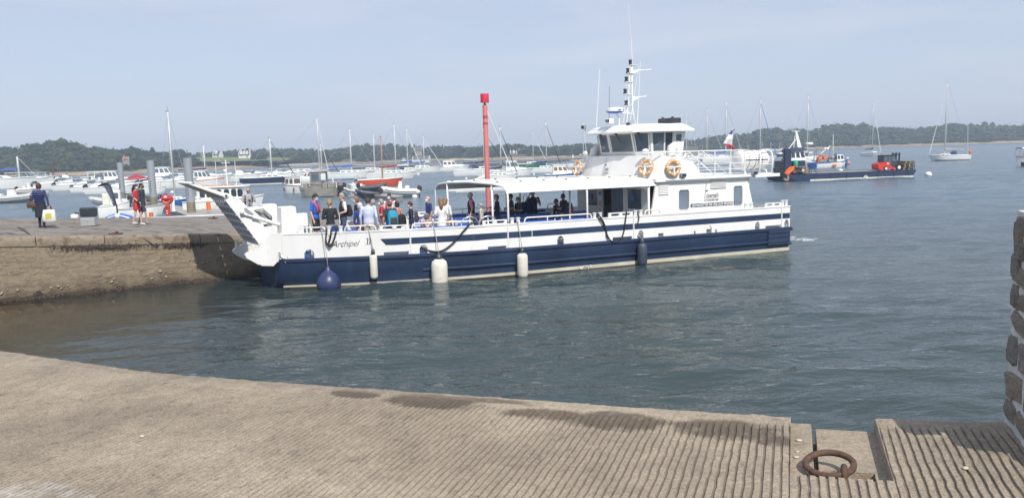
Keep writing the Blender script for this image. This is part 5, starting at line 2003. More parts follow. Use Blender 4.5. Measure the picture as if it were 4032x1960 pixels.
 me = text_mesh('FURUNO', 0.075, bold=0.003, extrude=0.002, align='CENTER')
 me.materials.append(M_INK)
 o = obj('lettering', me, rd)
 o.matrix_local = Matrix.Translation((13.32 - SHEAR * 2.9 + 0.10, 2.9 - 0.296, 5.565)) @ Matrix.Rotation(radians(20), 4, 'Z') @ Matrix.Rotation(pi / 2, 4, 'X')
 # vents and side lights on the coaming
 for (x, y) in ((13.75, 4.75), (14.20, 1.02)):
  b = FB()
  pts = [(x, y, 3.55), (x, y, 3.95), (x + 0.02, y, 4.08), (x + 0.12, y, 4.15), (x + 0.26, y, 4.05), (x + 0.30, y, 3.88)]
  b.tube(pts, [0.15, 0.15, 0.16, 0.17, 0.18, 0.18], 12)
  fbuild(b, 'cowl_vent', M_WHITE, ud, smooth=True)
 b = FB()
 b.ball((13.22, 1.15, 4.0), (0.13, 0.10, 0.09), 10, 8)
 fbuild(b, 'loudhailer', M_WHITE, ud, smooth='all')
 b = FB()
 b.ball((13.2, 4.55, 3.98), (0.10, 0.10, 0.09), 10, 8)
 fbuild(b, 'loudhailer', M_WHITE, ud, smooth='all')
 # mast with shelves of navigation lights
 ms = empty('mast'); ms.parent = ferry
 X = lambda s: s + SHEAR * 2.9
 b = FB()
 b.tube([(X(13.58), 2.9, 5.0), (X(13.45), 2.9, 5.6), (X(13.44), 2.9, 7.35)], 0.028, 7)
 b.tube([(X(13.06), 2.75, 5.0), (X(13.22), 2.88, 5.6), (X(13.28), 2.9, 6.1), (X(13.36), 2.9, 7.25)], 0.022, 7)
 b.tube([(X(13.10), 3.1, 5.0), (X(13.20), 2.95, 5.55), (X(13.30), 2.9, 5.9)], 0.022, 6)
 b.tube([(X(13.1), 2.9, 5.47), (X(13.52), 2.9, 5.44)], 0.02, 6)
 fbuild(b, 'mast_frame', M_WHITE, ms, smooth='all')
 b = FB()
 b.tube([(X(13.46), 2.9, 7.3), (X(13.42), 2.9, 8.3), (X(13.32), 2.9, 9.55)], [0.02, 0.013, 0.006], 6)
 fbuild(b, 'whip_aerial', M_WHITE, ms)
 for (s, z) in ((13.38, 7.30), (13.27, 6.98), (13.20, 6.66), (13.14, 6.20), (13.18, 5.76)):
  b = FB()
  b.box((X(s + 0.09), 2.9, z), (0.30, 0.16, 0.02), b=0.004)
  sh = fbuild(b, 'light_shelf', M_WHITE, ms)
  b = FB()
  b.lathe([(0.07, 0.012), (0.07, 0.05), (0.055, 0.06), (0.055, 0.14), (0.07, 0.15), (0.06, 0.19), (0.02, 0.20)], 12, (X(s), 2.9, z))
  fbuild(b, 'navigation_light', M_LAMP, sh, smooth=True)
 for (s0_, s1_, z) in ((13.45, 14.31, 7.08), (13.44, 14.08, 6.06)):
  b = FB()
  b.tube([(X(s0_), 2.9, z), (X(s1_), 2.9, z + 0.05)], 0.022, 6)
  b.add([(X(s0_), 2.89, z - 0.02), (X(s0_ + 0.35), 2.89, z), (X(s0_), 2.89, z - 0.14), (X(s0_), 2.91, z - 0.02), (X(s0_ + 0.35), 2.91, z), (X(s0_), 2.91, z - 0.14)], [(0, 1, 2), (5, 4, 3)])
  fbuild(b, 'yard', M_WHITE, ms)
 for (a, c, y, r) in (((12.24, 5.0), (12.42, 7.17), 3.4, 0.016), ((12.42, 5.2), (12.46, 6.49), 2.9, 0.008), ((13.66, 5.0), (13.82, 7.43), 2.9, 0.014), ((13.35, 5.2), (13.76, 7.3), 2.9, 0.010), ((13.05, 5.1), (13.30, 7.35), 2.9, 0.010)):
  b = FB()
  b.tube([(X(a[0]), y, a[1]), (X(c[0]), y, c[1])], [r, r * 0.7], 6)
  fbuild(b, 'whip_aerial', M_WHITE if r > 0.009 else M_LAMP, ms)
superstructure()
def upper_rails():
 up = empty('upper_railing'); up.parent = ferry
 e = 0.75
 far = 2 * CLT - e
 for (t, s_a, s_b) in ((e, 12.75, 17.25), (far, 13.3, 18.4)):
  rows = (3.93, 3.66, 3.44, 3.22)
  for z in rows:
   a = s_a if z > 3.9 else 14.75
   b = FB()
   b.tube([(a, t, z + (0.0 if z < 3.9 else 0.0)), (s_b, t, z)], 0.021 if z > 3.9 else 0.015, 6)
   fbuild(b, 'rail', M_WHITE, up)
  x = 13.0
  while x < s_b + 0.01:
   zb_ = 3.8 if x < 13.9 else (3.55 if x < 14.9 else 2.98)
   b = FB()
   b.tube([(x, t, zb_), (x, t, 3.93)], 0.02, 6)
   fbuild(b, 'stanchion', M_WHITE, up)
   x += 0.72
  b = FB()
  b.tube([(s_b, t, 2.98), (s_b, t, 3.93)], 0.022, 6)
  fbuild(b, 'stanchion', M_WHITE, up)
 for z in (3.93, 3.66, 3.44, 3.22):
  b = FB()
  b.tube([(18.4, 2.6, z), (18.4, far, z)], 0.018, 6)
  fbuild(b, 'rail', M_WHITE, up)
 # stair rails down to the after deck
 for t in (1.15, 1.85):
  b = FB()
  b.tube([(15.45, t, 2.98), (15.45, t, 3.70), (15.55, t, 3.84), (15.72, t, 3.84)] , 0.022, 6)
  b.tube([(15.7, t, 3.92), (16.9, t, 2.98)], 0.018, 6)
  b.tube([(15.5, t, 3.55), (16.3, t, 2.98)], 0.016, 6)
  fbuild(b, 'stair_rail', M_WHITE, up, smooth='all')
 # benches on the upper deck
 for (x0, x1, y) in ((13.9, 15.1, 2.3), (15.9, 17.0, 3.6), (14.2, 16.2, 4.6)):
  bench((x0, x1), y, 2.985)
def bench(xs, y, z, back=1, parent=None, h=0.44):
 root = empty('bench'); root.parent = parent or ferry
 x0, x1 = xs
 for k, (dy, dz) in enumerate(((-0.11, h), (0.07, h))):
  b = FB()
  b.box(((x0 + x1) / 2, y + dy * back, z + dz), (x1 - x0, 0.15, 0.035), b=0.008)
  fbuild(b, 'seat_slat', M_BLUE, root)
 for k, (dy, dz) in enumerate(((0.20, h + 0.14), (0.25, h + 0.34))):
  b = FB()
  b.box(((x0 + x1) / 2, y + dy * back, z + dz), (x1 - x0, 0.03, 0.11), b=0.008)
  fbuild(b, 'back_slat', M_BLUE, root)
 n = max(2, int((x1 - x0) / 0.9) + 1)
 for k in range(n):
  x = lerp(x0 + 0.08, x1 - 0.08, k / (n - 1))
  b = FB()
  b.tube([(x, y - 0.18 * back, z), (x, y - 0.18 * back, z + h - 0.03), (x, y + 0.16 * back, z + h - 0.03), (x, y + 0.29 * back, z + h + 0.42)], 0.02, 5)
  b.tube([(x, y + 0.16 * back, z), (x, y + 0.16 * back, z + h - 0.03)], 0.02, 5)
  fbuild(b, 'frame', M_WHITE, root)
 b = FB()
 b.tube([(x0, y + 0.225 * back, z + h + 0.24), (x1, y + 0.225 * back, z + h + 0.24)], 0.022, 5)
 fbuild(b, 'back_rail', M_WHITE, root)
upper_rails()
def liferaft():
 root = empty('liferaft_canister', fpt(18.10, 1.35, 3.0), FTH - atan2(0, 1))
 tag(root, 'white ribbed liferaft canister on the upper deck edge near the flag', 'liferaft')
 b = MB()
 R = Matrix.Rotation(pi / 2, 4, 'Y')
 b.lathe([(0.05, -0.70), (0.24, -0.685), (0.345, -0.63), (0.365, -0.55), (0.365, 0.55), (0.345, 0.63), (0.24, 0.685), (0.05, 0.70)], 26, M=Matrix.Translation((0, 0, 0.53)) @ R)
 b.build('shell', M_WHITE, root, smooth=True)
 for x in (-0.42, -0.14, 0.14, 0.42):
  b = MB()
  b.lathe([(0.362, -0.03), (0.378, -0.015), (0.378, 0.015), (0.362, 0.03)], 26, M=Matrix.Translation((x, 0, 0.53)) @ R)
  b.build('rib', M_WHITE, root, smooth=True)
 b = MB()
 b.lathe([(0.368, -0.56), (0.370, 0.56)], 40, M=Matrix.Translation((0, 0, 0.53)) @ R)
 for x in (-0.3, 0.0, 0.3):
  b2 = MB()
  b2.lathe([(0.372, -0.006), (0.383, 0.0), (0.372, 0.006)], 26, M=Matrix.Translation((x, 0, 0.53)) @ R)
  b2.build('strap', M_LAMP, root)
 b2 = MB()
 b2.box((0, -0.367, 0.53), (1.1, 0.02, 0.035))
 b2.build('seam', M_LAMP, root)
 for x in (-0.5, 0.5):
  c = MB()
  c.tube([(x, 0.35, 0.0), (x, 0.30, 0.14), (x, 0, 0.155), (x, -0.32, 0.14), (x, -0.38, 0.0)], 0.025, 6)
  c.build('cradle', M_WHITE, root)
 c = MB()
 c.tube([(0.05, -0.5, -0.02), (0.12, -0.46, 0.55), (0.16, -0.40, 0.80), (0.28, -0.36, 0.90), (0.58, -0.36, 0.90), (0.70, -0.40, 0.80), (0.72, -0.46, 0.5), (0.62, -0.5, -0.02)], 0.03, 8)
 c.tube([(0.09, -0.48, 0.35), (0.68, -0.48, 0.35)], 0.02, 6)
 c.tube([(0.05, -0.5, 0.0), (0.62, -0.5, 0.0)], 0.02, 6)
 c.build('guard_frame', M_WHITE, root, smooth='all')
liferaft()
def floodlights():
 for (s, t, z) in ((14.35, 0.60, 3.08), (17.55, 0.60, 3.05), (18.9, 0.9, 3.12)):
  b = FB()
  b.box((s, t, z), (0.24, 0.10, 0.15), b=0.02)
  b.box((s, t - 0.056, z), (0.18, 0.012, 0.10), mi=1)
  b.box((s, t + 0.05, z - 0.09), (0.04, 0.04, 0.1))
  fbuild(b, 'floodlight', [M_GREY, M_LAMP] if s < 18.5 else [M_LAMP, M_LAMP])
floodlights()
def flag():
 root = empty('ensign_flag', fpt(19.0, 3.3, 2.98), FTH)
 tag(root, 'blue white and red ensign hanging from its staff over the ferry stern', 'flag')
 b = MB()
 b.tube([(0, 0, 0), (0.18, 0, 1.8)], [0.02, 0.014], 7)
 b.ball((0.18, 0, 1.82), 0.03, 8, 6)
 b.build('staff', M_GEL, root)
 b = MB()
 nu, nv = 24, 10
 path = [Vector(p) for p in ((0.17, 0, 1.76), (0.06, 0.05, 1.62), (-0.14, -0.04, 1.42), (-0.24, 0.05, 1.22), (-0.12, -0.05, 1.08), (0.12, 0.05, 0.98), (0.40, 0.0, 0.90))]
 def P(u, v): # u along the fly 0..1, v along the hoist 0..1: it droops from the staff and curls aft
  k = min(len(path) - 2, int(u * (len(path) - 1)))
  f = u * (len(path) - 1) - k
  f = f * f * (3 - 2 * f) * 0.4 + f * 0.6
  c = lerp(path[k], path[k + 1], f)
  w = lerp(0.10, 0.42, min(1, u * 1.6)) if u < 0.8 else lerp(0.42, 0.30, (u - 0.8) / 0.2)
  return c + Vector((w * v * 0.85, 0.07 * sin(9 * v + 5 * u), -0.30 * w * v + 0.10 * v * (1 - u)))
 V = [P(i / nu, j / nv) for j in range(nv + 1) for i in range(nu + 1)]
 for j in range(nv):
  for i in range(nu):
   a = j * (nu + 1) + i
   b.add([V[a], V[a + 1], V[a + nu + 2], V[a + nu + 1]], [(0, 1, 2, 3)], 0 if i < 5 else (1 if i < 12 else 2))
 b.build('cloth', [mat('flag_blue', (0.10, 0.10, 0.36), 0.8), mat('flag_white', (0.70, 0.70, 0.70), 0.8), mat('flag_red', (0.50, 0.04, 0.07), 0.8)], root, smooth='all')
flag()
def canopy():
 cn = empty('canopy'); cn.parent = ferry
 xs = 7.30
 sec = [(0.40, 2.78), (0.62, 2.97), (1.35, 3.06), (CLT, 3.10), (2 * CLT - 1.35, 3.06), (2 * CLT - 0.62, 2.97), (2 * CLT - 0.40, 2.78)]
 xe = 13.02
 b = FB()
 n = 12
 for i in range(n):
  a, c = lerp(xs, xe, i / n), lerp(xs, xe, (i + 1) / n)
  sag = lambda x: -0.02 * abs(sin((x - xs) / (xe - xs) * 4 * pi))
  V = [(a, t, z + (sag(a) if 0 < k < 6 else 0)) for k, (t, z) in enumerate(sec)] + [(c, t, z + (sag(c) if 0 < k < 6 else 0)) for k, (t, z) in enumerate(sec)]
  m = len(sec)
  b.add(V, [(k, k + 1, m + k + 1, m + k) for k in range(m - 1)])
 fbuild(b, 'cloth', M_CANOPY, cn, smooth=True)
 # narrow eaves trim and ridge batten with clips
 for t, z in ((0.39, 2.775), (2 * CLT - 0.39, 2.775)):
  b = FB()
  b.tube([(xs, t, z - 0.01), (xe, t, z - 0.01)], 0.022, 6)
  fbuild(b, 'eaves_tube', M_WHITE, cn)
 for t in (1.35, 2 * CLT - 1.35):
  b = FB()
  b.tube([(xs, t, 3.085), (xe, t, 3.085)], 0.02, 6)
  rb = fbuild(b, 'batten', M_WHITE, cn)
  for k in range(7):
   b = FB()
   b.box((lerp(xs + 0.2, xe - 0.3, k / 6), t, 3.10), (0.09, 0.05, 0.035), b=0.01)
   fbuild(b, 'clip', M_LAMP, rb)
 for x in (xs, 10.25):
  b = FB()
  pts = [(x, 0.40, 1.0), (x, 0.40, 2.70), (x, 0.44, 2.80), (x, 0.60, 2.94), (x, 0.75, 2.98), (x, 1.35, 3.04), (x, CLT, 3.08), (x, 2 * CLT - 1.35, 3.04), (x, 2 * CLT - 0.75, 2.98), (x, 2 * CLT - 0.60, 2.94), (x, 2 * CLT - 0.44, 2.80), (x, 2 * CLT - 0.40, 2.70), (x, 2 * CLT - 0.40, 1.0)]
  b.tube(pts, 0.034, 8)
  fbuild(b, 'hoop', M_WHITE, cn, smooth='all')
  for t in (1.35, 2 * CLT - 1.35):
   b = FB()
   b.tube([(x, t, 0.93), (x, t, 3.05)], 0.032, 8)
   fbuild(b, 'post', M_WHITE, cn, smooth='all')
 for x in (12.75,):
  for t in (0.45, 2 * CLT - 0.45):
   b = FB()
   b.tube([(x, t, 0.93), (x, t, 2.80)], 0.03, 8)
   fbuild(b, 'post', M_WHITE, cn, smooth='all')
 # benches and grab hoops on the open deck
 bench((4.2, 5.9), 1.0, 0.93, -1)
 bench((7.7, 9.2), 0.85, 0.93, -1)
 bench((9.3, 11.0), 0.85, 0.93, -1)
 bench((6.6, 8.6), 3.1, 0.93, 1)
 bench((8.8, 10.8), 3.1, 0.93, 1)
 bench((11.0, 12.4), 3.1, 0.93, 1)
 bench((6.2, 8.4), 4.95, 0.93, 1)
 bench((8.8, 11.8), 4.95, 0.93, 1)
 bench((1.2, 2.8), 1.75, 0.93, -1)
 bench((3.9, 5.6), 4.6, 0.93, 1)
 for (x, t) in ((6.35, 1.15), (6.95, 1.05), (9.6, 5.35), (10.4, 5.35)):
  b = FB()
  b.tube([(x - 0.32, t, 0.93), (x - 0.31, t, 1.75), (x - 0.22, t, 1.92), (x, t, 1.99), (x + 0.22, t, 1.92), (x + 0.31, t, 1.75), (x + 0.32, t, 0.93)], 0.024, 8)
  b.tube([(x, t, 0.93), (x, t, 1.98)], 0.018, 6)
  fbuild(b, 'grab_hoop', M_STEEL, smooth='all')
 b = FB()
 b.tube([(1.30, 2.35, 0.93), (1.30, 2.35, 2.02), (1.36, 2.35, 2.10), (1.42, 2.35, 2.02), (1.42, 2.35, 0.93)], 0.03, 8)
 fbuild(b, 'grab_hoop', M_STEEL, smooth='all')
 # gangway threshold at the far-side gap
 b = FB()
 b.tube([(2.3, 5.25, 0.93), (2.3, 5.25, 2.0)], 0.025, 6); b.tube([(3.6, 5.45, 0.93), (3.6, 5.45, 2.0)], 0.025, 6)
 fbuild(b, 'gangway_post', M_WHITE)
canopy()
# lettering and emblem
def side_text(txt, size, s_a, z, m, shear=0.0, bold=0.0, width=None, t=None, parent=None, space=1.0, out=0.006):
 me = text_mesh(txt, size, shear, bold, 0.0015, space=space)
 me.materials.append(m)
 o = obj('lettering', me, parent or ferry)
 xs = [v.co.x for v in me.vertices]
 w = max(xs) - min(xs)
 k = width / w if width else 1.0
 x0 = s_a - (SHEAR * t if t is not None else 0)
 if t is None:
  a, c = S0(s_a), S0(s_a + (width or w))
  p = Vector((a - SHEAR * T0(a), T0(a), 0)); q = Vector((c - SHEAR * T0(c), T0(c), 0))
  d = (q - p).normalized()
  nrm = Vector((d.y, -d.x, 0))
  p = p + nrm * out
  ang = atan2(d.y, d.x)
 else:
  p = Vector((x0, t - out, 0)); ang = 0.0
 o.matrix_local = Matrix.Translation((p.x, p.y, z)) @ Matrix.Rotation(ang, 4, 'Z') @ Matrix.Rotation(pi / 2, 4, 'X') @ Matrix.Scale(k, 4, (1, 0, 0))
 return o
side_text('Archipel', 0.285, 1.44, 1.285, M_INK, 0.42, -0.0035, 0.90, space=0.9)
side_text('II', 0.27, 2.50, 1.33, M_INK, 0.12, 0.0, 0.13)
for _z in (1.335, 1.515):
 for _s in (2.515, 2.60):
  _x = S0(_s + (0.02 if _z > 1.4 else 0.0))
  b = FB(); b.box((_x, T0(_x) - 0.006, _z), (0.065, 0.006, 0.012)); fbuild(b, 'serif', M_INK)
b = FB()
b.box((15.83, 0.80 - 0.006, 1.922), (1.97, 0.008, 0.128))
_ban = fbuild(b, 'name_board', M_NAVY)
side_text("LES NAVETTES DE L'ÎLE AUX MOINES", 0.115, 14.90, 1.884, M_INKW, 0, 0.003, 1.84, t=0.80, parent=_ban, out=0.014)
def emblem(org, ux, uz, scale, parent):
 """the company's mark: a tall flag-like P of thin strokes, a bird in flight, two words and a rule"""
 nrm = ux.cross(uz).normalized()
 def P(x, z, o=0.004):
  return org + ux * (x * scale) + uz * (z * scale) + nrm * o
 b = MB()
 def stroke(pts, w):
  pts = [Vector((p[0], 0, p[1])) for p in pts]
  for i in range(len(pts) - 1):
   d = (pts[i + 1] - pts[i]).normalized()
   s = Vector((-d.z, 0, d.x)) * w / 2
   q = [pts[i] - s, pts[i + 1] - s, pts[i + 1] + s, pts[i] + s]
   b.add([P(v.x, v.z) for v in q], [(0, 1, 2, 3)])
 stroke([(0.02, 0.16), (0.08, 0.40), (0.115, 0.70), (0.14, 0.98)], 0.018)
 stroke([(0.10, 0.55), (0.17, 0.53), (0.20, 0.58), (0.25, 0.56)], 0.05)
 stroke([(0.42, 0.80), (0.52, 0.88), (0.60, 0.84), (0.72, 0.86), (0.64, 0.76), (0.52, 0.72), (0.48, 0.66), (0.58, 0.68), (0.76, 0.62)], 0.016)
 stroke([(0.44, 0.92), (0.47, 0.98), (0.50, 0.94)], 0.016)
 stroke([(0.0, 0.155), (0.95, 0.175)], 0.012)
 b.build('emblem', M_INK, parent, fix=False)
 for (txt, size, x, z, w, sh) in (('izenah', 0.30, 0.12, 0.21, 0.80, 0.3), ('croisières', 0.20, 0.0, 0.0, 0.92, 0.15)):
  me = text_mesh(txt, size * scale, sh, 0.0, 0.0008)
  me.materials.append(M_INK)
  o = obj('lettering', me, parent)
  wd = max(v.co.x for v in me.vertices)
  k = w * scale / wd
  mt = Matrix.Identity(4)
  mt.col[0][:3] = ux * k
  mt.col[1][:3] = uz
  mt.col[2][:3] = nrm
  mt.col[3][:3] = P(x, z)
  o.matrix_local = mt
_emb = empty('company_mark'); _emb.parent = ferry
emblem(Vector((15.44 - SHEAR * 0.8, 0.79, 2.06)), Vector((1, 0, 0)), Vector((0, 0, 1)), 0.70, _emb)
_d = Vector((13.05 - 12.98 - SHEAR * (1.7 - 2.9), 1.7 - 2.9, 0)).normalized()
_emb2 = empty('company_mark'); _emb2.parent = ferry
_up = Vector((0.30, 0.0, 0.88)).normalized()
_o2 = Vector((13.02 - SHEAR * 3.35 + 0.05, 3.35, 3.16))
emblem(_o2 - Vector((0.03, 0.01, 0)), _d, (_up - _d * _up.dot(_d)).normalized(), 0.66, _emb2)
b = MB()
q = [_o2 + _d * x + _up * z + Vector((-0.02, -0.01, 0)) for x, z in ((0.0, -0.05), (0.60, -0.05), (0.60, -0.10), (0.0, -0.10))]
b.add(q, [(0, 1, 2, 3)])
b.build('mark_plate', M_INK, _emb2)
# plimsoll letters and ring on the boot-topping
side_text('B', 0.10, 9.66, 0.06, M_INKW, 0, 0.004, out=0.03)
side_text('V', 0.10, 10.04, 0.09, M_INKW, 0, 0.004, out=0.03)
b = FB()
b.tube([(S0(9.86) + 0.13 * cos(a), T0(10) - 0.012, 0.02 + 0.12 * sin(a)) for a in [pi * k / 10 for k in range(11)]], 0.012, 5)
fbuild(b, 'load_mark', M_INKW)
# lifebuoys, fenders, ropes (things hung on the ferry)
def lifebuoy(p, yaw, tilt, label, r=0.245):
 root = empty('lifebuoy', p, yaw)
 root.rotation_euler = (tilt, 0, yaw)
 b = MB()
 pts = [(r * cos(2 * pi * k / 30), -0.07, r * sin(2 * pi * k / 30)) for k in range(30)]
 b.tube(pts, 0.062, 12, closed=True)
 b.build('ring', M_BUOY, root, smooth='all')
 for k in range(4):
  a = pi / 4 + k * pi / 2
  b = MB()
  b.tube([(r * cos(a + d), -0.07, r * sin(a + d)) for d in (-0.12, -0.04, 0.04, 0.12)], 0.065, 12)
  b.build('tape', M_TAPE, root, smooth='all')
 b = MB()
 n = 40
 b.tube([((r + 0.07 + 0.012 * sin(8 * pi * k / n)) * cos(2 * pi * k / n), -0.09, (r + 0.07 + 0.012 * sin(8 * pi * k / n)) * sin(2 * pi * k / n)) for k in range(n)], 0.009, 5, closed=True)
 b.build('grab_line', M_ROPE_W, root)
 b = MB()
 b.box((0, -0.10, 0.02), (0.64, 0.10, 0.05), b=0.01)
 b.box((0.0, -0.10, -0.15), (0.055, 0.10, 0.30), b=0.01)
 b.build('bracket', M_WHITE, root)
 tag(root, label, 'lifebuoy', 'orange lifebuoys on the ferry')
lifebuoy(fpt(13.16, 4.92, 3.37), FTH - radians(82), -0.32, 'orange lifebuoy seen almost edge-on at the far end of the front coaming')
lifebuoy(fpt(13.23, 1.10, 3.38), FTH - radians(62), -0.30, 'orange lifebuoy on the front coaming beside the corner')
lifebuoy(fpt(13.93, 0.66, 3.36), FTH, -0.10, 'orange lifebuoy on the side wall next to the floodlight')
def fender(px_c, t_out, zc, h, r, m, label, rope_top, ball=False, cap=None):
 """hangs outside the rail on a line"""
 s = px_c
 x = S0(s)
 p = fpt(x, T0(x) - t_out, zc)
 root = empty('fender', (p.x, p.y, p.z - h / 2), FTH)
 b = MB()
 if ball:
  b.lathe([(0.02, 0.0), (r * 0.45, r * 0.10), (r * 0.80, r * 0.40), (r * 0.97, r * 0.78), (r, r * 1.02), (r * 0.95, r * 1.34), (r * 0.80, r * 1.66), (r * 0.58, r * 1.92), (r * 0.34, r * 2.10), (0.085, r * 2.26), (0.06, r * 2.46), (0.03, r * 2.52)], 26)
  h = r * 2.66
  b.build('ball', m, root, smooth='all')
 else:
  b.lathe([(0.02, 0.0), (r * 0.55, 0.01), (r * 0.88, r * 0.35), (r, r * 0.8), (r, h - r * 0.8), (r * 0.88, h - r * 0.35), (r * 0.5, h - 0.02), (0.05, h)], 20)
  b.build('body', m, root, smooth='all')
  b = MB()
  b.lathe([(r * 0.45, h - 0.03), (0.10 if r > 0.2 else 0.07, h + 0.05), (0.05, h + 0.16), (0.02, h + 0.17)], 12)
  b.build('end_fitting', M_LAMP if m is not M_FENDG else M_FENDG, root, smooth='all')
 if m is M_FENDER:
  for q in (0.62, 0.30):
   b = MB()
   b.lathe([(r * 1.001, h * q), (r * 1.012, h * q + 0.012), (r * 1.001, h * q + 0.024)], 20)
   b.build('band', M_CREAM, root)
 top = fpt(S0(rope_top[0]), T0(S0(rope_top[0])) - 0.02, rope_top[1])
 rl = Matrix.Rotation(-FTH, 4, 'Z') @ (top - Vector(root.location))
 b = MB()
 hh = h + (0.15 if not ball else 0.0)
 side = T0(S0(rope_top[0]))
 b.tube([(0, 0, hh - 0.05), (rl.x * 0.1, rl.y * 0.3, lerp(hh, rl.z, 0.3)), (rl.x * 0.7, min(rl.y, rl.y) * 0.8, lerp(hh, rl.z, 0.8)), tuple(rl)], 0.012, 5)
 b.ball((rl.x, rl.y - 0.01, rl.z), (0.04, 0.03, 0.05), 8, 6)
 b.build('lanyard', M_ROPE_W, root, smooth='all')
 tag(root, label, 'fender', 'fenders hung along the ferry side')
fender(1.16, 0.42, 0.26, 1.0, 0.385, M_FENDB, 'big round navy ball fender touching the water near the bow', (1.16, 1.93), ball=True)
fender(2.63, 0.16, 0.62, 0.80, 0.122, M_FENDER, 'slim white fender hanging below the ship name', (2.56, 1.93))
fender(4.62, 0.27, 0.28, 1.02, 0.262, M_FENDER, 'thick stained white fender, widest of the white ones', (4.60, 1.92))
fender(7.44, 0.20, 0.36, 0.86, 0.182, M_FENDER, 'white fender below the front leg of the canopy', (7.42, 1.80))
fender(11.98, 0.17, 0.40, 0.82, 0.175, M_FENDG, 'slate blue fender against the navy hull near midships', (11.95, 1.05))
def rope(name, pts, r, m, label):
 P = [fpt(S0(s), T0(S0(s)) - o, z) for (s, z, o) in pts]
 root = P[0]
 # smooth by Catmull-Rom
 Q = []
 for i in range(len(P) - 1):
  p0, p1, p2, p3 = P[max(0, i - 1)], P[i], P[i + 1], P[min(len(P) - 1, i + 2)]
  for k in range(5):
   t = k / 5
   Q.append(0.5 * ((2 * p1) + (p2 - p0) * t + (2 * p0 - 5 * p1 + 4 * p2 - p3) * t * t + (3 * p1 - p0 - 3 * p2 + p3) * t ** 3))
 Q.append(P[-1])
 b = MB()
 b.tube([q - root for q in Q], r, 7)
 o = b.build(name, m, smooth='all')
 o.location = root
 tag(o, label, 'rope')
rope('mooring_rope', [(10.33, 1.93, 0.0), (10.45, 1.80, 0.05), (10.62, 1.50, 0.05), (10.70, 1.15, 0.06), (10.85, 0.93, 0.07), (11.05, 0.90, 0.07), (11.25, 1.02, 0.06), (11.37, 1.28, 0.05), (11.42, 1.60, 0.05), (11.48, 1.92, 0.04), (11.52, 1.90, -0.05)], 0.024, M_ROPE_B, 'black mooring rope hanging in a loop near the cabin')
rope('mooring_rope', [(10.30, 1.86, -0.03), (10.42, 1.72, 0.05), (10.66, 1.35, 0.05), (10.68, 1.12, 0.06), (10.80, 0.96, 0.09)], 0.02, M_ROPE_B, 'short black rope doubled beside the hanging loop')
rope('mooring_rope', [(6.05, 1.80, -0.12), (5.85, 1.86, 0.02), (5.72, 1.78, 0.05), (5.50, 1.55, 0.05), (5.25, 1.28, 0.05), (4.95, 1.06, 0.06), (4.72, 0.985, 0.06), (4.50, 1.01, 0.03), (4.36, 1.06, -0.04), (4.22, 1.12, -0.12)], 0.028, M_ROPE_B, 'black mooring rope slanting down the side into a port')
rope('mooring_rope', [(1.62, 1.90, 0.0), (1.60, 1.80, 0.05), (1.50, 1.50, 0.05), (1.42, 1.38, 0.07), (1.33, 1.36, 0.08), (1.28, 1.42, 0.08), (1.27, 1.55, 0.06), (1.30, 1.75, 0.05), (1.32, 1.86, -0.03)], 0.026, M_ROPE_B, 'black rope bight tied beside the ship name')
rope('mooring_rope', [(1.47, 1.86, 0.0), (1.43, 1.70, 0.05), (1.36, 1.48, 0.06), (1.32, 1.38, 0.09), (1.36, 1.33, 0.10), (1.42, 1.40, 0.09)], 0.03, M_ROPE_B, 'thick knot of black rope under the bollards by the name')
rope('mooring_rope', [(11.92, 1.80, 0.01), (11.96, 1.72, 0.05), (11.94, 1.55, 0.04), (11.90, 1.50, 0.04)], 0.018, M_ROPE_B, 'short black rope end on the pair of bollards beside the cabin')
# moored boats
def hull_rings(L, B, fb, rise=0.35, over=0.06, stern_w=0.78, rake=0.0, n=12, fine=0.55, dr=0.18, step=0.0):
 """stern at -L/2, bow at +L/2; returns lofted rings and the sheer line"""
 rings, sheer = [], []
 for i in range(n + 1):
  f = i / n
  x = -L / 2 + L * f
  if f < fine:
   hb = lerp(stern_w, 1.0, sin(f / fine * pi / 2))
  else:
   q = (f - fine) / (1 - fine)
   hb = max(0.0, 1 - q ** 2.3)
  hb = max(hb, 0.012) * B / 2
  zd = fb * (1 + rise * f ** 2.2)
  xw = x - L * over * max(0.0, (f - 0.6) / 0.4) * 1.0 # the stem rakes back to the waterline
  xs = x + (rake if i == 0 else 0)
  zb = -dr * (1 - f ** 6)
  rings.append([(x, hb, zd), (lerp(x, xw, 0.6), hb * 0.98, zd * 0.45), (xw + (rake if i == 0 else 0), hb * 0.86, 0.02), (xw + (rake if i == 0 else 0), hb * 0.12, zb), (xw + (rake if i == 0 else 0), -hb * 0.12, zb), (xw + (rake if i == 0 else 0), -hb * 0.86, 0.02), (lerp(x, xw, 0.6), -hb * 0.98, zd * 0.45), (x, -hb, zd)])
  sheer.append((x, hb, zd))
 return rings, sheer
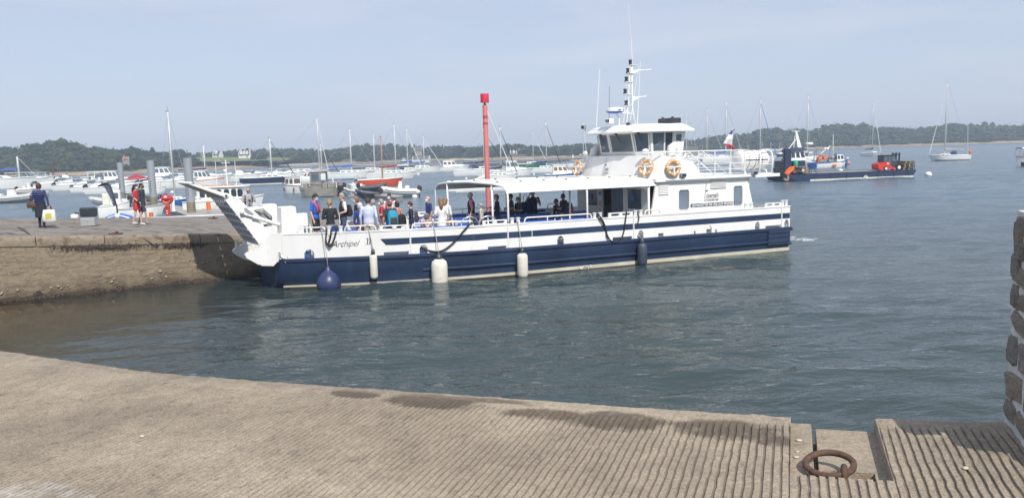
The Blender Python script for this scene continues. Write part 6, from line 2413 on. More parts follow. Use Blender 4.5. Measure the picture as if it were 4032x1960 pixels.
def put_hull(root, L, B, fb, m, deck_m=None, stripe=None, bottom=None, **kw):
 rings, sheer = hull_rings(L, B, fb, **kw)
 b = MB()
 b.loft(rings, close=False, cap=False)
 r0 = rings[0]
 b.add(r0, [tuple(range(len(r0)))])
 b.build('hull', m, root, smooth=True)
 n = len(sheer)
 b = MB()
 V = [(x, y * 0.94, z - 0.03) for x, y, z in sheer] + [(x, -y * 0.94, z - 0.03) for x, y, z in sheer]
 b.add(V, [(k, k + 1, n + k + 1, n + k) for k in range(n - 1)])
 b.build('deck', deck_m or M_GEL, root)
 for sg in (1, -1):
  b = MB()
  b.tube([(x, sg * y, z) for x, y, z in sheer], 0.03 + 0.004 * L, 6)
  b.build('gunwale', (deck_m or M_GEL) if not stripe else stripe, root, smooth='all')
 if bottom is not None:
  for sg in (1, -1):
   b = MB()
   V = []
   for r in rings[:-1]:
    p, q = Vector(r[2] if sg > 0 else r[5]), Vector(r[1] if sg > 0 else r[6])
    u = lerp(p, q, 0.28)
    d = Vector((0, sg * 0.015, 0))
    V += [p + d - Vector((0, 0, 0.06)), u + d]
   k = len(V) // 2
   b.add(V, [(2 * i, 2 * i + 2, 2 * i + 3, 2 * i + 1) for i in range(k - 1)])
   b.build('boot_stripe', bottom, root)
 return rings, sheer
def zs(sheer, x):
 return interp(x, [q[0] for q in sheer], [q[2] for q in sheer])
def hbs(sheer, x):
 return interp(x, [q[0] for q in sheer], [q[1] for q in sheer])
def cabin(root, x0, x1, w, z0, h, m, rakef=0.35, raker=0.1, roof_m=None, wins=3, glass=None, taper=0.82, wz=(0.35, 0.8), name='cabin', front=True):
 b = MB()
 lo = [(x0, -w / 2, z0), (x1, -w / 2, z0), (x1, w / 2, z0), (x0, w / 2, z0)]
 hi = [(x0 + raker, -w / 2 * taper, z0 + h), (x1 - rakef, -w / 2 * taper, z0 + h), (x1 - rakef, w / 2 * taper, z0 + h), (x0 + raker, w / 2 * taper, z0 + h)]
 b.loft([lo, hi])
 c = b.build(name, m, root)
 gl = glass or M_GLASS
 L_, H_ = Vector(lo[1]) - Vector(lo[0]), None
 for sg in (-1, 1):
  for k in range(wins):
   f0, f1 = (k + 0.14) / wins, (k + 0.86) / wins
   def P(f, g):
    a = lerp(Vector((x0, sg * w / 2, z0)), Vector((x1, sg * w / 2, z0)), f)
    d = lerp(Vector((x0 + raker, sg * w / 2 * taper, z0 + h)), Vector((x1 - rakef, sg * w / 2 * taper, z0 + h)), f)
    return lerp(a, d, g) + Vector((0, sg * 0.012, 0.0))
   q = [P(f0, wz[0]), P(f1, wz[0]), P(f1, wz[1]), P(f0, wz[1])]
   b = MB()
   q2 = [p - Vector((0, sg * 0.03, 0)) for p in q]
   b.add(q + q2, [(0, 1, 2, 3), (0, 4, 5, 1), (1, 5, 6, 2), (2, 6, 7, 3), (3, 7, 4, 0)])
   b.build('window', gl, c)
 if front:
  for xx, xr, dx in ((x1, x1 - rakef, 0.012), (x0, x0 + raker, -0.012)):
   b = MB()
   q = []
   for (fy, g) in ((-0.8, wz[0]), (0.8, wz[0]), (0.8, wz[1]), (-0.8, wz[1])):
    q.append((lerp(xx, xr, g) + dx, fy * w / 2 * lerp(1, taper, g), z0 + h * g))
   q2 = [(p[0] - 2.5 * dx, p[1], p[2]) for p in q]
   b.add(q + q2, [(0, 1, 2, 3), (0, 4, 5, 1), (1, 5, 6, 2), (2, 6, 7, 3), (3, 7, 4, 0)])
   b.build('windscreen', gl, c)
 if roof_m is not None:
  b = MB()
  b.box(((x0 + raker + x1 - rakef) / 2 + 0.04, 0, z0 + h + 0.035), (x1 - x0 - rakef - raker + 0.35, w * taper + 0.18, 0.08), b=0.03)
  b.build('roof', roof_m, c)
 return c
def outboard(root, x, z, s=1.0, m=None, n=1):
 for k in range(n):
  y = (k - (n - 1) / 2) * 0.5 * s
  o = empty('outboard_motor'); o.parent = root
  b = MB()
  b.loft([[(x - 0.05 * s, y - 0.13 * s, z + 0.10 * s), (x - 0.05 * s, y + 0.13 * s, z + 0.10 * s), (x - 0.45 * s, y + 0.13 * s, z + 0.05 * s), (x - 0.45 * s, y - 0.13 * s, z + 0.05 * s)], [(x - 0.02 * s, y - 0.16 * s, z + 0.4 * s), (x - 0.02 * s, y + 0.16 * s, z + 0.4 * s), (x - 0.55 * s, y + 0.16 * s, z + 0.35 * s), (x - 0.55 * s, y - 0.16 * s, z + 0.35 * s)], [(x - 0.10 * s, y - 0.12 * s, z + 0.62 * s), (x - 0.10 * s, y + 0.12 * s, z + 0.62 * s), (x - 0.48 * s, y + 0.12 * s, z + 0.52 * s), (x - 0.48 * s, y - 0.12 * s, z + 0.52 * s)]])
  b.build('cowling', m or M_BLACK, o, smooth=True)
  b = MB()
  b.box((x - 0.22 * s, y, z - 0.25 * s), (0.16 * s, 0.10 * s, 0.75 * s), b=0.02)
  b.build('leg', M_LAMP, o)
def rail_loop(root, sheer, x0, h, r=0.014, stern=False):
 pts = [q for q in sheer if (q[0] > x0 if not stern else q[0] < x0)]
 if len(pts) < 2: return
 if stern: pts = list(reversed(pts))
 P = [(x, y * 0.95, z + h) for x, y, z in pts] + [(x, -y * 0.95, z + h) for x, y, z in reversed(pts)]
 b = MB()
 b.tube(P, r, 5)
 for (x, y, z) in pts[::2]:
  for sg in (1, -1):
   b.tube([(x, sg * y * 0.95, z), (x, sg * y * 0.95, z + h)], r, 4)
 b.build('pulpit' if not stern else 'pushpit', M_STEEL, root)
def boat_root(name, x0, x1, wl, head, label, cat, group, B=0.0):
 """placed where its waterline shows; returns root, length, distance"""
 P = at_z((x0 + x1) / 2, wl, 0)
 width = (at_z(x1, wl, 0) - at_z(x0, wl, 0)).length
 view = atan2(P.x, P.y)
 L = max(2.0, (width - abs(B * sin(head + view))) / max(0.35, abs(cos(head + view))))
 root = empty(name, (P.x, P.y, 0.0), head)
 if name in ('motorboat', 'inflatable_boat'):
  root.scale = (1, 1, 1.28)
 tag(root, label, cat, group)
 return root, L, P
def sailboat(x0, x1, wl, head, top, label, hull=None, bottom=None, cover=None, jib='white', stripe=None, coach=True, mast_f=0.08, mast_m=None, boom=True, spray=None, B=None, ketch=False, spread=1, sail=False, extra=None):
 root, L, P = boat_root('sailboat', x0, x1, wl, head, label, 'sailboat', 'sailboats on their moorings', 1.6)
 B = B or min(3.6, 0.9 + 0.24 * L)
 fb = 0.40 + 0.075 * L
 rings, sheer = put_hull(root, L, B, fb, hull or M_GEL, M_GEL, stripe, bottom, rise=0.22, over=0.10, stern_w=0.66, rake=-0.05 * L * 0 + 0.22, fine=0.5)
 if coach:
  c = cabin(root, -0.12 * L, 0.24 * L, B * 0.62, zs(sheer, 0) - 0.03, 0.20 + 0.028 * L, M_GEL, 0.08 * L, 0.06, None, 3, M_GLASS, 0.85, (0.35, 0.7), 'coachroof', front=False)
 b = MB()
 b.box((-0.29 * L, 0, zs(sheer, -0.29 * L) + 0.04), (0.26 * L, B * 0.62, 0.16), b=0.05)
 b.box((-0.29 * L, 0, zs(sheer, -0.29 * L) + 0.11), (0.22 * L, B * 0.40, 0.05), mi=1)
 b.build('cockpit', [M_GEL, M_TEAK], root)
 ht = at_y(top[0], top[1], P.y).z if top else 1.25 * L + 1
 xm = mast_f * L
 z0 = zs(sheer, xm)
 mm = mast_m or M_MAST
 r = 0.06 + 0.006 * L
 # the mast stands a little aslant like the photograph's
 lean = Vector((0, 0, 0))
 b = MB()
 b.tube([(xm, 0, z0 - 0.1), (xm, 0, lerp(z0, ht, 0.6)), (xm, 0, ht)], [r, r, r * 0.75], 8)
 b.build('mast', mm, root, smooth='all')
 b = MB()
 b.box((xm - 0.05, 0, ht + 0.03), (0.3, 0.08, 0.05))
 b.tube([(xm, 0, ht), (xm, 0, ht + 0.5)], 0.012, 4)
 b.build('masthead', M_LAMP, root)
 wire = 0.010 + 0.00008 * P.y
 for sg in (1, -1):
  b = MB()
  yy = hbs(sheer, xm) * 0.92
  zz = lerp(z0, ht, 0.55)
  b.tube([(xm - 0.05, sg * yy, z0), (xm, sg * yy * 0.62, zz), (xm, 0, ht - 0.2)], wire, 4)
  b.build('shroud', M_STEEL, root)
  for q in range(spread):
   zz = lerp(z0, ht, (q + 1) / (spread + 1) + 0.03)
   b = MB()
   b.tube([(xm, 0, zz), (xm - 0.05, sg * yy * 0.68, zz + 0.05)], 0.022, 5)
   b.build('spreader', mm, root)
 bx = L / 2 - 0.03
 zb = zs(sheer, bx)
 b = MB()
 if jib:
  a, c = Vector((bx - 0.02 * L, 0, zb + 0.1)), Vector((xm + 0.1, 0, ht * 0.93))
  b.tube([a, lerp(a, c, 0.1), lerp(a, c, 0.6), c], [0.05, 0.07, 0.06, 0.03], 6)
  b.build('furled_jib', {'white': M_CANVAS_W, 'black': M_BLACK, 'blue': M_CANVAS_B, 'grey': M_CANVAS_G}[jib], root)
 else:
  b.tube([(bx, 0, zb), (xm, 0, ht - 0.1)], wire, 4)
  b.build('forestay', M_STEEL, root)
 b = MB()
 b.tube([(-L / 2 + 0.05, 0, zs(sheer, -L / 2)), (xm, 0, ht)], wire * 0.8, 4)
 b.build('backstay', M_STEEL, root)
 if boom:
  zbm = z0 + 0.55 + 0.05 * L
  ex = -0.34 * L
  b = MB()
  b.tube([(xm, 0, zbm), (ex, 0, zbm + 0.02)], 0.05, 6)
  b.build('boom', mm, root)
  if cover is not None:
   b = MB()
   k = 8
   pts, rr = [], []
   for i in range(k + 1):
    f = i / k
    pts.append((lerp(xm + 0.02, ex * 0.96, f), 0.02 * sin(i * 2.1), zbm + lerp(0.18, 0.06, f) + 0.02 * sin(i * 1.7)))
    rr.append(lerp(0.20, 0.09, f) * (1 + 0.12 * sin(i * 2.6)))
   b.tube(pts, rr, 8)
   b.tube([(xm + 0.02, 0, zbm + 0.1), (xm + 0.03, 0, zbm + 0.45), (xm + 0.03, 0, zbm + 0.75)], [0.16, 0.12, 0.07], 8)
   b.build('sail_cover', cover, root, smooth='all')
 if spray is not None:
  b = MB()
  zc = zs(sheer, -0.1 * L) + 0.25
  for (f, hh) in ((-0.20, 0.0), (-0.14, 0.42), (-0.08, 0.0)):
   pass
  ring = lambda f, hh, ww: [(f * L, -ww, zc), (f * L, -ww * 0.9, zc + hh * 0.8), (f * L, -ww * 0.45, zc + hh), (f * L, ww * 0.45, zc + hh), (f * L, ww * 0.9, zc + hh * 0.8), (f * L, ww, zc)]
  b.loft([ring(-0.16, 0.55, B * 0.33), ring(-0.08, 0.5, B * 0.33), ring(-0.01, 0.12, B * 0.30)], close=False, cap=False)
  b.build('spray_hood', spray, root)
 rail_loop(root, sheer, 0.30 * L, 0.5)
 rail_loop(root, sheer, -0.40 * L, 0.5, stern=True)
 if ketch:
  xz = -0.40 * L
  b = MB()
  h2 = ht * 0.56
  b.tube([(xz, 0, zs(sheer, xz)), (xz, 0, h2)], 0.05, 7)
  b.build('mizzen_mast', mm, root)
 return root, L, sheer, P
def motorboat(x0, x1, wl, head, label, kind='cuddy', hull=None, deck=None, motors=1, top=None, glass=None, B=None, fb=None, stripe=None, bottom=None, cover=None, mm=None):
 root, L, P = boat_root('motorboat', x0, x1, wl, head, label, 'motorboat', 'motorboats moored in the harbour', 1.6)
 B = B or min(3.2, 0.8 + 0.24 * L)
 fb = fb or (0.38 + 0.05 * L)
 rings, sheer = put_hull(root, L, B, fb, hull or M_GEL, deck or M_GEL, stripe, bottom, rise=0.45, over=0.10, stern_w=0.9, rake=0.08, fine=0.6)
 zd = zs(sheer, 0)
 if kind == 'cuddy':
  b = MB()
  rr = []
  for (f, w, h) in ((0.02, 0.70, 0.34), (0.10, 0.72, 0.36), (0.22, 0.58, 0.22), (0.36, 0.30, 0.05)):
   z = zs(sheer, f * L) - 0.04
   rr.append([(f * L, -w * B / 2, z), (f * L, -w * B * 0.36, z + h), (f * L, w * B * 0.36, z + h), (f * L, w * B / 2, z)])
  b.loft(rr)
  b.build('foredeck', M_GEL, root, smooth=True)
  c = MB()
  z = zs(sheer, 0.05 * L) + 0.26
  for (f0, f1) in ((0.0, 1.0),):
   V = [(-0.04 * L, -0.38 * B, z), (0.10 * L, -0.30 * B, z + 0.02), (0.12 * L, 0.0, z + 0.03), (0.10 * L, 0.30 * B, z + 0.02), (-0.04 * L, 0.38 * B, z)]
   U = [(-0.08 * L, -0.36 * B, z + 0.34), (0.01 * L, -0.27 * B, z + 0.40), (0.03 * L, 0, z + 0.42), (0.01 * L, 0.27 * B, z + 0.40), (-0.08 * L, 0.36 * B, z + 0.34)]
   c.add(V + U, [(k, k + 1, 5 + k + 1, 5 + k) for k in range(4)])
  ws = c.build('windscreen', glass or M_GLASS2, root)
  c = MB()
  c.tube(U, 0.022, 5); c.tube(V, 0.018, 5)
  c.build('screen_frame', M_GEL, ws)
  c = MB()
  c.box((-0.22 * L, 0, zs(sheer, -0.2 * L) + 0.06), (0.34 * L, B * 0.7, 0.2), b=0.06)
  c.build('seats', M_GEL, root, smooth=True)
 elif kind == 'pilothouse':
  cabin(root, -0.16 * L, 0.20 * L, B * 0.66, zd - 0.05, 0.85 + 0.06 * L, M_GEL, 0.12 * L, 0.05, M_GEL, 3, glass or M_GLASS2, 0.86, (0.42, 0.86))
  b = MB()
  rr = []
  for (f, w, h) in ((0.16, 0.70, 0.34), (0.28, 0.55, 0.22), (0.40, 0.24, 0.05)):
   z = zs(sheer, f * L) - 0.04
   rr.append([(f * L, -w * B / 2, z), (f * L, -w * B * 0.36, z + h), (f * L, w * B * 0.36, z + h), (f * L, w * B / 2, z)])
  b.loft(rr)
  b.build('foredeck', M_GEL, root, smooth=True)
 elif kind == 'hardtop':
  z = zd + 0.1
  b = MB()
  b.box((0.02 * L, 0, z + 1.15), (0.42 * L, B * 0.8, 0.09), b=0.04)
  t = b.build('hardtop', M_GEL, root)
  for (fx, sg) in ((-0.16, 1), (-0.16, -1), (0.16, 1), (0.16, -1)):
   b = MB()
   b.tube([((fx + 0.10 if fx > 0 else fx) * L, sg * B * 0.38, z - 0.1), (fx * L, sg * B * 0.35, z + 1.12)], 0.04, 5)
   b.build('post', M_GEL, t)
  c = MB()
  V = [(0.02 * L, -0.38 * B, z), (0.26 * L, -0.26 * B, z), (0.28 * L, 0, z), (0.26 * L, 0.26 * B, z), (0.02 * L, 0.38 * B, z)]
  U = [(0.0 * L, -0.36 * B, z + 0.6), (0.14 * L, -0.27 * B, z + 0.95), (0.16 * L, 0, z + 0.98), (0.14 * L, 0.27 * B, z + 0.95), (0.0 * L, 0.36 * B, z + 0.6)]
  c.add(V + U, [(k, k + 1, 5 + k + 1, 5 + k) for k in range(4)])
  c.build('windscreen', glass or M_GLASS2, root)
  b = MB()
  b.box((-0.08 * L, 0, z + 0.1), (0.5, B * 0.5, 0.55), b=0.08)
  b.build('helm_seat', M_GEL, root, smooth=True)
 elif kind == 'console':
  b = MB()
  b.loft([[(-0.05 * L, -0.35, zd - 0.05), (0.10 * L, -0.35, zd - 0.05), (0.10 * L, 0.35, zd - 0.05), (-0.05 * L, 0.35, zd - 0.05)], [(-0.04 * L, -0.33, zd + 0.75), (0.04 * L, -0.33, zd + 0.75), (0.04 * L, 0.33, zd + 0.75), (-0.04 * L, 0.33, zd + 0.75)]])
  c = b.build('console', M_GEL, root)
  b = MB()
  b.add([(0.05 * L, -0.30, zd + 0.72), (0.05 * L, 0.30, zd + 0.72), (0.02 * L, 0.26, zd + 1.1), (0.02 * L, -0.26, zd + 1.1)], [(0, 1, 2, 3)])
  b.build('screen', M_GLASS2, c)
  b = MB()
  b.tube([(-0.1 * L, -0.4, zd), (-0.12 * L, -0.4, zd + 1.5), (-0.12 * L, 0.4, zd + 1.5), (-0.1 * L, 0.4, zd)], 0.03, 5)
  b.build('arch', M_STEEL, root)
  b = MB()
  b.box((-0.16 * L, 0, zd + 0.15), (0.5, 0.8, 0.5), b=0.06)
  b.build('seat', M_GEL, root, smooth=True)
 elif kind == 'tent':
  b = MB()
  z = zd
  b.loft([[(-0.30 * L, -B * 0.40, z), (-0.30 * L, 0, z + 0.3), (-0.30 * L, B * 0.40, z)], [(-0.02 * L, -B * 0.40, z), (-0.02 * L, 0, z + 0.95), (-0.02 * L, B * 0.40, z)], [(0.32 * L, -B * 0.28, z), (0.32 * L, 0, z + 0.2), (0.32 * L, B * 0.28, z)]], close=False, cap=False)
  b.build('boat_cover', cover or M_CANVAS_R, root)
 elif kind == 'cruiser':
  cabin(root, -0.30 * L, 0.16 * L, B * 0.72, zd - 0.05, 0.62 + 0.07 * L, M_GEL, 0.14 * L, 0.05, M_GEL, 3, glass or mat('amber_glass', (0.20, 0.13, 0.07), 0.1, var=0.2), 0.84, (0.42, 0.80))
  b = MB()
  rr = []
  for (f, w, h) in ((0.12, 0.72, 0.36), (0.26, 0.58, 0.26), (0.40, 0.26, 0.06)):
   z = zs(sheer, f * L) - 0.04
   rr.append([(f * L, -w * B / 2, z), (f * L, -w * B * 0.36, z + h), (f * L, w * B * 0.36, z + h), (f * L, w * B / 2, z)])
  b.loft(rr)
  b.build('foredeck', M_GEL, root, smooth=True)
 elif kind == 'open':
  for f in (-0.25, 0.02, 0.25):
   b = MB()
   b.box((f * L, 0, zs(sheer, f * L) - 0.08), (0.28, hbs(sheer, f * L) * 1.7, 0.06), b=0.01)
   b.build('thwart', M_GEL, root)
 if motors:
  outboard(root, -L / 2, fb * 0.62, 0.9 if L < 7 else 1.15, mm, motors)
 rail_loop(root, sheer, 0.14 * L, 0.36 if kind not in ('open', 'tent') else 0.02)
 if top:
  ht = at_y(top[0], top[1], P.y).z
  b = MB()
  b.tube([(-0.02 * L, 0, zd), (-0.02 * L, 0, ht)], 0.035, 6)
  b.build('mast', M_MAST, root)
 return root, L, sheer, P
def inflatable(x0, x1, wl, head, label, m=None, console=True, motor=True, r=None, m2=None):
 root, L, P = boat_root('inflatable_boat', x0, x1, wl, head, label, 'inflatable boat', 'inflatable boats in the harbour', 1.4)
 B = 0.36 * L if L < 5 else 1.9
 r = r or (0.055 * L if L < 5 else 0.27)
 m = m or M_RIB
 for sg in (1, -1):
  b = MB()
  pts = [(-L * 0.50, sg * B * 0.42, 0.40), (-L * 0.40, sg * B * 0.42, 0.42), (0, sg * B * 0.42, 0.46), (L * 0.22, sg * B * 0.38, 0.54), (L * 0.38, sg * B * 0.24, 0.66), (L * 0.46, sg * B * 0.06, 0.74), (L * 0.47, 0, 0.75)]
  b.tube(pts, [r * 0.4, r, r, r, r * 0.95, r * 0.8, r * 0.7], 12)
  b.build('tube', m, root, smooth='all')
  b = MB()
  b.tube([(p[0], p[1] + sg * r * 0.98, p[2]) for p in pts[1:5]], 0.03, 5)
  b.build('rubbing_strip', M_LAMP, root)
 b = MB()
 b.loft([[(-L * 0.42, -B * 0.40, 0.30), (-L * 0.42, 0, -0.15), (-L * 0.42, B * 0.40, 0.30)], [(L * 0.1, -B * 0.40, 0.32), (L * 0.1, 0, -0.12), (L * 0.1, B * 0.40, 0.32)], [(L * 0.44, -0.05, 0.62), (L * 0.42, 0, 0.35), (L * 0.44, 0.05, 0.62)]])
 b.build('floor', m2 or M_GEL, root)
 if console:
  b = MB()
  b.loft([[(-0.05 * L, -0.3, 0.3), (0.10 * L, -0.3, 0.3), (0.10 * L, 0.3, 0.3), (-0.05 * L, 0.3, 0.3)], [(-0.04 * L, -0.28, 1.25), (0.03 * L, -0.28, 1.25), (0.03 * L, 0.28, 1.25), (-0.04 * L, 0.28, 1.25)]])
  b.build('console', M_GEL, root)
  b = MB()
  b.box((-0.17 * L, 0, 0.6), (0.45, 0.6, 0.6), b=0.06)
  b.build('seat', M_CREAM, root, smooth=True)
 if motor:
  outboard(root, -L * 0.42, 0.35, 0.9)
 return root, L, P
# left harbour
PI = pi
motorboat(30, 126, 735, 0.05, 'white motorboat with a hardtop, farthest left of the moored row', 'hardtop')
motorboat(118, 222, 737, 0.0, 'long low white open boat behind the woman with bags', 'open', motors=0)
motorboat(200, 302, 745, 0.04, 'white open motorboat with its black outboard just right of the woman', 'cuddy', motors=1)
motorboat(264, 362, 750, 0.02, 'white speedboat second in the row right of the woman', 'cuddy')
motorboat(322, 412, 757, 0.0, 'white speedboat third in the row, behind the feather flag top', 'cuddy')
motorboat(388, 512, 763, 0.0, 'white speedboat with a tall windscreen passing behind the first pile', 'cuddy')
motorboat(318, 402, 722, 0.1, 'small dark-trimmed speedboat in the rear row left of the hardtops', 'cuddy', stripe=M_NAVY2)
motorboat(346, 425, 727, 0.06, 'white hardtop sports boat in the rear row, left one of two', 'hardtop')
motorboat(372, 448, 731, 0.06, 'white hardtop sports boat in the rear row, right one of two', 'hardtop')
motorboat(405, 492, 730, 0.03, 'white pilothouse boat just left of the first pile', 'pilothouse')
motorboat(506, 582, 730, 0.0, 'dark open boat under a pointed red tent cover between two piles', 'tent', hull=M_NAVY2, cover=M_CANVAS_R)
motorboat(600, 732, 741, 0.04, 'long white cuddy motorboat between the second and third piles', 'cuddy')
motorboat(602, 698, 716, 0.02, 'white pilothouse boat with a dinghy, behind the long motorboat', 'pilothouse')
motorboat(572, 642, 763, 0.0, 'small white open boat right of the second pile', 'open', motors=1)
motorboat(700, 748, 724, 0.3, 'white motorboat half hidden behind the third pile', 'cuddy')
motorboat(750, 852, 734, 0.0, 'white pilothouse boat with an orange stripe right of the third pile', 'pilothouse', stripe=M_ORANGE)
motorboat(838, 918, 712, 0.0, 'navy and white speedboat behind the pilot launch mast', 'cuddy', hull=M_NAVY2)
motorboat(882, 1006, 716, 0.02, 'white centre-console fishing boat left of the navy sailboat', 'console', mm=M_GREY)
motorboat(976, 1028, 698, 0.0, 'small white cruiser behind the navy sailboat', 'cuddy')
motorboat(1040, 1116, 698, 0.0, 'navy speedboat with a white deck behind the navy sailboat', 'cuddy', hull=M_NAVY2)
motorboat(496, 640, 855, 0.06, 'grey-white open boat moored behind the walking couple', 'open', deck=M_CANVAS_G, motors=0)
root, L, P = inflatable(-25, 122, 801, 0.03, 'large pale grey inflatable with a slanted console at the left edge', M_RIB, True, True)
root, L, P = inflatable(378, 492, 818, PI + 0.25, 'pale grey inflatable boat behind the feather flag', M_RIB, True, True)
inflatable(90, 142, 760, 0.3, 'small white inflatable tied to the left pontoon', M_CANVAS_W, True, True)
inflatable(560, 640, 812, 2.6, 'dark inflatable tender beside the second pile', M_RIBD, False, True, m2=M_RIBD)
inflatable(598, 640, 803, 0.4, 'dark inflatable lying against the walkway behind the ring stand', M_RIBD, False, False, m2=M_RIBD)
sailboat(-120, 38, 745, 0.0, (0, 618), 'sailboat with a bright blue mainsail cover, cut by the left edge', cover=M_CANVAS_B, spray=M_CANVAS_N, jib=None, mast_f=0.32)
sailboat(640, 742, 812, 0.12, (657, 440), 'small blue sailboat by the pontoon with a yellow float aboard', hull=M_BLUE2, jib=None, boom=False, mast_f=0.0, coach=True)
sailboat(720, 862, 724, 0.0, (770, 572), 'white sailboat hidden behind the pilothouse boat by the third pile', jib=None, cover=M_CANVAS_N)
sailboat(994, 1126, 724, 0.03, (1054, 545), 'navy sailboat with a stepped white cabin and a striped furled jib', hull=M_NAVY2, bottom=M_GEL, jib='black', boom=False, mast_f=0.06)
sailboat(1118, 1245, 701, 0.05, (1199, 465), 'white sailboat with a loosely furled grey sail and slanting white jib', cover=M_CANVAS_G, jib='white', mast_f=0.34)
sailboat(1240, 1312, 702, 0.1, (1271, 566), 'white sailboat with a dark furled jib left of the blue-bottomed one', jib='black', cover=M_CANVAS_G, mast_f=-0.05)
sailboat(1302, 1436, 706, 0.06, (1371, 509), 'white sailboat with a blue sail cover and a blue bottom', bottom=M_BLUE2, cover=M_CANVAS_B, jib=None)
sailboat(1415, 1512, 689, 0.05, (1467, 527), 'white sailboat with a bare boom behind the orange one', bottom=M_RUST, jib=None)
sailboat(1482, 1609, 705, 0.05, (1551, 490), 'white sailboat with a dark red sail cover and washing aboard', cover=M_CANVAS_R, jib=None)
sailboat(1556, 1638, 689, 0.05, (1583, 507), 'white sailboat with a navy spray hood behind the red-covered one', cover=M_CANVAS_W, spray=M_CANVAS_N, jib='white')
sailboat(1610, 1706, 680, 0.05, (1656, 535), 'white sailboat with a blue cover, farthest right of the sailboat cluster', cover=M_CANVAS_B, jib='white')
sailboat(1423, 1563, 732, 0.08, (1491, 540), 'orange-red sailboat with a varnished wooden mast', hull=M_REDORANGE, stripe=M_GEL, jib=None, mast_m=M_WOODMAST, boom=False, coach=False)
motorboat(1749, 1822, 674, 0.05, 'cream cabin cruiser alone left of the red beacon', 'cruiser', motors=0)
sailboat(1822, 1962, 691, 0.05, (1885, 505), 'white sailboat with a navy bimini, passing behind the beacon', cover=M_CANVAS_N, spray=M_CANVAS_N, jib='black')
motorboat(1960, 2078, 694, 0.05, 'large white pilothouse cruiser right of the beacon', 'pilothouse', motors=0)
sailboat(1902, 2022, 712, 0.06, (1960, 500), 'white sailboat with a dark sail cover and a blue dinghy aboard, beside the beacon', cover=M_CANVAS_N, jib='black')
sailboat(2052, 2128, 661, 0.03, (2094, 520), 'green-hulled sailboat in the distance left of the ferry', hull=M_GREEN, cover=M_CANVAS_G, jib='white')
sailboat(2091, 2192, 681, 0.06, (2154, 480), 'white sailboat with a navy boom cover left of the navy cruiser', cover=M_CANVAS_N, jib='black')
motorboat(2160, 2282, 709, 0.06, 'navy and white cabin cruiser partly hidden by the ferry front', 'cruiser', hull=M_BLUE2, motors=0)
sailboat(2247, 2300, 659, 0.1, (2287, 480), 'small white sailboat just left of the ferry wheelhouse', jib='white', mast_f=0.3)
# behind the ferry's upper deck
sailboat(2640, 2740, 640, 0.1, (2686, 448), 'sailboat whose bare mast shows above the wheelhouse lamp box', cover=M_CANVAS_B, jib=None, spread=2)
sailboat(2720, 2820, 636, 0.1, (2769, 430), 'sailboat with paired masts lines behind the middle of the upper deck', cover=M_CANVAS_N, jib='grey', spread=2)
sailboat(2790, 2900, 640, 0.1, (2842, 402), 'sailboat whose tall white mast rises left of the ensign', cover=M_CANVAS_B, jib='grey', spread=2)
sailboat(2925, 3035, 640, 0.1, (2980, 393), 'sailboat with a blue furled jib right of the ensign', cover=M_CANVAS_B, jib='blue', spread=2)
sailboat(3105, 3225, 640, 0.0, (3163, 378), 'tall masted sailboat behind the barge wheelhouse', cover=M_CANVAS_G, jib=None, spread=2)
# tiny far masts in front of the right-hand woods
for k, (px, wl_, top, nm) in enumerate(((2668, 601, 575, 'first'), (2700, 601, 568, 'second'), (2722, 601, 552, 'third'), (2734, 602, 560, 'fourth'), (2764, 601, 572, 'fifth'), (2855, 600, 572, 'sixth'), (2908, 599, 570, 'seventh'), (2943, 599, 573, 'eighth'), (2998, 597, 558, 'ninth'), (3032, 596, 557, 'tenth'), (3068, 594, 561, 'eleventh'))):
 L_ = 7.0
 P = at_z(px, wl_, 0)
 root = empty('sailboat', (P.x, P.y, 0), 0.2 + 0.3 * (k % 3))
 _, sh = put_hull(root, L_, 2.3, 0.8, M_GEL)
 ht = at_y(px, top, P.y).z
 b = MB(); b.tube([(0.4, 0, 0.7), (0.4, 0, ht)], 0.09, 6); b.build('mast', M_MAST, root)
 b = MB(); b.tube([(3.3, 0, 0.9), (0.5, 0, ht * 0.95)], 0.05, 4); b.build('furled_jib', M_CANVAS_W, root)
 tag(root, 'distant white sailboat under the right woods, %s from the wheelhouse' % nm, 'sailboat', 'far sailboats under the woods')
# little craft drawn up on the far mud
for k, (px, y) in enumerate(((1757, 634), (1779, 633), (1795, 632), (1812, 632), (1836, 631), (1852, 631), (1870, 631))):
 P = at_z(px, y, 0.12)
 root = empty('rowing_boat', (P.x, P.y, 0.14), 0.1 * k)
 put_hull(root, 3.6, 1.4, 0.5, M_GEL if k != 3 else mat('yellow_paint', (0.6, 0.42, 0.05), 0.5), n=8)
 tag(root, 'small rowing boat drawn up on the far mud, number %s from the cream cruiser side' % ('one two three four five six seven'.split()[k]), 'rowing boat', 'rowing boats on the far mud')
P = at_z(1602, 640, 0.1)
root = empty('fishing_smack', (P.x, P.y, 0.1), 0.1)
put_hull(root, 7.5, 2.6, 1.0, M_BLUE2)
cabin(root, -2.6, -0.6, 1.6, 1.0, 1.5, M_GEL, 0.2, 0.1, M_GEL, 2)
b = MB(); b.tube([(0.2, 0, 1), (0.2, 0, 5.2)], 0.08, 6); b.tube([(0.2, 0, 1.6), (2.8, 0, 4.2)], 0.06, 5); b.build('mast', M_GEL, root)
tag(root, 'blue fishing smack with a white wheelhouse aground on the far mud', 'fishing boat')
motorboat(60, 150, 727, 0.1, 'white cabin cruiser in the second row behind the woman, left of the workboat', 'cuddy')
motorboat(218, 300, 728, 0.05, 'white open boat just right of the rusty pole', 'console')
motorboat(270, 345, 735, 0.05, 'low white sports boat between the two speedboat rows', 'cuddy')
motorboat(440, 520, 742, 0.05, 'white speedboat between the pilothouse boat and the tall-screen one', 'cuddy')
motorboat(640, 745, 727, 0.03, 'white cuddy boat in the rear row right of the second pile', 'cuddy')
